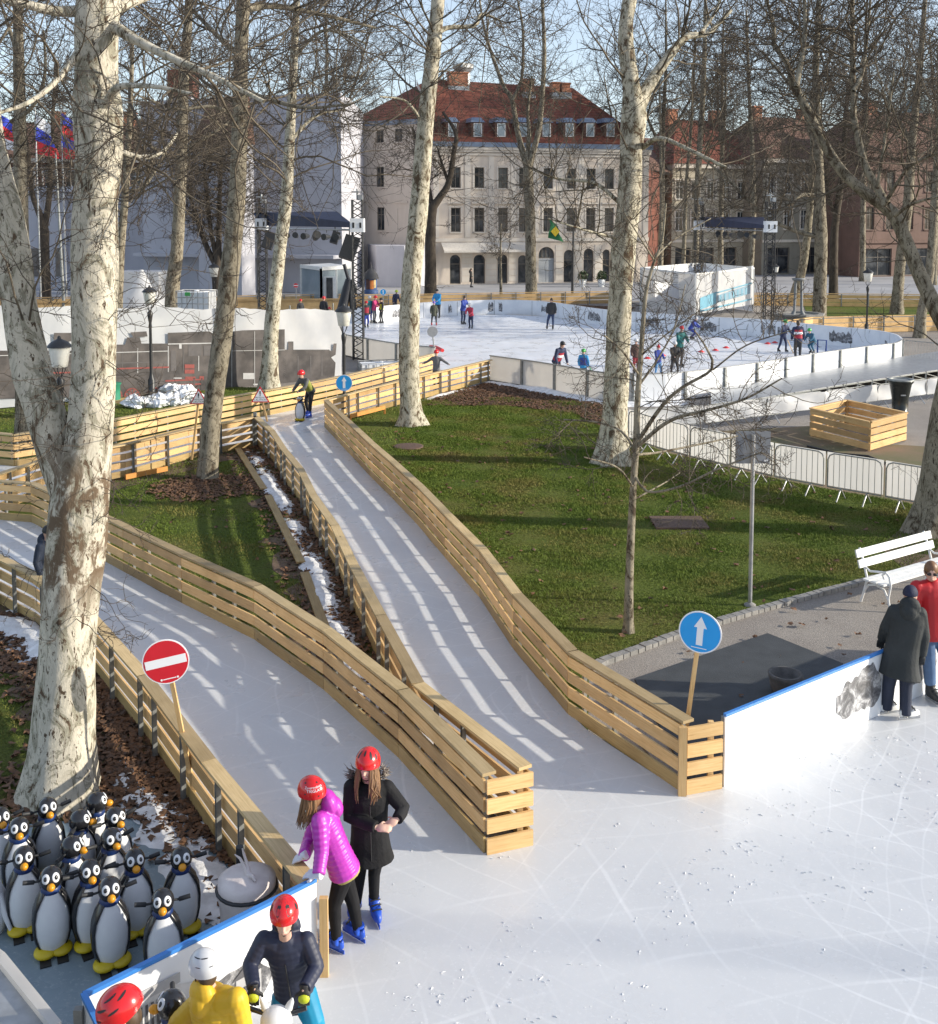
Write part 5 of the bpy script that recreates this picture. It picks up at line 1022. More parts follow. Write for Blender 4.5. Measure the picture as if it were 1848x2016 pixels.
# white banner with the printed locomotive
BO = W(-60, 812); BE = W(674, 742); BF = Face((BO.x, BO.y), (BE.x-BO.x, BE.y-BO.y)); BL = (BE-BO).length
root = empty('banner', BO, 0, 'long white banner printed with a dark steam locomotive, on a scaffold', 'banner'); mb = MB(); N = 60; MZ = 8; vs = []
for k in range(N+1):
    zt = 3.5-.83*k/N+.035*math.sin(k*.5)+.015*math.sin(k*2.3)
    for j in range(MZ): vs.append(BF.p(BL*k/N, .05+zt*j/(MZ-1), .02*math.sin(k*1.1+j)+.02*math.sin(k*.4-j*1.3)))
mb.add(vs, [(k*MZ+j, (k+1)*MZ+j, (k+1)*MZ+j+1, k*MZ+j+1) for k in range(N) for j in range(MZ-1)], 0, None, True); adopt(mb.build('sheet', MT['tarp']), root)
loco = simple('printed_dark', (.12, .105, .10), (.045, .04, .04), 1.6, .5, det=8); locor = plain('printed_red', (.28, .07, .06)); locol = plain('printed_pale', (.5, .5, .5)); locom = plain('printed_mid', (.12, .11, .11))
mb = MB()
def pp(pts, mi, o): mb.poly([BF.p(*BF.at(x, y), .055+o) for x, y in pts], mi)
pp([(-40, 690), (150, 690), (160, 665), (226, 666), (226, 678), (246, 678), (250, 664), (275, 664), (278, 676), (330, 676), (330, 655), (412, 652), (425, 660), (426, 700), (430, 775), (-40, 786)], 0, 0)
pp([(106, 672), (106, 655), (140, 655), (140, 672)], 0, .004); pp([(262, 664), (256, 654), (288, 652), (290, 662)], 0, .006)
pp([(432, 655), (478, 650), (560, 648), (560, 764), (432, 768)], 0, .002); pp([(560, 688), (648, 688), (650, 702), (660, 714), (658, 740), (620, 752), (560, 754)], 0, .004); pp([(567, 688), (567, 672), (577, 672), (577, 688)], 0, .003); pp([(648, 690), (654, 690), (656, 676), (662, 676), (660, 698), (650, 704)], 0, .008)
pp([(370, 676), (396, 675), (396, 700), (370, 701)], 3, .010); pp([(352, 676), (357, 676), (357, 686), (352, 686)], 2, .010)
for a in ((230, 724, 332, 721), (325, 748, 400, 745), (325, 757, 398, 754), (80, 733, 148, 731)): pp([(a[0], a[1]), (a[2], a[3]), (a[2], a[3]+3), (a[0], a[1]+3)], 1, .010)
for x, y, w_, h in ((363, 717, 19, 8), (363, 727, 19, 8), (364, 741, 20, 5), (392, 740, 9, 6)): pp([(x, y), (x+w_, y), (x+w_, y+h), (x, y+h)], 1, .012)
for x, y, w_, h in ((478, 734, 22, 12), (498, 755, 32, 3), (341, 743, 16, 2), (507, 764, 6, 5)): pp([(x, y), (x+w_, y), (x+w_, y+h), (x, y+h)], 2, .012)
for x, y, r in ((180, 779, 15), (225, 779, 16), (260, 779, 16), (305, 779, 17), (335, 779, 14), (470, 768, 8), (600, 755, 8), (630, 752, 8)):
    pp([(x+r*math.cos(a*.393), y+r*math.sin(a*.393)) for a in range(16)], 1 if r > 12 else 0, .014); pp([(x+r*.82*math.cos(a*.393), y+r*.82*math.sin(a*.393)) for a in range(16)], 3, .016)
    for a in range(5): ca, sa = math.cos(a*.628), math.sin(a*.628); pp([(x-r*.82*ca-1*sa, y-r*.82*sa+ca), (x+r*.82*ca-sa, y+r*.82*sa+ca), (x+r*.82*ca+sa, y+r*.82*sa-ca), (x-r*.82*ca+sa, y-r*.82*sa-ca)], 1 if r > 12 else 0, .018)
for x in (380, 395, 410): pp([(x, 744), (x+3, 744), (x+3, 776), (x, 776)], 0, .012)
for x in (455, 500, 520, 545): pp([(x, 652), (x+1, 652), (x+1, 762), (x, 762)], 2, .02)
pp([(455, 690), (560, 688), (560, 689), (455, 691)], 2, .02)
for k in range(9): pp([(150+30*k, 690-1.5*k), (151.4+30*k, 690-1.5*k), (151.4+30*k, 738-1*k), (150+30*k, 738-1*k)], 3 if k % 2 else 2, .009)
pp([(-40, 700), (330, 690), (330, 691.5), (-40, 701.5)], 2, .0095); pp([(120, 716), (330, 711), (330, 713), (120, 718)], 3, .0095); pp([(330, 676), (426, 674), (426, 676), (330, 678)], 2, .011)
pp([(408, 770), (440, 766), (470, 776), (420, 784)], 2, .013); pp([(300, 764), (345, 757), (350, 776), (310, 784)], 3, .0115)
for x, y, w_, h in ((400, 680, 22, 20), (336, 690, 10, 40), (585, 700, 2, 45), (610, 700, 2, 45), (632, 700, 2, 40), (486, 665, 60, 1.5)): pp([(x, y), (x+w_, y), (x+w_, y+h), (x, y+h)], 3, .0105)
adopt(mb.build('locomotive_print', [loco, locor, locol, locom]), root)
for k in range(8):
    mb = MB(); u = BL*(.02+.137*k); p = BF.p(u, 0, -.15); mb.tube([p, p+Vector((0, 0, 3.0))], .03, 6); mb.tube([p+Vector((0, 0, 2.4)), BF.p(u, 0, -1.4)], .025, 6); adopt(mb.build('scaffold_pole', MT['galv']), root)
mb = MB(); a = W(-60, 626); b = W(700, 618); mb.beam((a.x, a.y, 1.0), (b.x, b.y, 1.0), .12, .12); mb.beam((a.x, a.y+.05, .5), (b.x, b.y+.05, .5), .03, .85, (0, 0, 1)); mb.build('plank_rail', MT['wood'], label='yellow pine top rail running behind the locomotive banner', cat='rail')
# stage masts
def truss(mb, x, y, z0, z1, w_, n):
    c = [(x-w_/2, y-w_/2), (x+w_/2, y-w_/2), (x+w_/2, y+w_/2), (x-w_/2, y+w_/2)]
    for q in c: mb.tube([(q[0], q[1], z0), (q[0], q[1], z1)], w_*.075, 5)
    for k in range(n):
        za, zb = z0+(z1-z0)*k/n, z0+(z1-z0)*(k+1)/n
        for e in range(4):
            a, b = c[e], c[(e+1) % 4]; mb.tube([(*a, za), (*b, (za+zb)/2)], w_*.045, 4, cap=False); mb.tube([(*b, (za+zb)/2), (*a, zb)], w_*.045, 4, cap=False)
def stage(label, xl, Yl, xr, Yr, ytop, zb0, zb1, wl=.46, spk=True, seed=1):
    L_, R_2 = V(xl, 500, Yl), V(xr, 500, Yr); root = empty('stage_frame', (R_2.x, R_2.y, 0), 0, label, 'stage frame'); zl = V(xl, ytop, Yl).z
    for p, Y in ((L_, Yl), (R_2, Yr)):
        mb = MB(); truss(mb, p.x, p.y, 0, V(0, ytop, Yr).z+.2, wl, 13); adopt(mb.build('mast', MT['black']), root)
        mb = MB(); mb.box((p.x, p.y, zb0+.1), (wl*1.35, wl*1.35, .62)); adopt(mb.build('winch_head', MT['white_p']), root)
        for e in (-.16, .16): mb = MB(); mb.box((p.x+e, p.y-wl*.69, zb0+.1), (.09, .02, .24)); adopt(mb.build('slot', MT['black']), root)
        mb = MB(); zt = V(0, ytop, Yr).z+.2; mb.tube([(p.x, p.y, zt), (p.x, p.y, zt+.5)], .05, 6); mb.box((p.x, p.y, zt+.35), (.5, .3, .06)); mb.box((p.x+.15, p.y, zt+.1), (.2, .3, .25)); adopt(mb.build('pulley', MT['steel_l']), root)
    d = (Vector((R_2.x, R_2.y, 0))-Vector((L_.x, L_.y, 0))); bk = Vector((-1.5, 4.5, 0)) if spk else Vector((1, 5, 0)); a = Vector((L_.x, L_.y, zb0)); b = Vector((R_2.x, R_2.y, zb0)); mb = MB(); up = Vector((0, 0, zb1-zb0))
    mb.add([a+Vector((.3, 0, 0)), b-Vector((.3, 0, 0)), b+up*.3-Vector((.3, 0, 0)), a+up+Vector((.3, 0, 0)), b+bk+up, a+bk+up], [(0, 1, 2, 3), (3, 2, 4, 5), (1, 0, 5, 4)]); adopt(mb.build('roof_cloth', simple('navy_cloth', (.012, .018, .05), (.02, .028, .07), 2, .7)), root)
    mb = MB(); mb.tube([a-Vector((0, 0, .12)), b-Vector((0, 0, .12))], .05, 6); adopt(mb.build('crossbar', MT['steel_l']), root); rng = random.Random(seed)
    for k in range(6):
        t = .3+.105*k; p = a.lerp(b, t)-Vector((0, 0, .2)); mb = MB(); rr = .19 if k == 3 else .13+.03*rng.random(); M = Matrix.Rotation(R(60+40*rng.random()), 4, 'X') @ Matrix.Rotation(R(60*rng.random()-30), 4, 'Y')
        mb.tube([p+Vector((0, 0, .12)), p-Vector((0, 0, .08))], .02, 5); c = p-Vector((0, 0, .28)); ax = M @ Vector((0, 0, 1)); mb.tube([c-ax*.2, c, c+ax*.24], [rr*.75, rr, rr*1.15], 10); adopt(mb.build('spotlight', MT['black']), root)
    if spk:
        for t, s_ in ((.09, .8), (.93, .95), (.80, .5)):
            p = a.lerp(b, t)-Vector((0, 0, 1.0*s_)); mb = MB(); M = Matrix.Rotation(R(18), 4, 'Y') @ Matrix.Rotation(R(-14), 4, 'X'); mb.box(p, (.72*s_, .5*s_, 1.15*s_), 0, M); mb.tube([p+Vector((0, 0, .5*s_)), p+Vector((0, 0, 1.0*s_))], .03, 5); adopt(mb.build('loudspeaker', MT['black']), root)
    return root
stage('black stage truss with dark blue roof cloth, spotlights and loudspeakers before the white hall', 517, 60, 705, 48.8, 402, 6.0, 6.75)
stage('second black stage frame with dark roof cloth behind the printed hut', 1376, 72, 1516, 60, 404, 5.85, 6.5, spk=False, seed=4)
# glass pavilion
a = V(594, 560, 80); b = V(633, 560, 76); c = V(690, 560, 79); zt = 6.4+(430-527)/FPX*77
root = empty('glass_pavilion', (b.x, b.y, 0), 0, 'white framed glass box with a door, behind the locomotive banner', 'pavilion'); mb = MB(); gm = MB()
for p, q in ((a, b), (b, c)):
    p = Vector((p.x, p.y, 0)); q = Vector((q.x, q.y, 0)); n = 1 if p.x < b.x-.5 else 2
    for k in range(n+1): r_ = p.lerp(q, k/n); mb.beam(r_, r_+Vector((0, 0, zt)), .16, .16, (1, 0, 0))
    mb.beam(p+Vector((0, 0, zt)), q+Vector((0, 0, zt)), .2, .26); gm.poly([p, q, q+Vector((0, 0, zt)), p+Vector((0, 0, zt))])
adopt(mb.build('frame', MT['white_pt']), root); mb = MB(); mb.poly([(a.x, a.y, zt+.1), (b.x, b.y, zt+.1), (c.x, c.y, zt+.1), (a.x+(c.x-b.x), a.y+(c.y-b.y), zt+.1)]); adopt(mb.build('roof', MT['white_pt']), root); adopt(gm.build('pane', MT['glass_l']), root)
mb = MB(); p = V(650, 560, 76.3); mb.box((p.x, p.y-.1, zt*.4), (.9, .08, zt*.8)); mb.box((p.x, p.y-.16, zt*.4), (.45, .06, zt*.75), 1); adopt(mb.build('door', [MT['white_pt'], MT['glass']]), root)
# advertising column
c = W(731, 572); c = Vector((V(731, 560, 92).x, 92, 0)); k = 92/FPX; root = empty('advertising_column', c, 0, 'round advertising column with dark domed cap and colourful posters', 'column'); zb = V(731, 549, 92).z
mb = MB(); mb.lathe([(.62, 0), (.62, .3), (.52, .32), (.52, zb)], c, 18); adopt(mb.build('shaft', plain('poster_blue', (.06, .11, .24))), root)
mb = MB(); mb.lathe([(.72, zb), (.66, zb+.15), (.55, zb+.45), (.3, zb+.75), (.1, zb+.95), (.05, zb+1.25), (.01, zb+1.5)], c, 18); adopt(mb.build('cap', plain('lead_grey', (.06, .06, .065))), root)
for a0, a1, z0, z1, cl in ((-95, -60, .4, zb-.1, (.55, .18, .04)), (-135, -98, .4, 1.5, (.12, .06, .05)), (-58, -35, .5, 1.2, (.6, .45, .2))):
    mb = MB(); N = 5; vs = [c+Vector((.535*math.cos(R(a0+(a1-a0)*k/N)), .535*math.sin(R(a0+(a1-a0)*k/N)), z)) for z in (z0, z1) for k in range(N+1)]; mb.add(vs, [(k, k+1, N+2+k, N+1+k) for k in range(N)]); adopt(mb.build('poster', plain('poster', cl)), root)
# anchor-like crane
Y = 62; f = lambda x, y: V(x, y, Y); root = empty('anchor', (f(682, 600).x, Y, 0), 0, 'tall black ship anchor with hanging chain beside the stage mast', 'anchor')
mb = MB(); mb.tube([f(674, 612), f(684, 565), f(687, 550)], [.32, .24, .18], 8); mb.tube([f(687, 552), f(678, 520)], .1, 8); adopt(mb.build('shank', simple('black_iron', (.02, .022, .03), None, 9, .5)), root)
mb = MB(); mb.tube([f(684, 560), f(694, 552), f(700, 565), f(702, 580)], [.1, .14, .12, .05], 8); mb.tube([f(690, 552), f(692, 600), f(694, 618)], .12, 6); adopt(mb.build('fluke', MT['black']), root)
mb = MB()
for k in range(9): p = f(696+k*.6, 574+k*4.2); mb.box(p, (.09, .09, .16) if k % 2 else (.17, .06, .16))
adopt(mb.build('chain', MT['black']), root)
# tents and water tanks
c = Vector((V(280, 560, 66).x, 66, 0)); root = empty('tent', c, 0, 'white pointed marquee tip behind the front park lamp', 'tent'); mb = MB(); zt = V(0, 531, 66).z; mb.loft([(c, (1.9, 0, 0), (0, 1.9, 0)), (c+Vector((0, 0, 1.5)), (1.35, 0, 0), (0, 1.35, 0)), (c+Vector((0, 0, 2.2)), (.62, 0, 0), (0, .62, 0)), (c+Vector((0, 0, zt)), (.1, 0, 0), (0, .1, 0))], 16); adopt(mb.build('canvas', MT['tarp']), root)
c = Vector((V(283, 560, 72).x, 72, 0)); root = empty('tent', c, 0, 'square white tent wall behind the pointed marquee tip', 'tent'); mb = MB(); mb.box(c+Vector((0, 0, 1.45)), (2.9, 2.9, 2.9)); adopt(mb.build('canvas', MT['tarp']), root)
mb = MB(); mb.loft([(c+Vector((0, 0, 2.9)), (2.2, 0, 0), (0, 2.2, 0)), (c+Vector((0, 0, 3.0)), (2.2, 0, 0), (0, 2.2, 0))], 4, 0, False); 
def tank(label, px, ytop, Y, rz, zb=0, wd=1.2, h=1.0, dp=1.0):
    c = V(px, ytop, Y); root = empty('water_tank', (c.x, c.y, 0), rz, label, 'tank', 'caged white water tanks'); zb = c.z-h; mb = MB(); M = Matrix.Rotation(rz, 3, 'Z'); o = Vector((c.x, c.y, zb+h/2))
    mb.box(o, (wd-.08, dp-.08, h-.1), 0, M); mb.lathe([(.1, zb+h-.05), (.1, zb+h+.02)], (c.x, c.y, 0), 10); adopt(mb.build('bottle', MT['white_p']), root); mb = MB()
    for k in range(7):
        u = -wd/2+wd*k/6
        for s_ in (-1, 1): p = M @ Vector((u, s_*dp/2, 0)); mb.tube([(c.x+p.x, c.y+p.y, zb), (c.x+p.x, c.y+p.y, zb+h)], .017, 4); p2 = M @ Vector((s_*wd/2, u*dp/wd, 0)); mb.tube([(c.x+p2.x, c.y+p2.y, zb), (c.x+p2.x, c.y+p2.y, zb+h)], .017, 4)
    for k in range(5):
        z = zb+h*k/4; q = [M @ Vector(v) for v in ((-wd/2, -dp/2, 0), (wd/2, -dp/2, 0), (wd/2, dp/2, 0), (-wd/2, dp/2, 0))]; mb.tube([(c.x+p.x, c.y+p.y, z) for p in q+[q[0]]], .017, 4)
    adopt(mb.build('cage', MT['steel_l']), root); mb = MB(); mb.box((c.x, c.y, zb-.06), (wd, dp, .12), 0, M); adopt(mb.build('pallet', MT['galv']), root)
    if zb > .3: mb = MB(); mb.box((c.x, c.y, (zb-.12)/2), (wd*1.1, dp*1.1, zb-.12), 0, M); adopt(mb.build('base', MT['wood']), root)
    return root
r = tank('caged white water tank standing above the banner, left of the leaning trunk', 388, 572, 46, R(-8), wd=1.45, h=1.05)
mb = MB(); p = V(372, 579, 45.35); mb.box((p.x-.05, p.y, p.z), (.22, .02, .16)); adopt(mb.build('green_label', plain('green_label', (.03, .30, .07))), r)
tank('caged white water tank low beside the stage mast, at the rink corner', 752, 712, 45.5, R(14), wd=1.9, h=.75, dp=1.1)
mb = MB(); mb.lathe([(.30, 0), (.30, .04), (.24, .06), (.24, .62), (.28, .65), (.28, .7)], W(224, 793), 16); o = mb.build('barrel', plain('green_plastic', (.02, .22, .13)), label='small green drum on the grass by the front plane tree', cat='barrel')
# wrapped white bundles and rubble
for k, (x, y, L_, a, lb) in enumerate(((300, 800, 2.1, .25, 'roll of white plastic sheeting on the grass, left of the slender trunk'), (345, 795, 2.3, .2, 'crumpled white plastic sheet roll with dry sticks, nearest the slender trunk'), (350, 779, 1.6, -.3, 'white plastic bundle under the locomotive banner'))):
    p = W(x, y); mb = MB(); rings = []; rg = np.random.default_rng(k); ca, sa = math.cos(a), math.sin(a); n = 34; m = 18; vs = []
    for q in range(n):
        t = q/(n-1)-.5; r_ = .22*(1-(2*abs(t))**4)*(1+.35*MN.noise((t*5, k, 0)))+.02
        for j in range(m):
            th = 6.2832*j/m; rr = r_*(1+.75*MN.noise((t*7+k*3, math.cos(th)*1.3, math.sin(th)*1.3))+.35*MN.noise((t*22, math.cos(th)*3, math.sin(th)*3))); vs.append((p.x+ca*t*L_-sa*math.cos(th)*rr*1.5, p.y+sa*t*L_+ca*math.cos(th)*rr*1.5, .16+math.sin(th)*rr*.9))
    mb.add(vs, [(q*m+j, q*m+(j+1) % m, (q+1)*m+(j+1) % m, (q+1)*m+j) for q in range(n-1) for j in range(m)], 0, None, False); mb.build('plastic_bundle', MT['white_p'], label=lb, cat='bundle')
mb = MB(); rg = np.random.default_rng(8)
for q in range(26): p = W(325, 796)+Vector((rg.uniform(-1.3, 1.3), rg.uniform(-.3, .5), .1+rg.uniform(0, .3))); d = Vector((rg.normal(), rg.normal(), rg.uniform(-.1, .3))).normalized()*.4; mb.tube([p-d, p+Vector((0, 0, .05)), p+d], .012, 4)
mb.build('twigs', MT['bough'], kind='stuff', label='dry sticks poking out of the white plastic rolls')
mb = MB(); p = W(225, 792); mb.box(p+Vector((.5, .05, .06)), (1.4, .8, .12)); mb.build('pallet', MT['wood'], label='flat wooden pallet under the green drum', cat='pallet')
# white printed hut by the rink
a = V(1262, 560, 74); b = V(1370, 560, 66); c = V(1484, 560, 74); root = empty('kiosk', (b.x, b.y, 0), 0, 'open white tarpaulin hut with pale blue printed side by the rink', 'hut'); zt = 3.0; q = [Vector((p.x, p.y, 0)) for p in (a, b, c)]; q.append(q[0]+q[2]-q[1])
F1_ = Face((q[1].x, q[1].y), (q[2].x-q[1].x, q[2].y-q[1].y)); L_ = (q[2]-q[1]).length; mb = MB(); N = 24; M_ = 6; vs = []
for k in range(N+1):
    for j in range(M_): vs.append(F1_.p(L_*k/N, .5+(zt-.1+.012*k-.5)*j/(M_-1), .05*math.sin(k*1.4+j*.3)))
mb.add(vs, [(k*M_+j, (k+1)*M_+j, (k+1)*M_+j+1, k*M_+j+1) for k in range(N) for j in range(M_-1)], 0, None, True); adopt(mb.build('side_sheet', MT['tarp']), root)
mb = MB(); pr = lambda u0, u1, z0, z1, z2, z3, mi, o: mb.poly([F1_.p(u0*L_, z0, o), F1_.p(u1*L_, z1, o), F1_.p(u1*L_, z3, o), F1_.p(u0*L_, z2, o)], mi)
pr(.06, .32, .75, 1.0, 1.5, 1.75, 0, .07); pr(.34, .92, 1.02, 1.3, 1.5, 1.9, 1, .07); pr(.06, .95, .62, .85, .72, .95, 0, .075); pr(.3, .95, 1.62, 1.95, 1.7, 2.05, 0, .078)
for k in range(7): pr(.38+k*.075, .40+k*.075, 1.08+k*.03, 1.09+k*.03, 1.5+k*.04, 1.51+k*.04, 0, .082)
adopt(mb.build('blue_print', [plain('print_sky_blue', (.15, .36, .48)), plain('print_navy_grey', (.22, .33, .42))]), root)
mb = MB(); F2_ = Face((q[0].x, q[0].y), (q[1].x-q[0].x, q[1].y-q[0].y)); L2 = (q[1]-q[0]).length; F2_.box(mb, 0, L2, zt-.75, zt, -.04, 0); F2_.box(mb, 0, L2*.28, 0, zt-.75, -.04, 0); F2_.box(mb, L2*.72, L2, 0, zt-.75, -.04, 0); F2_.box(mb, L2*.28, L2*.72, 0, .9, -.04, 0); adopt(mb.build('front_wall', MT['tarp']), root)
mb = MB()
for p, r_ in ((q[2], q[3]), (q[3], q[0])): mb.poly([p, r_, r_+Vector((0, 0, zt)), p+Vector((0, 0, zt))])
adopt(mb.build('back_wall', MT['boards_w']), root); mb = MB()
for p, r_ in ((q[0], q[1]), (q[1], q[2]), (q[2], q[3]), (q[3], q[0])): mb.beam(p+Vector((0, 0, zt)), r_+Vector((0, 0, zt)), .1, .1); mb.beam(p, p+Vector((0, 0, zt)), .1, .1, (1, 0, 0))
adopt(mb.build('frame', MT['white_pt']), root)
# statue on a basin
c = W(1572, 628); c = Vector((V(1572, 600, 66).x, 66, 0)); root = empty('fountain', c, 0, 'stone basin with a slender grey fountain column left of the broad trunk', 'fountain'); mb = MB(); mb.lathe([(1.5, 0), (1.5, .45), (1.65, .5), (1.65, .6), (1.3, .6), (1.25, .5), (.01, .5)], c, 8, 0, False); adopt(mb.build('basin', MT['stone']), root)
mb = MB()
for e in (-.22, .22): mb.tube([c+Vector((e*1.4, 0, .5)), c+Vector((e, 0, .75)), c+Vector((e*.8, 0, 2.6))], [.16, .09, .08], 8)
mb.lathe([(.35, 2.6), (.42, 2.68), (.42, 2.74), (.05, 2.76)], c, 10); adopt(mb.build('column', plain('grey_bronze', (.22, .23, .24))), root)
# black bin
c = W(1772, 812); root = empty('litter_bin', c, 0, 'flared black litter bin before the white banner on the right', 'bin'); mb = MB(); mb.lathe([(.27, 0), (.27, .06), (.25, .08), (.27, .5), (.35, .95), (.42, 1.05), (.42, 1.09), (.33, 1.09), (.30, .9)], c, 22); adopt(mb.build('body', simple('glossy_black', (.012, .015, .014), (.02, .024, .022), 6, .25)), root)
mb = MB(); mb.lathe([(.425, 1.08), (.43, 1.12), (.33, 1.12), (.33, 1.09)], c, 22); adopt(mb.build('rim', MT['galv']), root); mb = MB(); mb.box(c+Vector((-.02, -.30, .62)), (.16, .03, .04)); adopt(mb.build('plate', MT['steel_l']), root)
# crate planter
A_ = W(1595, 858); B_ = W(1713, 889); C_ = W(1784, 868); D_ = A_+C_-B_; root = empty('wooden_crate', B_, 0, 'large empty crate of slatted pine boards on the bare ground', 'crate')
for p, q in ((A_, B_), (B_, C_), (C_, D_), (D_, A_)):
    mb = MB(); d = (q-p).normalized()
    for z0, z1 in ((.04, .22), (.26, .42), (.46, .62), (.66, .80)): mb.beam(p+Vector((0, 0, (z0+z1)/2)), q+Vector((0, 0, (z0+z1)/2)), .03, z1-z0)
    adopt(mb.build('side', MT['wood']), root); mb = MB(); mb.beam(p+Vector((0, 0, .82)), q+Vector((0, 0, .82)), .1, .035); adopt(mb.build('rim', MT['wood']), root)
for p in (A_, B_, C_, D_): m_ = (A_+C_)/2; p = p.lerp(m_, .04); mb = MB(); mb.beam(p, p+Vector((0, 0, .80)), .07, .07, (1, 0, 0)); adopt(mb.build('post', MT['wood']), root)
# hose on the bare ground, paper on the white banner
mb = MB(); mb.tube([W(x, y)+Vector((0, 0, .03)) for x, y in ((1590, 880), (1650, 895), (1710, 900), (1740, 912), (1790, 925), (1850, 938))], .03, 6); mb.build('hose', MT['black'], label='black hose on the ground in front of the crate', cat='hose')
# park bench
s0 = W(1697, 1187); s1 = W(1815+30, 1142); d = (s1-s0); d.z = 0; L_ = 1.85; d.normalize(); n_ = Vector((d.y, -d.x, 0)); root = empty('park_bench', s0, 0, 'white park bench with curled cast iron ends on the gravel', 'bench'); b0 = s0+d*.02
f = lambda u, o, z: b0+d*u+n_*o+Vector((0, 0, z))
mb = MB()
for o in (.13, .27, .41): mb.beam(f(-.1, o, .44), f(L_+.1, o, .44), .115, .03)
adopt(mb.build('seat', MT['white_pt']), root); mb = MB()
for o, z in ((-.02, .67), (-.075, .83)): mb.beam(f(-.1, o, z), f(L_+.1, o, z), .13, .028, n_+Vector((0, 0, .3)))
adopt(mb.build('backrest', MT['white_pt']), root)
for u in (.04, L_-.04):
    mb = MB(); mb.tube([f(u, -.06, 0), f(u, .0, .2), f(u, .05, .42), f(u, -.03, .68), f(u, -.12, .90)], .022, 8); mb.tube([f(u, .5, 0), f(u, .46, .2), f(u, .5, .42), f(u, .47, .56), f(u, .40, .62), f(u, .34, .56), f(u, .38, .5)], .02, 8)
    mb.tube([f(u, -.02, .62), f(u, .1, .56), f(u, .3, .6), f(u, .42, .62)], .018, 8); mb.tube([f(u, -.02, .16), f(u, .08, .32), f(u, .22, .36), f(u, .38, .32), f(u, .47, .16)], .018, 8); mb.tube([f(u, .03, .42), f(u, .5, .42)], .02, 8); adopt(mb.build('leg', MT['white_pt']), root)
# stone litter urn behind the board
c = W(1546, 1369); root = empty('stone_urn', c, 0, 'low round dark stone bowl on the rubber mat behind the right rink board', 'bowl'); mb = MB(); mb.lathe([(.15, .04), (.19, .1), (.225, .27), (.23, .31), (.19, .31), (.16, .2), (.01, .18)], c, 20); adopt(mb.build('body', simple('dark_stone', (.12, .115, .11), (.07, .068, .065), 9, .9, 0, .4, 30)), root)
# white rubbish sack on its ring stand
c = W(489, 1862+12); Yc = c.y; zt = V(489, 1738, Yc).z; root = empty('rubbish_sack', c, 0, 'round stand hung with a dirty white rubbish sack beside the fence', 'rubbish sack'); sack = simple('dirty_white_sack', (.66, .60, .57), (.50, .44, .42), 4, .55, 0, .5, 9)
mb = MB(); rg = np.random.default_rng(3); rings = []
for z, r_ in ((.03, .17), (.12, .23), (zt*.4, .235), (zt*.75, .24), (zt-.04, .27)): rings.append((c+Vector((0, 0, z)), (r_*rg.uniform(.95, 1.05), 0, 0), (0, r_*rg.uniform(.95, 1.05), 0)))
mb.loft(rings, 24); adopt(mb.build('sack', sack), root); mb = MB(); mb.loft([(c+Vector((0, 0, zt-.02)), (.25, 0, 0), (0, .25, 0)), (c+Vector((0, 0, zt+.04)), (.25, 0, 0), (0, .25, 0)), (c+Vector((0, 0, zt+.075)), (.19, 0, 0), (0, .19, 0)), (c+Vector((0, 0, zt+.085)), (.05, 0, 0), (0, .05, 0))], 24); adopt(mb.build('lid', sack), root)
mb = MB(); P = [c+Vector((0.257*math.cos(a*.2618), .257*math.sin(a*.2618), zt-.035)) for a in range(25)]; mb.tube(P, .016, 6, cap=False); adopt(mb.build('ring', MT['black']), root)
mb = MB(); p = c+Vector((.02, -.02, zt+.08)); mb.tube([p, p+Vector((-.03, .02, .05)), p+Vector((-.08, .04, .13)), p+Vector((-.13, .05, .16))], [.03, .016, .012, .004], 8); mb.tube([p, p+Vector((-.01, .03, .06)), p+Vector((-.05, .05, .17)), p+Vector((-.06, .04, .22))], [.03, .014, .011, .004], 8); mb.tube([p, p+Vector((.05, -.05, .02)), p+Vector((.08, -.1, .01))], [.03, .02, .008], 8); adopt(mb.build('knot', sack), root)
mb = MB(); q = c+Vector((-.12, .28, 0)); mb.tube([q, q+Vector((0, 0, zt+.16))], .035, 8); adopt(mb.build('stand', MT['black']), root)
# flags
def flag(label, px, yt, yb, Y, bands, w_=1.5, emblem=None, pole=True):
    a = V(px, yt, Y); s_ = Y/FPX; h = (yb-yt)*s_; root = empty('flag', (a.x, a.y, 0), 0, label, 'flag'); n = len(bands)
    if pole: mb = MB(); mb.tube([(a.x, a.y, 0), (a.x, a.y, a.z+.4)], .06, 6); adopt(mb.build('pole', MT['steel_l']), root)
    for k in range(n):
        mb = MB(); N = 8; vs = []
        for j in range(5):
            for i in range(N+1):
                t = (k+j/4)/n; u = i/N; vs.append((a.x+u*w_*(.55+.3*t)+.12*math.sin(t*5+u*3), a.y-.02-.12*math.sin(u*6+t*4), a.z-h*t*(1-.15*u)-u*w_*.45))
        mb.add(vs, [(j*(N+1)+i, j*(N+1)+i+1, (j+1)*(N+1)+i+1, (j+1)*(N+1)+i) for j in range(4) for i in range(N)], 0, None, True); adopt(mb.build('stripe', plain('flag_cloth', bands[k])), root)
    if emblem:
        for col_, rx, rz in emblem:
            mb = MB(); c = Vector((a.x+w_*.38, a.y-.2-.02*rx, a.z-h*.5-w_*.18)); pts = [c+Vector((rx*math.cos(t*math.pi/8), 0, rz*math.sin(t*math.pi/8))) for t in range(16)] if rz < .3 else [c+Vector(v) for v in ((-rx, 0, 0), (0, 0, -rz), (rx, 0, 0), (0, 0, rz))]
            mb.prism(pts, (0, .01, 0)); adopt(mb.build('emblem', plain('emblem', col_)), root)
wh, bl, rd = (.85, .85, .88), (.05, .08, .60), (.75, .04, .05)
flag('white, blue and red flag hanging nearest the front plane tree trunk', 121, 222, 310, 80, (bl, rd, bl, rd), 1.5)
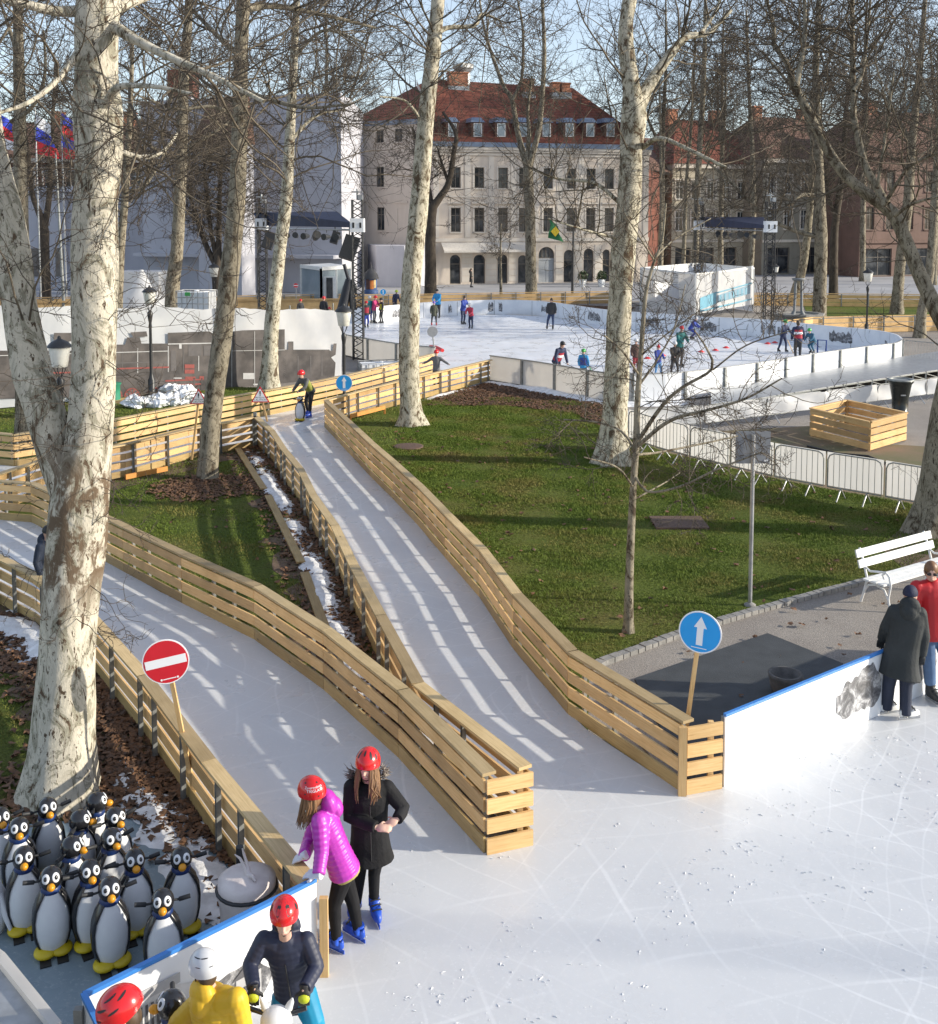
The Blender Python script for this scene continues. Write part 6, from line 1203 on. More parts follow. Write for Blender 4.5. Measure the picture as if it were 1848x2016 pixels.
flag('white, blue and red flag flying left beside the forked dark tree', 70, 224, 300, 80, (wh, bl, rd), 2.0)
flag('white, blue and red flag at the left picture edge', 2, 225, 290, 80, (bl, rd, wh), 1.5)
flag('green flag with yellow diamond and blue disc on the cream house front', 1082, 432, 468, 103, ((.02, .16, .06),), 1.5, [((.65, .48, .03), .42, .5), ((.03, .05, .25), .2, .2)], False)
# hockey goal and red markers
a = W(1610, 696); b = W(1627, 697); root = empty('hockey_goal', a, 0, 'small dark blue hockey goal frame at the rink right side', 'goal'); mb = MB(); h = Vector((0, 0, .65)); e = Vector((.3, 1.0, 0)); mb.tube([a, a+h, b+h, b], .04, 6); mb.tube([a+h, a+e, b+e, b+h], .025, 5); mb.tube([a, a+e], .025, 5); mb.tube([b, b+e], .025, 5); adopt(mb.build('frame', plain('goal_blue', (.03, .07, .25))), root)
redp = plain('red_plastic', (.65, .03, .03), .4)
for k, (x, y) in enumerate(((1381, 693), (1409, 690), (1430, 685), (1512, 677), (1526, 675), (1275, 706), (1305, 700))):
    mb = MB(); c = W(x, y, .035); mb.lathe([(.17, 0), (.17, .02), (.1, .04), (.07, .08), (.04, .085)], c, 10); mb.build('marker_cone', redp, label='flat red marker cone on the ice of the big rink', cat='cone', group='red marker cones on the rink')
mb = MB(); a = V(848, 683, 49.5); b = V(872, 690, 47.8); mb.tube([a, a.lerp(b, .5)+Vector((0, 0, .02)), b], [.09, .12, .08], 8); mb.build('padding', redp, label='red padding on the rink corner beside the straight pale trunk', cat='padding')
# planters before the house
for k, (x, y) in enumerate(((1148, 562), (1185, 560), (1222, 558))):
    c = Vector((V(x, 545, 101).x, 101, 0)); root = empty('potted_bush', c, 0, ('clipped bush in a white pot by the grey house door', 'clipped bush in a white pot between house arches', 'clipped bush in a white pot at the last house arch')[k], 'plant', 'potted bushes before the cream house'); mb = MB(); mb.lathe([(.3, 0), (.38, .7), (.34, .72)], c, 10); adopt(mb.build('pot', MT['white_pt']), root); rg = np.random.default_rng(k); n = 500; d_ = norm(rg.normal(0, 1, (n, 3))); P0 = d_*rg.uniform(.3, .5, (n, 1))+np.array([c.x, c.y, 1.0]); q = rg.normal(0, .07, (n, 3, 3)); npmesh('foliage', (P0[:, None]+q).reshape(-1, 3), np.arange(3*n).reshape(-1, 3), simple('bush_leaf', (.03, .06, .015)), root, world=True)
# ================================================================== people
SKIN = simple('skin', (.62, .40, .31), (.56, .34, .26), 8, .5); HAIRB = simple('brown_hair', (.13, .065, .032), (.22, .115, .05), 30, .45, stretch=(1, 1, .15)); HAIRD = simple('dark_hair', (.05, .032, .02), (.09, .055, .03), 30, .5, stretch=(1, 1, .15))
HRED = simple('glossy_red_helmet', (.62, .012, .014), (.55, .01, .012), 4, .22, coat=.4); HWHT = simple('silver_white_helmet', (.62, .62, .62), (.52, .52, .53), 5, .3, coat=.3)
BOOTB = simple('blue_plastic_boot', (.02, .09, .55), (.015, .07, .45), 8, .35); BOOTK = plain('black_boot', (.02, .02, .022), .5); BOOTW = simple('white_leather_boot', (.75, .75, .73), (.66, .66, .64), 6, .45); STEEL = simple('blade_steel', (.55, .56, .58), (.45, .46, .48), 5, .25, .9)
_cl = {}
def cloth(c, sh=.75):
    k = (tuple(round(x, 3) for x in c), sh)
    if k not in _cl: _cl[k] = simple('cloth', c, tuple(x*.75 for x in c), 7, sh, 0, .25, 45)
    return _cl[k]
def frame(fwd, up=Vector((0, 0, 1))):
    f = Vector(fwd).normalized(); x = f.cross(up).normalized(); return Matrix((x, f, x.cross(f))).transposed()
def quilt(a, b, n, amp): return [(a+(b-a)*k/n, 1+amp*abs(math.sin(math.pi*k*.5))) for k in range(n+1)]
def arm_pts(sh, el, wr, r, q=0):
    pts = []; rad = []; nn = 5 if q else 3
    for a, b, r0, r1 in ((sh, el, r[0], r[1]), (el, wr, r[1], r[2])):
        for k in range(nn*(2 if q else 1)):
            t = k/(nn*(2 if q else 1)); pts.append(a.lerp(b, t)); rad.append((r0+(r1-r0)*t)*(1+(q if k % 2 else -q*.4)))
    return pts+[wr], rad+[r[2]]
def hand(mb, wr, d, nrm, s, curl=.5, thumbside=1, g=1.0):
    """palm, four bent fingers of unequal length and a thumb; d: wrist->fingers, nrm: out of the back of the hand."""
    d = d.normalized(); nrm = (nrm-d*nrm.dot(d)).normalized(); x = d.cross(nrm).normalized()*thumbside; M = Matrix((x, d, nrm)).transposed()
    mb.ell(wr+d*.045*s, (.042*s*g, .052*s, .018*s*g), M, 10, 6)
    for k, ln in enumerate((.066, .076, .070, .054)):
        b = wr+d*.082*s+x*(.030-.0195*k)*s*g; p = [b-d*.02*s, b]; dd = d.copy()
        for j in range(3): dd = (dd-nrm*curl*(.5+.25*j)).normalized(); p.append(p[-1]+dd*ln*s*(.45, .32, .25)[j])
        mb.tube(p, [.0095*s*g, .0095*s*g, .009*s*g, .0085*s*g, .007*s*g], 7)
    b = wr+d*.03*s+x*.035*s*g; dd = (d*.75+x*.8-nrm*.3).normalized(); d2 = (d+x*.15-nrm*curl*.9).normalized(); mb.tube([b-x*.012*s, b+dd*.032*s, b+dd*.032*s+d2*.026*s], [.012*s*g, .0105*s*g, .008*s*g], 7)
def person(label, J, fd, s, c, vox=.008, group=None, coat=None, near=True):
    """J: world joints; fd: face direction; s: size against 1.7 m; c: clothing colours and options."""
    root = empty('person', (J['hip'].x, J['hip'].y, .03), 0, label, 'person', group); nk, hp = J['neck'], J['hip']; sx = (J['shR']-J['shL']); sxn = sx.normalized(); up = (nk-hp).normalized(); fw = up.cross(sxn).normalized()
    if fw.dot(Vector((fd.x, fd.y, 0))) < -.2 and not c.get('twist'): fw = -fw
    sxn = (sxn-up*sxn.dot(up)).normalized(); M = frame(fd); hc = J['head']; B = MB(); hs = s*c.get('hs', 1.0); k = hs
    B.ell(hc, (.073*k, .092*k, .108*k), M, 18, 12); B.ell(hc+M @ Vector((0, .03, -.065))*k, (.052*k, .058*k, .05*k), M, 14, 8)
    if near:
        B.tube([hc+M @ Vector((0, .083, .012))*k, hc+M @ Vector((0, .108, -.028))*k, hc+M @ Vector((0, .09, -.038))*k], [.010*k, .016*k, .012*k], 8)
        for e in (-1, 1): B.ell(hc+M @ Vector((e*.074, -.005, -.01))*k, (.012*k, .02*k, .03*k), M, 8, 6)
        B.tube([hc+M @ Vector((-.024, .086, -.064))*k, hc+M @ Vector((0, .093, -.062))*k, hc+M @ Vector((.024, .086, -.064))*k], [.006*k, .010*k, .006*k], 6)
    k = s; B.tube([hc-M @ Vector((0, .01, .06))*k, nk-up*.03*k], [.052*k, .058*k], 10)
    B.loft([(hp+up*t*(nk-hp).length, sxn*a*k, fw*b*k) for t, a, b in ((-.1, .11, .08), (.1, .14, .10), (.5, .13, .09), (.85, .15, .095), (.97, .07, .06))], 12)
    for sd in ('L', 'R'):
        P, r = arm_pts(J['sh'+sd], J['el'+sd], J['wr'+sd], (.045*k, .038*k, .027*k)); B.tube(P, r, 8)
        B.tube([J['hip'].lerp(J['kn'+sd], .06)+sxn*(.07 if sd == 'R' else -.07)*k, J['kn'+sd], J['an'+sd]], [.075*k, .05*k, .036*k], 10)
        if near and not c.get('glove'): hand(B, J['wr'+sd], J.get('hd'+sd, J['wr'+sd]-J['el'+sd]), J.get('hn'+sd, Vector((0, -.3, 1))), k, c.get('curl', .55), J.get('th'+sd, 1))
        else: B.ell(J['wr'+sd]+(J['wr'+sd]-J['el'+sd]).normalized()*(.02 if c.get('glove') else .05)*k, (.022*k, .022*k, .03*k) if c.get('glove') else (.03*k, .03*k, .05*k), frame((J['wr'+sd]-J['el'+sd]), Vector((.3, .2, .9))), 8, 6)
    adopt(remesh(B.build('body', SKIN), vox, 3), root)
    # jacket
    q = c.get('quilt', 0); T = MB(); L = (nk-hp).length; hem = c.get('hem', -.16); tw = c.get('wide', 1.0); N = 26 if q else 9; rings = []
    prof = [(hem, .19, .145), (0, .175, .135), (.25, .162, .125), (.5, .165, .125), (.72, .178, .13), (.88, .165, .115), (.97, .105, .09), (1.04, .072, .07)]
    if hem < -.28: prof[0] = (hem, .215, .165); prof.insert(1, (-.2, .195, .15))
    for i in range(N+1):
        t = hem+(1.04-hem)*i/N; a = np.interp(t, [p[0] for p in prof], [p[1] for p in prof]); b = np.interp(t, [p[0] for p in prof], [p[2] for p in prof]); m_ = tw*(1+(q if i % 2 else -q*.3)); ctr = hp+up*t*L
        if t < 0 and c.get('hang'): ctr = hp+Vector((0, 0, t*L))+(up*t*L-Vector((0, 0, t*L)))*.25
        rings.append((ctr, sxn*a*k*m_, fw*b*k*m_))
    T.loft(rings, 20, 0, True, 2.3); ar = c.get('arm', (.075, .062, .050))
    for sd in ('L', 'R'): P, r = arm_pts(J['sh'+sd], J['el'+sd], J['wr'+sd], tuple(x*k for x in ar), q); T.tube(P, r, 12); T.ell(J['sh'+sd], (ar[0]*k, ar[0]*k, ar[0]*k), None, 10, 8); T.tube([nk-up*.09*k, J['sh'+sd].lerp(nk-up*.09*k, .45)-up*.01*k, J['sh'+sd]-up*.012*k], [.10*k*tw, .098*k*tw, ar[0]*.98*k], 12); T.tube([hp.lerp(nk, .55), J['sh'+sd].lerp(J['el'+sd], .18)], [.11*k*tw, ar[0]*.8*k], 12)
    if c.get('hood'): T.ell(nk-fw*.10*k+up*.02*k, (.13*k, .085*k, .12*k), frame(fw, up), 14, 9); T.ell(nk-fw*.14*k-up*.05*k, (.10*k, .07*k, .10*k), frame(fw, up), 12, 8)
    else: T.loft([(nk-up*.04*k, sxn*.085*k, fw*.08*k), (nk+up*.045*k, sxn*.075*k, fw*.072*k)], 12)
    jk = adopt(remesh(T.build('jacket', c['jacket']), vox*1.1 if near else vox, 1 if q else 3), root)
    if c.get('fur'):
        F = MB(); rg = np.random.default_rng(9); M2 = frame(fw, up)
        for i in range(260):
            a = rg.uniform(-2.4, 2.4)+math.pi*1.5; p = nk+M2 @ Vector((math.cos(a)*.155, -.03+math.sin(a)*.10*-1*0-.02, .05+.06*math.sin(a)))*k+Vector(rg.normal(0, .012, 3)); d = (p-nk).normalized()+Vector(rg.normal(0, .5, 3)); F.tube([p, p+d*.04], [.007, .001], 3, cap=False)
        adopt(F.build('fur_trim', simple('grey_fur', (.30, .26, .22), (.12, .10, .085), 25, .9)), root)
    if c.get('band'): F = MB(); r_ = rings[0]; F.loft([(r_[0]-up*.012*k, r_[1]*.99, r_[2]*.99), (r_[0]+up*.012*k, r_[1]*1.03, r_[2]*1.03)], 20, 0, True, 2.3); adopt(F.build('hem_band', c['band']), root)
    if c.get('vest'):
        F = MB(); F.loft([(a, x*1.06, y*1.06) for a, x, y in rings[2:-2]], 20, 0, True, 2.3); adopt(F.build('vest', c['vest']), root)
        if c.get('stripe'): F = MB(); F.loft([(hp+up*t*L, sxn*.192*k*tw, fw*.148*k*tw) for t in (.42, .60)], 20, 0, True, 2.3); adopt(F.build('stripe', MT['sign_white']), root)
    if c.get('zip'): F = MB(); F.tube([hp+up*t*L+fw*.148*k*tw for t in (hem*.6, .1, .4, .75)], .006, 5); adopt(F.build('zip', BOOTK), root)
    # trousers
    T = MB(); lg = c.get('leg', (.098, .068, .052)); T.ell(hp-up*.03*k, (.155*k, .125*k, .13*k), frame(fw, up), 14, 9)
    for sd, e in (('L', -1), ('R', 1)):
        h0 = hp+sxn*e*.08*k-Vector((0, 0, .04*k)); P, r = arm_pts(h0, J['kn'+sd], J['an'+sd], tuple(x*k for x in lg), c.get('lq', 0)); T.tube(P, r, 12)
    adopt(remesh(T.build('trousers', c['trousers']), vox*1.1 if near else vox, 2), root)
    # skates
    for sd in ('L', 'R'):
        an = J['an'+sd]; t = J.get('ft'+sd, fw); t = Vector((t.x, t.y, 0)).normalized(); sdv = Vector((t.y, -t.x, 0)); gz = J.get('gz', .03); b = Vector((an.x, an.y, gz)); T = MB(); zb = .05*k
        T.loft([(Vector((an.x, an.y, an.z+.06*k)), sdv*.052*k, t*.062*k), (Vector((an.x, an.y, an.z-.02*k)), sdv*.052*k, t*.064*k), (b+t*.02*k+Vector((0, 0, zb+.085*k)), sdv*.05*k, t*.09*k), (b+t*.055*k+Vector((0, 0, zb+.055*k)), sdv*.05*k, t*.135*k), (b+t*.06*k+Vector((0, 0, zb+.02*k)), sdv*.046*k, t*.145*k), (b+t*.06*k+Vector((0, 0, zb)), sdv*.044*k, t*.14*k)], 14)
        bt = adopt(T.build('skate', c.get('boot', BOOTB)), root); T = MB(); T.beam(b+t*-.09*k+Vector((0, 0, zb*.35)), b+t*.21*k+Vector((0, 0, zb*.35)), .008*k, zb*.7)
        for u in (-.05, .13): T.box(b+t*u*k+Vector((0, 0, zb*.8)), (.03*k, .03*k, zb*.5))
        o = T.build('blade', STEEL if c.get('boot', BOOTB) is not BOOTB else BOOTB); o.parent = bt; o.matrix_parent_inverse = Matrix.Identity(4)
        if near and c.get('laces', True):
            T = MB()
            for i in range(3): p = b+t*(.05+.03*i)*k+Vector((0, 0, zb+(.135-.03*i)*k)); T.tube([p-sdv*.048*k, p+t*.012*k+Vector((0, 0, .014*k)), p+sdv*.048*k], .007*k, 5)
            o = T.build('laces', BOOTK); o.parent = bt; o.matrix_parent_inverse = Matrix.Identity(4)
    # gloves
    if c.get('glove'):
        for sd in ('L', 'R'):
            T = MB(); d = J.get('hd'+sd, J['wr'+sd]-J['el'+sd]); n_ = J.get('hn'+sd, Vector((0, -.3, 1)))
            if near: hand(T, J['wr'+sd], d, n_, k*1.08, c.get('curl', .5), J.get('th'+sd, 1), 1.25); T.tube([J['wr'+sd]-d.normalized()*.03*k, J['wr'+sd]+d.normalized()*.03*k], [.042*k, .036*k], 10)
            else: T.ell(J['wr'+sd]+d.normalized()*.05*k, (.04*k, .06*k, .035*k), None, 8, 6)
            gl = adopt(remesh(T.build('glove', c['glove']), .0055, 1) if near else T.build('glove', c['glove']), root)
            if c.get('gpatch'):
                T = MB(); dn = d.normalized(); nn = (n_-dn*n_.dot(dn)).normalized(); T.ell(J['wr'+sd]+dn*.075*k+nn*.012*k, (.05*k, .04*k, .026*k), Matrix((dn.cross(nn), dn, nn)).transposed(), 12, 6); o = T.build('patch', c['gpatch']); o.parent = gl; o.matrix_parent_inverse = Matrix.Identity(4)
    # face marks, hair, helmet
    k = hs
    if near and not c.get('noface'):
        for e in (-1, 1):
            T = MB(); T.ell(hc+M @ Vector((e*.030, .080, .008))*k, (.014*k, .010*k, .0065*k), M, 8, 5); adopt(T.build('eye', BOOTK if c.get('shades') else plain('eye_dark', (.06, .035, .025))), root)
            T = MB(); T.tube([hc+M @ Vector((e*.014, .090, .028))*k, hc+M @ Vector((e*.045, .077, .030))*k], .0045*k, 5); adopt(T.build('eyebrow', HAIRD), root)
        T = MB(); T.ell(hc+M @ Vector((0, .088, -.063))*k, (.022*k, .010*k, .007*k), M, 8, 5); adopt(T.build('mouth', plain('lips', (.48, .15, .13))), root)
        if c.get('shades'): T = MB(); [T.ell(hc+M @ Vector((e*.032, .088, .008))*k, (.028*k, .010*k, .018*k), M, 10, 6) for e in (-1, 1)]; T.tube([hc+M @ Vector((-.075, .03, .012))*k, hc+M @ Vector((-.055, .082, .012))*k, hc+M @ Vector((.055, .082, .012))*k, hc+M @ Vector((.075, .03, .012))*k], .005*k, 5); adopt(T.build('sunglasses', BOOTK), root)
    if c.get('hair'):
        T = MB(); T.ell(hc+M @ Vector((0, -.012, .012))*k, (.082*k, .098*k, .11*k), M, 16, 10, lo=-.35); T.ell(hc+M @ Vector((0, -.035, -.03))*k, (.078*k, .07*k, .09*k), M, 14, 8); rg = np.random.default_rng(int(abs(hc.x*1e3)) % 1000)
        for (a0, a1, ln, cnt, fo) in c.get('locks', ()):
            cnt = cnt*3
            for i in range(cnt):
                a = R(a0+(a1-a0)*i/max(1, cnt-1)+rg.normal(0, 2.5)); q_ = rg.uniform(.82, 1.0); p = hc+M @ Vector((math.sin(a)*.084*q_, math.cos(a)*.086*q_, -.01))*k; l_ = ln*k*rg.uniform(.72, 1.12); o = M @ Vector((math.sin(a), math.cos(a), 0)); o.z = 0; sd_ = o.cross(Vector((0, 0, 1)))
                w0 = rg.normal(0, .012, 3); T.tube([p+Vector((0, 0, .04)), p+o*.02*k+sd_*w0[0]-Vector((0, 0, l_*.3)), p+o*.03*k+fo*.5+sd_*w0[1]-Vector((0, 0, l_*.65)), p+o*(.02+abs(w0[2]))*k+fo+sd_*w0[2]*1.8-Vector((0, 0, l_))], [.009*k, .0125*k, .010*k, .002], 6)
        adopt(T.build('hair', c['hair']), root)
    if c.get('helmet'):
        H = MB(); hk = 1.22; Mh = M @ Matrix.Rotation(R(c.get('htilt', 8)), 3, 'X'); ctr = hc+Mh @ Vector((0, -.012, .036))*k; rr = (.116*k, .142*k, .132*k); H.ell(ctr, rr, Mh, 24, 14, lo=-.25); hm = adopt(H.build('helmet', c['helmet']), root)
        if near:
            sp = lambda az, el, o=1.0: ctr+Mh @ Vector((rr[0]*math.cos(el)*math.sin(az)*o, rr[1]*math.cos(el)*math.cos(az)*o, rr[2]*math.sin(el)*o))
            for az, el, w_, h_ in c.get('vents', ()):
                T = MB(); az, el = R(az), R(el); vs = [sp(az, el, 1.012)]+[sp(az+R(w_)*1.5*math.cos(t*.524)/max(.3, math.cos(el)), el+R(h_)*1.35*math.sin(t*.524), 1.006) for t in range(12)]; T.add(vs, [(0, i+1, (i+1) % 12+1) for i in range(12)], 0, None, True)
                o = T.build('vent', BOOTK); o.parent = hm; o.matrix_parent_inverse = Matrix.Identity(4)
            for txt, size, az, el, rot in c.get('text', ()):
                T = MB(); vs, fs = text_geo(txt, size); cr, sr = math.cos(R(rot)), math.sin(R(rot)); T.add([sp(R(az)-(v.x*cr-v.y*sr)/rr[0], R(el)+(v.x*sr+v.y*cr)/rr[2], 1.008) for v in vs], [f[::-1] for f in fs]); o = T.build('lettering', MT['sign_white']); o.parent = hm; o.matrix_parent_inverse = Matrix.Identity(4)
            T = MB()
            for e in (-1, 1): T.tube([hc+M @ Vector((e*.085, .0, .0))*k, hc+M @ Vector((e*.066, .035, -.075))*k, hc+M @ Vector((0, .05, -.122))*k], .006*k, 5)
            o = T.build('strap', BOOTK); o.parent = hm; o.matrix_parent_inverse = Matrix.Identity(4)
    if c.get('cap'):
        H = MB(); H.ell(hc+M @ Vector((0, -.008, .03))*k, (.09*k, .108*k, .105*k), M, 18, 10, lo=-.2); H.lathe([(.002, 0), (.002, .001)], hc, 6)
        if c.get('peak'): H.ell(hc+M @ Vector((0, .11, .04))*k, (.07*k, .06*k, .010*k), M, 12, 5)
        if c.get('bobble'): H.ell(hc+M @ Vector((0, -.02, .155))*k, (.035*k,)*3, M, 8, 6)
        adopt(H.build('hat', c['cap']), root)
    return root
Yg = lambda py: W(924, py).y
def Jpx(Y, d): return {n: V(v[0], v[1], Y+(v[2] if len(v) > 2 else 0)) for n, v in d.items()}
K = lambda *c: cloth(c)
BLACKC = simple('black_coat', (.009, .009, .010), (.016, .016, .018), 5, .8, 0, .3, 30, spec=.25); BLKT = simple('black_trousers', (.008, .008, .010), (.014, .014, .016), 8, .85, spec=.25)
# girl in the magenta jacket leaning on the fence end
J = Jpx(Yg(1874), dict(head=(613, 1563, -.02), neck=(629, 1593), shL=(630, 1616, -.15), shR=(627, 1608, .17), elL=(634, 1677, -.22), wrL=(629, 1727, -.16), elR=(609, 1659, .22), wrR=(594, 1688, .16), hip=(674, 1702, .02), knL=(659, 1782, -.10), anL=(663, 1851, -.03), knR=(695, 1775, .08), anR=(706, 1831, .12)))
J.update(wrL=W(628, 1722, .93), wrR=W(600, 1684, .93), hdL=Vector((-.75, .35, -.12)), hdR=Vector((-.6, .2, -.35)), hnL=Vector((-.1, -.2, 1)), hnR=Vector((-.2, -.2, 1)), ftL=Vector((-.8, .5, 0)), ftR=Vector((-.75, .62, 0)), thL=-1, thR=1)
person('girl in a shiny magenta jacket and red helmet leaning on the fence end', J, Vector((-.80, .45, -.05)), .95, dict(jacket=simple('magenta_down', (.50, .045, .44), (.40, .03, .36), 3, .38, coat=.15), quilt=.075, trousers=BLKT, helmet=HRED, hair=HAIRB, glove=simple('white_glove', (.70, .70, .76), (.58, .58, .64), 9, .7), band=K(.42, .36, .12), hood=True, hem=-.12, arm=(.078, .066, .056), leg=(.098, .064, .046), curl=.45, hang=False, noface=False,
    locks=((-150, -60, .26, 9, Vector((-.03, .0, 0))), (60, 150, .2, 5, Vector((-.05, 0, 0)))), vents=((-85, 50, 2.4, 3.2), (-160, 52, 2.4, 3.2), (-95, 8, 2.6, 2), (-150, 0, 2.6, 2)), text=(('Zavarovalnica', .030, -134, 34, 4), ('TRIGLAV', .032, -134, 21, 4)), htilt=0), .0075)
# girl in the black parka
J = Jpx(Yg(1812), dict(head=(724, 1508, -.06), neck=(726, 1540), shL=(762, 1552, .03), shR=(693, 1550, -.02), elL=(795, 1592, -.03), wrL=(783, 1613, -.17), elR=(688, 1607, -.06), wrR=(741, 1629, -.22), hip=(729, 1655, .02), knL=(737, 1722, -.02), anL=(737, 1776, .02), knR=(708, 1728, .05), anR=(702, 1781, .12)))
J.update(hdL=Vector((-.8, -.3, -.35)), hdR=Vector((.8, -.2, .05)), hnL=Vector((.2, -.6, .8)), hnR=Vector((-.1, -.6, .8)), ftL=Vector((.35, -1, 0)), ftR=Vector((-.25, -1, 0)), thL=1, thR=-1)
person('long haired girl in a black fur hooded parka and red helmet', J, Vector((-.22, -.9, -.10)), .97, dict(jacket=BLACKC, trousers=BLKT, helmet=HRED, hair=HAIRB, hem=-.30, hang=True, wide=1.06, arm=(.078, .066, .055), leg=(.085, .058, .046), fur=True, hood=True, zip=True, curl=.7,
    locks=((-115, -35, .27, 11, Vector((.0, -.05, 0))), (35, 115, .27, 11, Vector((0, -.05, 0)))), vents=((0, 52, 3, 11), (-38, 42, 4, 13), (38, 42, 4, 13), (-70, 32, 3, 10), (70, 32, 3, 10)), htilt=14), .0075)
# boy in navy
J = Jpx(Yg(2105), dict(head=(560, 1808, -.1), neck=(562, 1845, .02), shL=(604, 1852, .03), shR=(520, 1850, .02), elL=(624, 1903, -.02), wrL=(600, 1946, -.22), elR=(493, 1900, -.04), wrR=(500, 1944, -.22), hip=(580, 1950, .10), knL=(618, 2010, -.02), anL=(632, 2078, .02), knR=(552, 2010, .02), anR=(545, 2078, .05)))
J.update(hdL=Vector((0, -.35, -1)), hdR=Vector((0, -.35, -1)), hnL=Vector((0, -1, .2)), hnR=Vector((0, -1, .2)), thL=1, thR=-1)
person('boy in a navy jacket and shiny red helmet pushing the white bear aid', J, Vector((.10, -.9, -.16)), .86, dict(hs=1.08, jacket=simple('navy_down', (.010, .014, .036), (.017, .022, .05), 4, .55), quilt=.03, trousers=simple('turquoise_trousers', (.0, .25, .42), (.0, .2, .35), 4, .6), helmet=HRED, hair=HAIRB, glove=plain('black_glove', (.012, .012, .014), .6), gpatch=plain('lime_patch', (.50, .55, .02), .5), hem=-.22, wide=1.02, hood=True, zip=True, arm=(.078, .068, .058), leg=(.12, .095, .085), boot=BOOTK, curl=.75, vents=((-24, 48, 5, 24), (24, 48, 5, 24), (-75, 30, 5, 9), (75, 30, 5, 9)), htilt=14), .0075)
# child in yellow
J = Jpx(Yg(2215), dict(head=(403, 1910, -.02), neck=(417, 1948), shL=(392, 1976, .10), shR=(466, 1968, -.12), elL=(352, 2012, .06), wrL=(338, 2040, .16), elR=(482, 2040, -.05), wrR=(440, 2080, .12), hip=(430, 2080, -.05), knL=(400, 2180, .12), anL=(405, 2240, .05), knR=(440, 2180, .05), anR=(450, 2245, -.05)))
person('child in a yellow hooded down jacket and silver white helmet, seen from behind', J, Vector((-.75, .58, -.1)), .84, dict(hs=1.06, jacket=simple('yellow_down', (.68, .43, .02), (.58, .35, .015), 3, .5), quilt=.05, trousers=K(.03, .03, .05), helmet=HWHT, hair=HAIRD, hood=True, hem=-.2, wide=1.2, arm=(.095, .08, .065), glove=plain('black_glove', (.012, .012, .014), .6), noface=True, vents=((-95, 52, 10, 1.6), (-140, 52, 9, 1.6), (-110, 24, 7, 1.0), (-165, 24, 7, 1.0)), htilt=0, boot=BOOTK), .0075)
# child with the red ventilated helmet
J = Jpx(Yg(2310), dict(head=(240, 1996, -.02), neck=(258, 2044), shL=(222, 2075, .12), shR=(300, 2070, -.1), elL=(230, 2110, .2), wrL=(300, 2080, .25), elR=(310, 2130, -.05), wrR=(330, 2090, .05), hip=(262, 2190, -.02), knL=(250, 2260, .05), anL=(250, 2330, .1), knR=(280, 2260, 0), anR=(285, 2330, -.02)))
person('child in a glossy red vented helmet at the lower left edge', J, Vector((-.78, -.22, -.34)), .86, dict(hs=1.3, jacket=K(.05, .05, .07), trousers=K(.03, .03, .05), helmet=HRED, hair=HAIRD, hem=-.2, wide=1.15, vents=((-100, 62, 12, 2.6), (-50, 44, 11, 2.6), (-138, 44, 11, 2.6), (-90, 28, 10, 2.2), (-35, 20, 8, 2.0)), htilt=-8, boot=BOOTK), .009)
# couple at the right board
J = Jpx(Yg(1415), dict(head=(1793, 1172), neck=(1792, 1192), shL=(1762, 1203, .06), shR=(1812, 1208, -.06), elL=(1744, 1236, .10), wrL=(1737, 1258, .22), elR=(1820, 1254, -.05), wrR=(1815, 1290, -.02), hip=(1773, 1296), knL=(1750, 1352, .05), anL=(1746, 1395, .08), knR=(1784, 1358, -.05), anR=(1783, 1407, -.08)))
J.update(ftL=Vector((1, .25, 0)), ftR=Vector((1, .2, 0)))
person('person in a long dark coat, navy beanie and white skates leaning on the board', J, Vector((.62, .75, -.05)), 1.0, dict(jacket=simple('dark_green_coat', (.016, .02, .021), (.026, .03, .032), 4, .75, 0, .3, 30), trousers=K(.02, .028, .055), cap=K(.014, .018, .05), hem=-.32, hang=True, wide=1.25, arm=(.088, .074, .062), leg=(.10, .078, .072), boot=BOOTW, glove=plain('dark_glove', (.02, .022, .025)), noface=True, hood=True), .010)
J = Jpx(Yg(1380), dict(head=(1834, 1124, -.05), neck=(1838, 1146), shL=(1868, 1160), shR=(1806, 1156, -.03), elL=(1882, 1200, -.05), wrL=(1880, 1236, -.1), elR=(1798, 1196, -.05), wrR=(1802, 1232, -.1), hip=(1838, 1238), knL=(1862, 1292, -.04), anL=(1862, 1340, .02), knR=(1829, 1293, -.05), anR=(1832, 1346, -.02)))
J.update(ftL=Vector((.2, -1, 0)), ftR=Vector((.2, -1, 0)))
person('man in a red jacket, jeans and sunglasses at the right edge', J, Vector((-.25, -.9, -.3)), 1.1, dict(jacket=simple('red_jacket', (.50, .012, .018), (.42, .01, .014), 3, .5), trousers=simple('denim', (.10, .17, .30), (.06, .11, .21), 4, .8), hair=HAIRB, shades=True, hem=-.18, wide=1.15, arm=(.085, .072, .06), leg=(.105, .078, .068), boot=BOOTK, zip=True, curl=.5), .010)
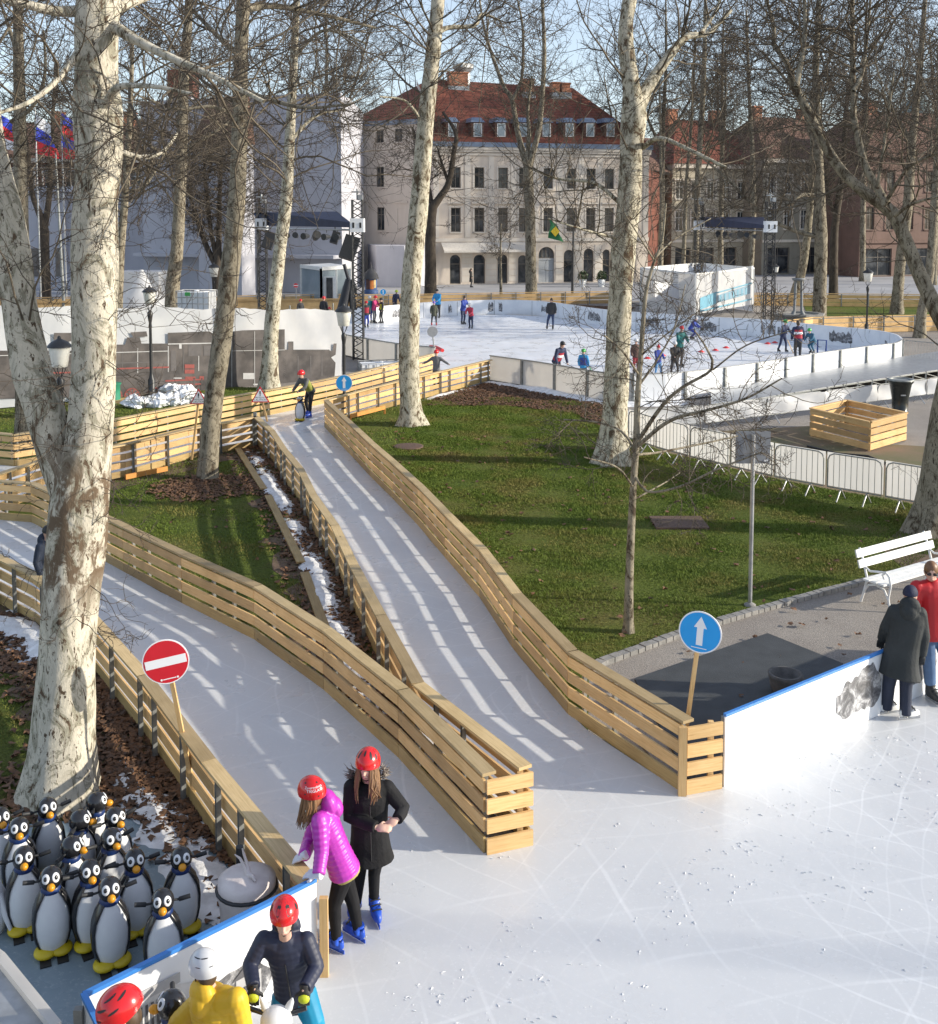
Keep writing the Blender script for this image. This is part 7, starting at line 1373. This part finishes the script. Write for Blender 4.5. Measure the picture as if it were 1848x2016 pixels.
# ------------------------------------------------------------------ far skaters
def far(label, px, py, h, yaw, c, lean=0, arms='down', legs='stand', Y=None, crouch=0, near=False, vox=.03, group='skaters on the big rink', gz=.034):
    b = W(px, py, gz) if Y is None else Vector((V(px, 500, Y).x, Y, gz)); s = h/1.7; f = Vector((math.sin(R(yaw)), -math.cos(R(yaw)), 0)); r = Vector((-f.y, f.x, 0))*1.0; r = Vector((f.y, -f.x, 0)); u = Vector((0, 0, 1))
    P = lambda x, y, z: b+(r*x+f*y+u*z)*s
    hz = .92-crouch; hip = P(0, -.10*crouch*3, hz); la = R(lean); up = u*math.cos(la)+f*math.sin(la); nk = hip+up*.55*s
    J = dict(hip=hip, neck=nk, head=nk+(up*.6+u*.4).normalized()*.16*s+f*.02*s, shL=nk-up*.06*s-r*.17*s, shR=nk-up*.06*s+r*.17*s)
    for e, sd in ((-1, 'L'), (1, 'R')):
        sh = J['sh'+sd]
        if arms == 'down': el, wr = sh+(r*e*.08-u*.27+f*.0)*s, sh+(r*e*.07-u*.50+f*.10)*s
        elif arms == 'fwd': el, wr = sh+(r*e*.05-u*.22+f*.14)*s, sh+(-r*e*.03-u*.34+f*.36)*s
        elif arms == 'out': el, wr = sh+(r*e*.22-u*.16)*s, sh+(r*e*.42-u*.26+f*.05)*s
        J['el'+sd], J['wr'+sd] = el, wr
        st = {'stand': (.09, 0), 'wide': (.17, 0), 'stride': (.10+.14*(e > 0), -.1 if e > 0 else .12)}[legs]
        J['an'+sd] = P(e*st[0], st[1]-.0, .16); J['kn'+sd] = P(e*(st[0]*.6+.05), st[1]*.4+.06+crouch*.9, .5-crouch*.2)
    J['gz'] = gz
    c = dict(c); c.setdefault('boot', BOOTK); return person(label, J, f+Vector((0, 0, -.15)), s, c, vox, group, near=near)
TEAL = K(.02, .22, .24); BLU = K(.03, .06, .32); NAV = K(.02, .03, .08); GRY = K(.18, .18, .19); DGR = K(.04, .04, .045); RED = K(.42, .03, .05); PNK = K(.50, .04, .16); YEL = K(.55, .58, .03); OLV = K(.07, .075, .05); SKY = K(.03, .28, .6); BRN = K(.12, .06, .05)
HGRN = plain('green_helmet', (.05, .35, .06), .3); HPUR = plain('purple_helmet', (.22, .12, .45), .3); HLIM = plain('lime_helmet', (.5, .6, .05), .3); HBLK = plain('black_hat', (.02, .02, .022), .6)
far('child in red vest and blue trousers beside the stage mast', 722, 645, 1.5, 20, dict(jacket=DGR, vest=RED, trousers=BLU, helmet=HRED), legs='stand')
far('skater in a teal jacket behind the red vested child', 729, 637, 1.6, -150, dict(jacket=TEAL, trousers=BLU, helmet=HWHT))
far('skater in a pink jacket and grey trousers left of the yellow vest', 737, 637, 1.65, 60, dict(jacket=PNK, trousers=GRY, helmet=HRED), arms='fwd', lean=10)
far('skater in a bright yellow vest and dark trousers on the left of the rink', 752, 637, 1.5, -60, dict(jacket=DGR, vest=YEL, trousers=DGR, helmet=HBLK), legs='wide')
far('person with a lime helmet behind the far boards', 778, 618, 1.6, 30, dict(jacket=NAV, trousers=DGR, helmet=HLIM), lean=25, group=None)
far('big person in a bright blue jacket behind the olive coated child', 863, 627, 1.85, -20, dict(jacket=SKY, trousers=DGR, cap=HBLK), arms='fwd', lean=12)
far('child in an olive coat, purple helmet and red skates', 855, 641, 1.4, 10, dict(jacket=OLV, trousers=DGR, helmet=HPUR, hem=-.4, boot=plain('red_boot', (.4, .03, .03))), legs='wide')
far('skater in an indigo jacket reaching toward the red jacketed child', 912, 639, 1.72, 40, dict(jacket=BLU, trousers=NAV, hair=HAIRD), arms='fwd', lean=14)
far('child in a red jacket bending beside the indigo skater', 928, 647, 1.5, -20, dict(jacket=K(.5, .04, .08), trousers=NAV, helmet=HWHT), lean=28, arms='fwd')
far('man in a dark jacket and jeans gliding alone at mid rink', 1086, 649, 1.78, -10, dict(jacket=DGR, trousers=K(.03, .05, .12), hair=HAIRD, cap=None), legs='stride')
far('instructor in a red striped vest and black cap by the grey panels', 1096, 758, 1.75, 35, dict(jacket=NAV, vest=RED, stripe=True, trousers=DGR, cap=HBLK, peak=True, hair=HAIRD), lean=30, arms='down', vox=.022)
far('child in a sky blue jacket at the grey panels', 1149, 757, 1.32, 160, dict(jacket=SKY, vest=BLU, trousers=DGR, helmet=HGRN), vox=.022)
far('child in brown and red half behind the big forked trunk', 1252, 736, 1.4, 10, dict(jacket=BRN, trousers=RED, helmet=HWHT))
far('child with a red bobble hat and light blue trousers by the sunlit panels', 1296, 745, 1.3, 20, dict(jacket=BLU, trousers=K(.12, .30, .55), cap=plain('red_hat', (.45, .02, .03)), bobble=True), legs='wide', arms='fwd')
far('adult in a teal jacket and red hat behind the white helmeted child', 1338, 722, 1.75, 20, dict(jacket=K(.01, .13, .13), trousers=DGR, cap=plain('red_hat', (.5, .04, .05))), arms='fwd', lean=12)
far('child in black with a white helmet held by the teal adult', 1328, 743, 1.4, 10, dict(jacket=K(.02, .02, .024), trousers=DGR, helmet=HWHT), legs='wide', arms='fwd')
far('child in blue with a white helmet crouching at the far boards', 1362, 668, 1.45, 60, dict(jacket=BLU, trousers=BLU, helmet=HWHT), lean=30, crouch=.25, arms='fwd')
far('child in navy with a green helmet holding a hockey stick', 1542, 693, 1.5, 25, dict(jacket=NAV, trousers=NAV, helmet=HGRN), legs='stride', arms='fwd', lean=12)
far('instructor in a red vest seen from behind near the goal', 1571, 711, 1.78, 175, dict(jacket=NAV, vest=RED, stripe=True, trousers=DGR, hair=HAIRD), legs='stand', lean=6)
far('child in teal with a green helmet crouching before the goal', 1600, 696, 1.45, -50, dict(jacket=K(.03, .12, .2), trousers=K(.03, .12, .2), helmet=HGRN), lean=38, crouch=.22, arms='fwd')
mb = MB(); mb.tube([V(1543, 668, 49)+Vector((.1, -.3, 0)), W(1562, 694, .05), W(1568, 694, .05)], .02, 5); mb.build('hockey_stick', MT['wood'], label='thin hockey stick held by the navy child', cat='hockey stick')
mb = MB(); mb.tube([V(1161, 722, 41.2), W(1176, 750, .06), W(1188, 749, .06)], .022, 5); mb.build('hockey_stick', plain('green_stick', (.05, .35, .15)), label='green hockey stick of the sky blue child', cat='hockey stick')
far('skater in a grey hoodie and red helmet gliding down the upper lane', 860, 766, 1.42, -15, dict(jacket=GRY, trousers=DGR, helmet=HRED), arms='out', vox=.022, group='skaters on the lanes', gz=.026)
far('skater in a lime and grey jacket bent over the far penguin aid', 612, 820, 1.6, -38, dict(jacket=K(.10, .105, .10), vest=K(.28, .30, .05), trousers=K(.015, .015, .018), helmet=HRED, boot=BOOTB), lean=38, arms='fwd', legs='stride', vox=.018, group='skaters on the lanes', gz=.026)
far('hooded person in dark blue half hidden behind the front trunk', 99, 1223, 1.5, 60, dict(jacket=K(.015, .025, .05), trousers=K(.03, .05, .2), cap=HBLK, hood=True), vox=.02, group='skaters on the lanes', gz=.026)
far('person in a dark coat and red cap behind the locomotive banner', 637, 640, 1.7, 160, dict(jacket=DGR, trousers=DGR, helmet=HRED), Y=64, group=None, gz=0)
far('child in a red helmet beside the dark coated person', 648, 640, 1.25, -160, dict(jacket=NAV, trousers=DGR, helmet=HRED), Y=62, group=None, gz=0)
far('child in a red helmet left of the glass pavilion', 591, 640, 1.4, 30, dict(jacket=DGR, trousers=DGR, helmet=HRED), Y=66, group=None, gz=0)
far('dark cloaked passer-by before the arches of the cream house', 928, 572, 1.75, 80, dict(jacket=K(.015, .015, .016), trousers=DGR, hair=HAIRD, hem=-.75, hang=True, hood=True), Y=100, group=None, gz=0)
# ------------------------------------------------------------------ skating aids
PB = simple('black_gloss', (.010, .010, .012), (.018, .018, .02), 5, .25, coat=.3); PW = simple('white_moulded', (.70, .71, .72), (.62, .63, .65), 4, .38); PY = simple('yellow_moulded', (.62, .47, .012), (.5, .37, .01), 5, .45); PO = simple('orange_beak', (.72, .32, .01), (.62, .25, .01), 5, .35); PU = plain('blue_scarf', (.008, .03, .13), .4)
def penguin(label, x, y, yaw, h=.80, hy=0, loc=None, tilt=0):
    b = W(x, y, .014) if loc is None else loc; s = h/.80; root = empty('penguin_skating_aid', b, R(yaw), label, 'skating aid', 'penguin skating aids in the pen'); put = lambda mb, n, m, p=root: mb.build(n, m, p)
    mb = MB(); mb.loft([(Vector((0, .0, z))*s, (a*s, 0, 0), (0, d*s, 0)) for z, a, d in ((.06, .105, .10), (.10, .128, .12), (.20, .147, .137), (.32, .152, .140), (.42, .140, .128), (.50, .112, .105), (.56, .078, .078))], 24); bd = put(mb, 'body', PW)
    # black back and flanks: a shell over the rear, rising to the shoulders
    mb = MB(); N = 16; rows = []
    for z, a, d in ((.085, .124, .118), (.12, .137, .13), (.20, .154, .146), (.32, .159, .149), (.42, .148, .137), (.50, .121, .115), (.555, .087, .088), (.60, .06, .065)):
        op = math.pi*(.655+.10*max(0, (z-.42)/.14)*0+.12*max(0, (z-.38)/.18)+.05*max(0, (.2-z)/.12)) if z < .56 else math.pi*.72
        rows.append([Vector((a*math.sin(t), d*math.cos(t), z))*s for t in [-op+2*op*k/N for k in range(N+1)]])
    vs = [p for r_ in rows for p in r_]; mb.add(vs, [(r_*(N+1)+k, r_*(N+1)+k+1, (r_+1)*(N+1)+k+1, (r_+1)*(N+1)+k) for r_ in range(len(rows)-1) for k in range(N)], 0, None, True)
    bk = put(mb, 'back', PB); sol = bk.modifiers.new('thick', 'SOLIDIFY'); sol.thickness = .008; sol.offset = -1
    mb = MB(); mb.lathe([(.084, .555), (.087, .57), (.080, .60), (.06, .62)], (0, 0, 0), 18); mb.v = [tuple(c*s for c in v) for v in mb.v]; put(mb, 'scarf', PU)
    Mh = Matrix.Rotation(R(hy), 3, 'Z') @ Matrix.Rotation(R(-8+tilt), 3, 'X'); hc = Vector((0, -.012, .672))*s; g = lambda v: hc+Mh @ Vector(v)*s
    mb = MB(); mb.ell(hc, (.096*s, .101*s, .101*s), Mh, 22, 14); hd = put(mb, 'head', PB)
    mb = MB(); mb.ell(g((0, -.112, -.035)), (.034*s, .042*s, .032*s), Mh, 14, 9); put(mb, 'beak', PO, hd)
    for e in (-1, 1):
        n = Vector((e*.42, -.84, .30)).normalized(); Me = Mh @ frame(n)
        for nm, m, r1, r2, o in (('eye', PW, .034, .041, .0), ('pupil', PB, .017, .020, .006)):
            mb = MB(); c = g(n*(.096+o)); mb.ell(c, (r1*s, .010*s, r2*s), Me, 14, 8); put(mb, nm, m, hd)
        mb = MB(); h0 = g((e*.085, .012, -.01)); h1 = g((e*.13, .018, -.015)); h2 = g((e*.225, .015, .0)); mb.tube([h0, h1], .010*s, 8); mb.tube([h1, h1.lerp(h2, .05), h2], [.012*s, .019*s, .019*s], 8); put(mb, 'handle', plain('rubber_grip', (.02, .021, .023), .6), hd)
    for e in (-1, 1):
        mb = MB(); mb.ell(Vector((e*.062, -.048, .045))*s, (.098*s, .105*s, .046*s), Matrix.Rotation(R(e*16), 3, 'Z'), 18, 10, lo=-.8); put(mb, 'foot', PY)
        mb = MB(); mb.prism([Vector((e*.07+dx, dy, .0))*s for dx, dy in ((-.045, .12), (-.045, -.205), (.045, -.205), (.045, .12))], (0, 0, .012*s)); put(mb, 'runner', plain('runner_black', (.02, .02, .021), .6))
    return root
PG = [(105, 1872, 14, 0, .78, 'penguin aid standing alone at the front left of the pen'), (220, 1896, 18, 0, .78, 'foremost penguin aid of the pen, nearest the blue capped board'), (324, 1922, 8, 0, .78, 'penguin aid whose feet hide behind the blue capped board'), (52, 1828, 16, 0, .78, 'penguin aid behind the front left one, grip bent left'), (181, 1858, 22, 0, .78, 'penguin aid just behind the foremost one'), (268, 1834, 18, 0, .78, 'penguin aid in the middle of the right column'), (360, 1829, 12, 0, .78, 'penguin aid standing apart nearest the rubbish sack'), (42, 1764, 18, 0, .78, 'penguin aid at left in shadow, second row from the trunk'), (144, 1806, 48, 25, .78, 'penguin aid with its face turned right, in the pen centre'), (222, 1788, 26, 10, .78, 'penguin aid half hidden, third from the trunk on the right'), (97, 1720, 26, 0, .78, 'penguin aid at the left foot of the big trunk'), (160, 1748, 50, 35, .78, 'penguin aid looking right with its head bowed'), (192, 1709, 62, 32, .78, 'rearmost penguin aid in profile under the trunk flare'), (229, 1742, 32, 6, .78, 'penguin aid at the right rear of the group'), (4, 1742, 30, 0, .78, 'penguin aid cut by the left picture edge')]
for x, y, yw, hy, h, lb in PG: penguin(lb, x, y, yw+11, h*1.03, hy-3)
penguin('penguin aid held by the red helmeted child at the lower edge', 0, 0, -62, .82, -10, loc=Vector((V(342, 1970, Yg(2160)).x, Yg(2160), .03)), tilt=-6)['group'] = 'penguin skating aids in use'
penguin('distant penguin aid pushed down the lane top', 0, 0, -10, .82, 0, loc=W(592, 828, .026))['group'] = 'penguin skating aids in use'
# white bear aid
YB = Yg(2180); c = Vector((V(545, 2000, YB).x, YB, .03)); root = empty('bear_skating_aid', c, 0, 'white bear skating aid pushed by the boy in navy', 'skating aid'); zt = V(545, 2008, YB).z-.03
mb = MB(); mb.loft([(Vector((0, 0, z)), (a, 0, 0), (0, a*.9, 0)) for z, a in ((.05, .14), (.2, .17), (.4, .15), (zt-.1, .09))], 20); mb.build('body', PW, root)
mb = MB(); mb.ell((0, -.01, zt), (.115, .105, .10), None, 22, 14); mb.ell((0, -.085, zt-.045), (.055, .05, .042), None, 14, 9); hd = mb.build('head', PW, root)
for e in (-1, 1):
    mb = MB(); mb.loft([(Vector((e*.075, .02, zt+.06)), (.035, 0, 0), (0, .022, 0)), (Vector((e*.10, .02, zt+.12)), (.024, 0, 0), (0, .016, 0)), (Vector((e*.112, .02, zt+.150)), (.007, 0, 0), (0, .006, 0))], 12); mb.build('ear', PW, hd)
    mb = MB(); mb.ell((e*.048, -.100, zt+.008), (.012, .008, .016), None, 10, 6); mb.build('eye', PB, hd)
    mb = MB(); mb.tube([(e*.10, .03, zt+.03), (e*.21, .04, zt+.06)], .017, 8); mb.build('handle', PB, hd)
    mb = MB(); mb.ell((e*.08, -.05, .04), (.08, .11, .04), None, 14, 8); mb.build('foot', PW, root)
mb = MB(); mb.ell((0, -.132, zt-.03), (.017, .010, .012), None, 10, 6); mb.build('nose', PB, hd)
c = W(-20, 1832, .014); root = empty('seal_skating_aid', c, 0, 'white moulded aid with a pointed flipper cut by the left picture edge', 'skating aid'); mb = MB(); mb.loft([(Vector((0, 0, z)), (a, 0, 0), (0, a, 0)) for z, a in ((.0, .13), (.12, .17), (.3, .16), (.45, .1), (.55, .03))], 18); mb.build('body', PW, root)
mb = MB(); mb.loft([(Vector((.12, -.02, .34)), (.02, 0, .03), (0, .04, 0)), (Vector((.18, -.05, .2)), (.035, 0, .02), (0, .05, 0)), (Vector((.235, -.09, .06)), (.012, 0, .008), (0, .02, 0))], 12); mb.build('flipper', PW, root)
# ================================================================== grass blades, fallen leaves, ice shavings
def scatter(n, poly, dens=None, bb=None):
    xs = [p[0] for p in poly]; ys = [p[1] for p in poly]; x0, x1, y0, y1 = (bb or (min(xs), max(xs), min(ys), max(ys))); X = RNG.uniform(x0, x1, n); Yv = RNG.uniform(y0, y1, n); ok = in_poly(X, Yv, poly)
    if dens is not None: ok &= RNG.uniform(0, 1, n) < dens(X, Yv)
    return X[ok], Yv[ok]
isl_poly = D_top[::-1][:0]+E_top+F_base[::1]+tip[::-1]+D_top[::-1]
lane_poly = ICE
PAD = [W2(-700, 1690), W2(230, 1610), W2(380, 1640), G_top[-4], G_top[-1], W2(165, 2196), W2(-700, 2300)]
def not_ice(X, Yv): return ~in_poly(X, Yv, lane_poly)
def blades(poly, n, bb, h0, h1, w_):
    X, Yv = scatter(n, poly, None, bb); k = not_ice(X, Yv) & ~in_poly(X, Yv, PAD) & (np.abs(X) < Yv*.47+1.0); X, Yv = X[k], Yv[k]; m = len(X); a = RNG.uniform(0, 6.28, m); h = RNG.uniform(h0, h1, m)*(.6+.5*np.sin(X*2.1+Yv*1.3)*np.sin(Yv*1.9-X*.7)); ww = w_*RNG.uniform(.6, 1.3, m); le = RNG.normal(0, .6, (m, 2))*h[:, None]; sc_ = np.clip(Yv/16, .8, 2.2); h = h*np.sqrt(sc_); ww = ww*sc_
    A = np.stack([X-np.cos(a)*ww, Yv-np.sin(a)*ww, np.zeros(m)], 1); B = np.stack([X+np.cos(a)*ww, Yv+np.sin(a)*ww, np.zeros(m)], 1); C = np.stack([X+le[:, 0], Yv+le[:, 1], h], 1)
    return np.stack([A, B, C], 1).reshape(-1, 3)
pts = np.concatenate([blades(LAWN, 620000, (-2, 10.5, 13.5, 38), .02, .06, .006), blades(LAWN, 90000, (-9, -1, 14, 30), .02, .06, .007), blades(LAWN, 60000, (-9, 0, 8, 14), .02, .06, .006), blades(LAWN, 70000, (-20, 0, 30, 44), .02, .06, .007)])
npmesh('grass', pts, np.arange(len(pts)).reshape(-1, 3), MT['blade'], kind='stuff', label='short green grass of the lawns')
def dist_path(X, Yv, path):
    P = np.array(densify(path, .25)); out = np.full(len(X), 1e9)
    for i in range(0, len(P), 1): out = np.minimum(out, (X-P[i, 0])**2+(Yv-P[i, 1])**2)
    return np.sqrt(out)
def leaves(name, poly, n, dens, bb=None, size=(.035, .075), lab=''):
    X, Yv = scatter(n, poly, dens, bb); k = not_ice(X, Yv); X, Yv = X[k], Yv[k]; m = len(X); a = RNG.uniform(0, 6.28, m); s_ = RNG.uniform(*size, m); V_ = []
    for ang, rr in ((0, 1.0), (.9, .55), (1.7, .95), (2.6, .5), (3.5, .8), (4.6, .5), (5.3, .9)):
        V_.append(np.stack([X+np.cos(a+ang)*s_*rr, Yv+np.sin(a+ang)*s_*rr, .012+RNG.uniform(0, .05, m)], 1))
    v = np.stack(V_, 1).reshape(-1, 3); b = np.arange(m)[:, None]*7; f = np.concatenate([b+np.array([[0, i, i+1]]) for i in range(1, 6)]); return npmesh(name, v, f, MT['leaf'], kind='stuff', label=lab)
leaves('fallen_leaves', LAWN, 60000, lambda X, Y_: (np.clip(1.15-dist_path(X, Y_, G_top)/1.25, 0, 1)**1.3*.8+np.clip(1.5-np.hypot(X-W(122, 1560).x, Y_-W(122, 1560).y)/.9, 0, 1)*.3+.006)*np.where(in_poly(X, Y_, PAD), np.clip((Y_-10.2)/1.2, .02, 1)*np.clip(1.1-dist_path(X, Y_, G_top)/.9, 0, 1), 1), (-12, -2, 8, 17), lab='brown plane leaves drifted along the near fence and the penguin pen')
leaves('fallen_leaves', LAWN, 60000, lambda X, Y_: np.clip(1.15-dist_path(X, Y_, E_b[:12])/1.1, 0, 1)**1.5*.9+.004, (-12, 1, 13, 33), lab='brown plane leaves drifted along the straight lane fence')
leaves('fallen_leaves', LAWN, 30000, lambda X, Y_: np.clip(1.1-np.hypot(X-W(408, 960).x, Y_-W(408, 960).y)/1.3, 0, 1), (-9, -4, 22, 30), lab='heap of brown leaves round the slender leaning trunk')
leaves('fallen_leaves', [W2(840, 800), W2(870, 775), W2(965, 755), W2(1195, 800), W2(1250, 870), W2(1130, 815), W2(1000, 800)], 26000, lambda X, Y_: X*0+.55, lab='brown leaves in the corner by the grey rink panels')
leaves('fallen_leaves', [W2(700, 850), W2(1250, 870), W2(1800, 1010), W2(1700, 1146), W2(1180, 1306), W2(900, 1130)], 1500, lambda X, Y_: X*0+.28, lab='single dead leaves scattered over the big lawn')
leaves('fallen_leaves', [W2(1180, 1320), W2(1700, 1160), W2(1845, 1180), W2(1700, 1290), W2(1360, 1480)], 120, lambda X, Y_: X*0+.5, lab='few dead leaves on the gravel and the rubber mat')
leaves('fallen_leaves', [W2(40, 1600), W2(230, 1640), W2(420, 1700), W2(460, 1830), W2(380, 1860), W2(300, 1700)], 500, lambda X, Y_: X*0+.35, lab='dead leaves on the grey ice of the penguin pen')
leaves('fallen_leaves', [W2(1080, 610), W2(1230, 618), W2(1250, 606), W2(1100, 600)], 9000, lambda X, Y_: X*0+.6, size=(.08, .14), lab='leaf heaps behind the far rink boards')
# ice shavings: little curled crumbs
rg = np.random.default_rng(4); fp = [W2(640, 1930), W2(800, 1640), W2(960, 1690), W2(1060, 1650), W2(1340, 1590), W2(1700, 1440), W2(2100, 1500), W2(2100, 2300), W2(640, 2300)]
X, Yv = scatter(2200, fp, lambda X, Y_: np.clip(.25+.5*np.sin(X*1.3+1)*np.sin(Y_*1.7)+.25*np.sin(X*4.1)*np.sin(Y_*3.3+2), .03, 1)); mb = MB()
for x, y in zip(X, Yv):
    nb = int(rg.integers(1, 4))
    for _ in range(nb):
        px, py = x+rg.normal(0, .035), y+rg.normal(0, .035); L_ = abs(rg.normal(.004, .008))+.003; a = rg.uniform(0, 6.28); d = Vector((math.cos(a)*L_, math.sin(a)*L_, 0)); r_ = min(.005, .002+L_*.2)
        p = Vector((px, py, .027)); mb.tube([p-d, p+Vector((0, 0, r_)), p+d], [r_*.5, r_, r_*.4], 4)
mb.build('ice_shavings', plain('ice_crumbs', (.86, .87, .88), .5), kind='stuff', label='white ice shavings scattered over the open ice')
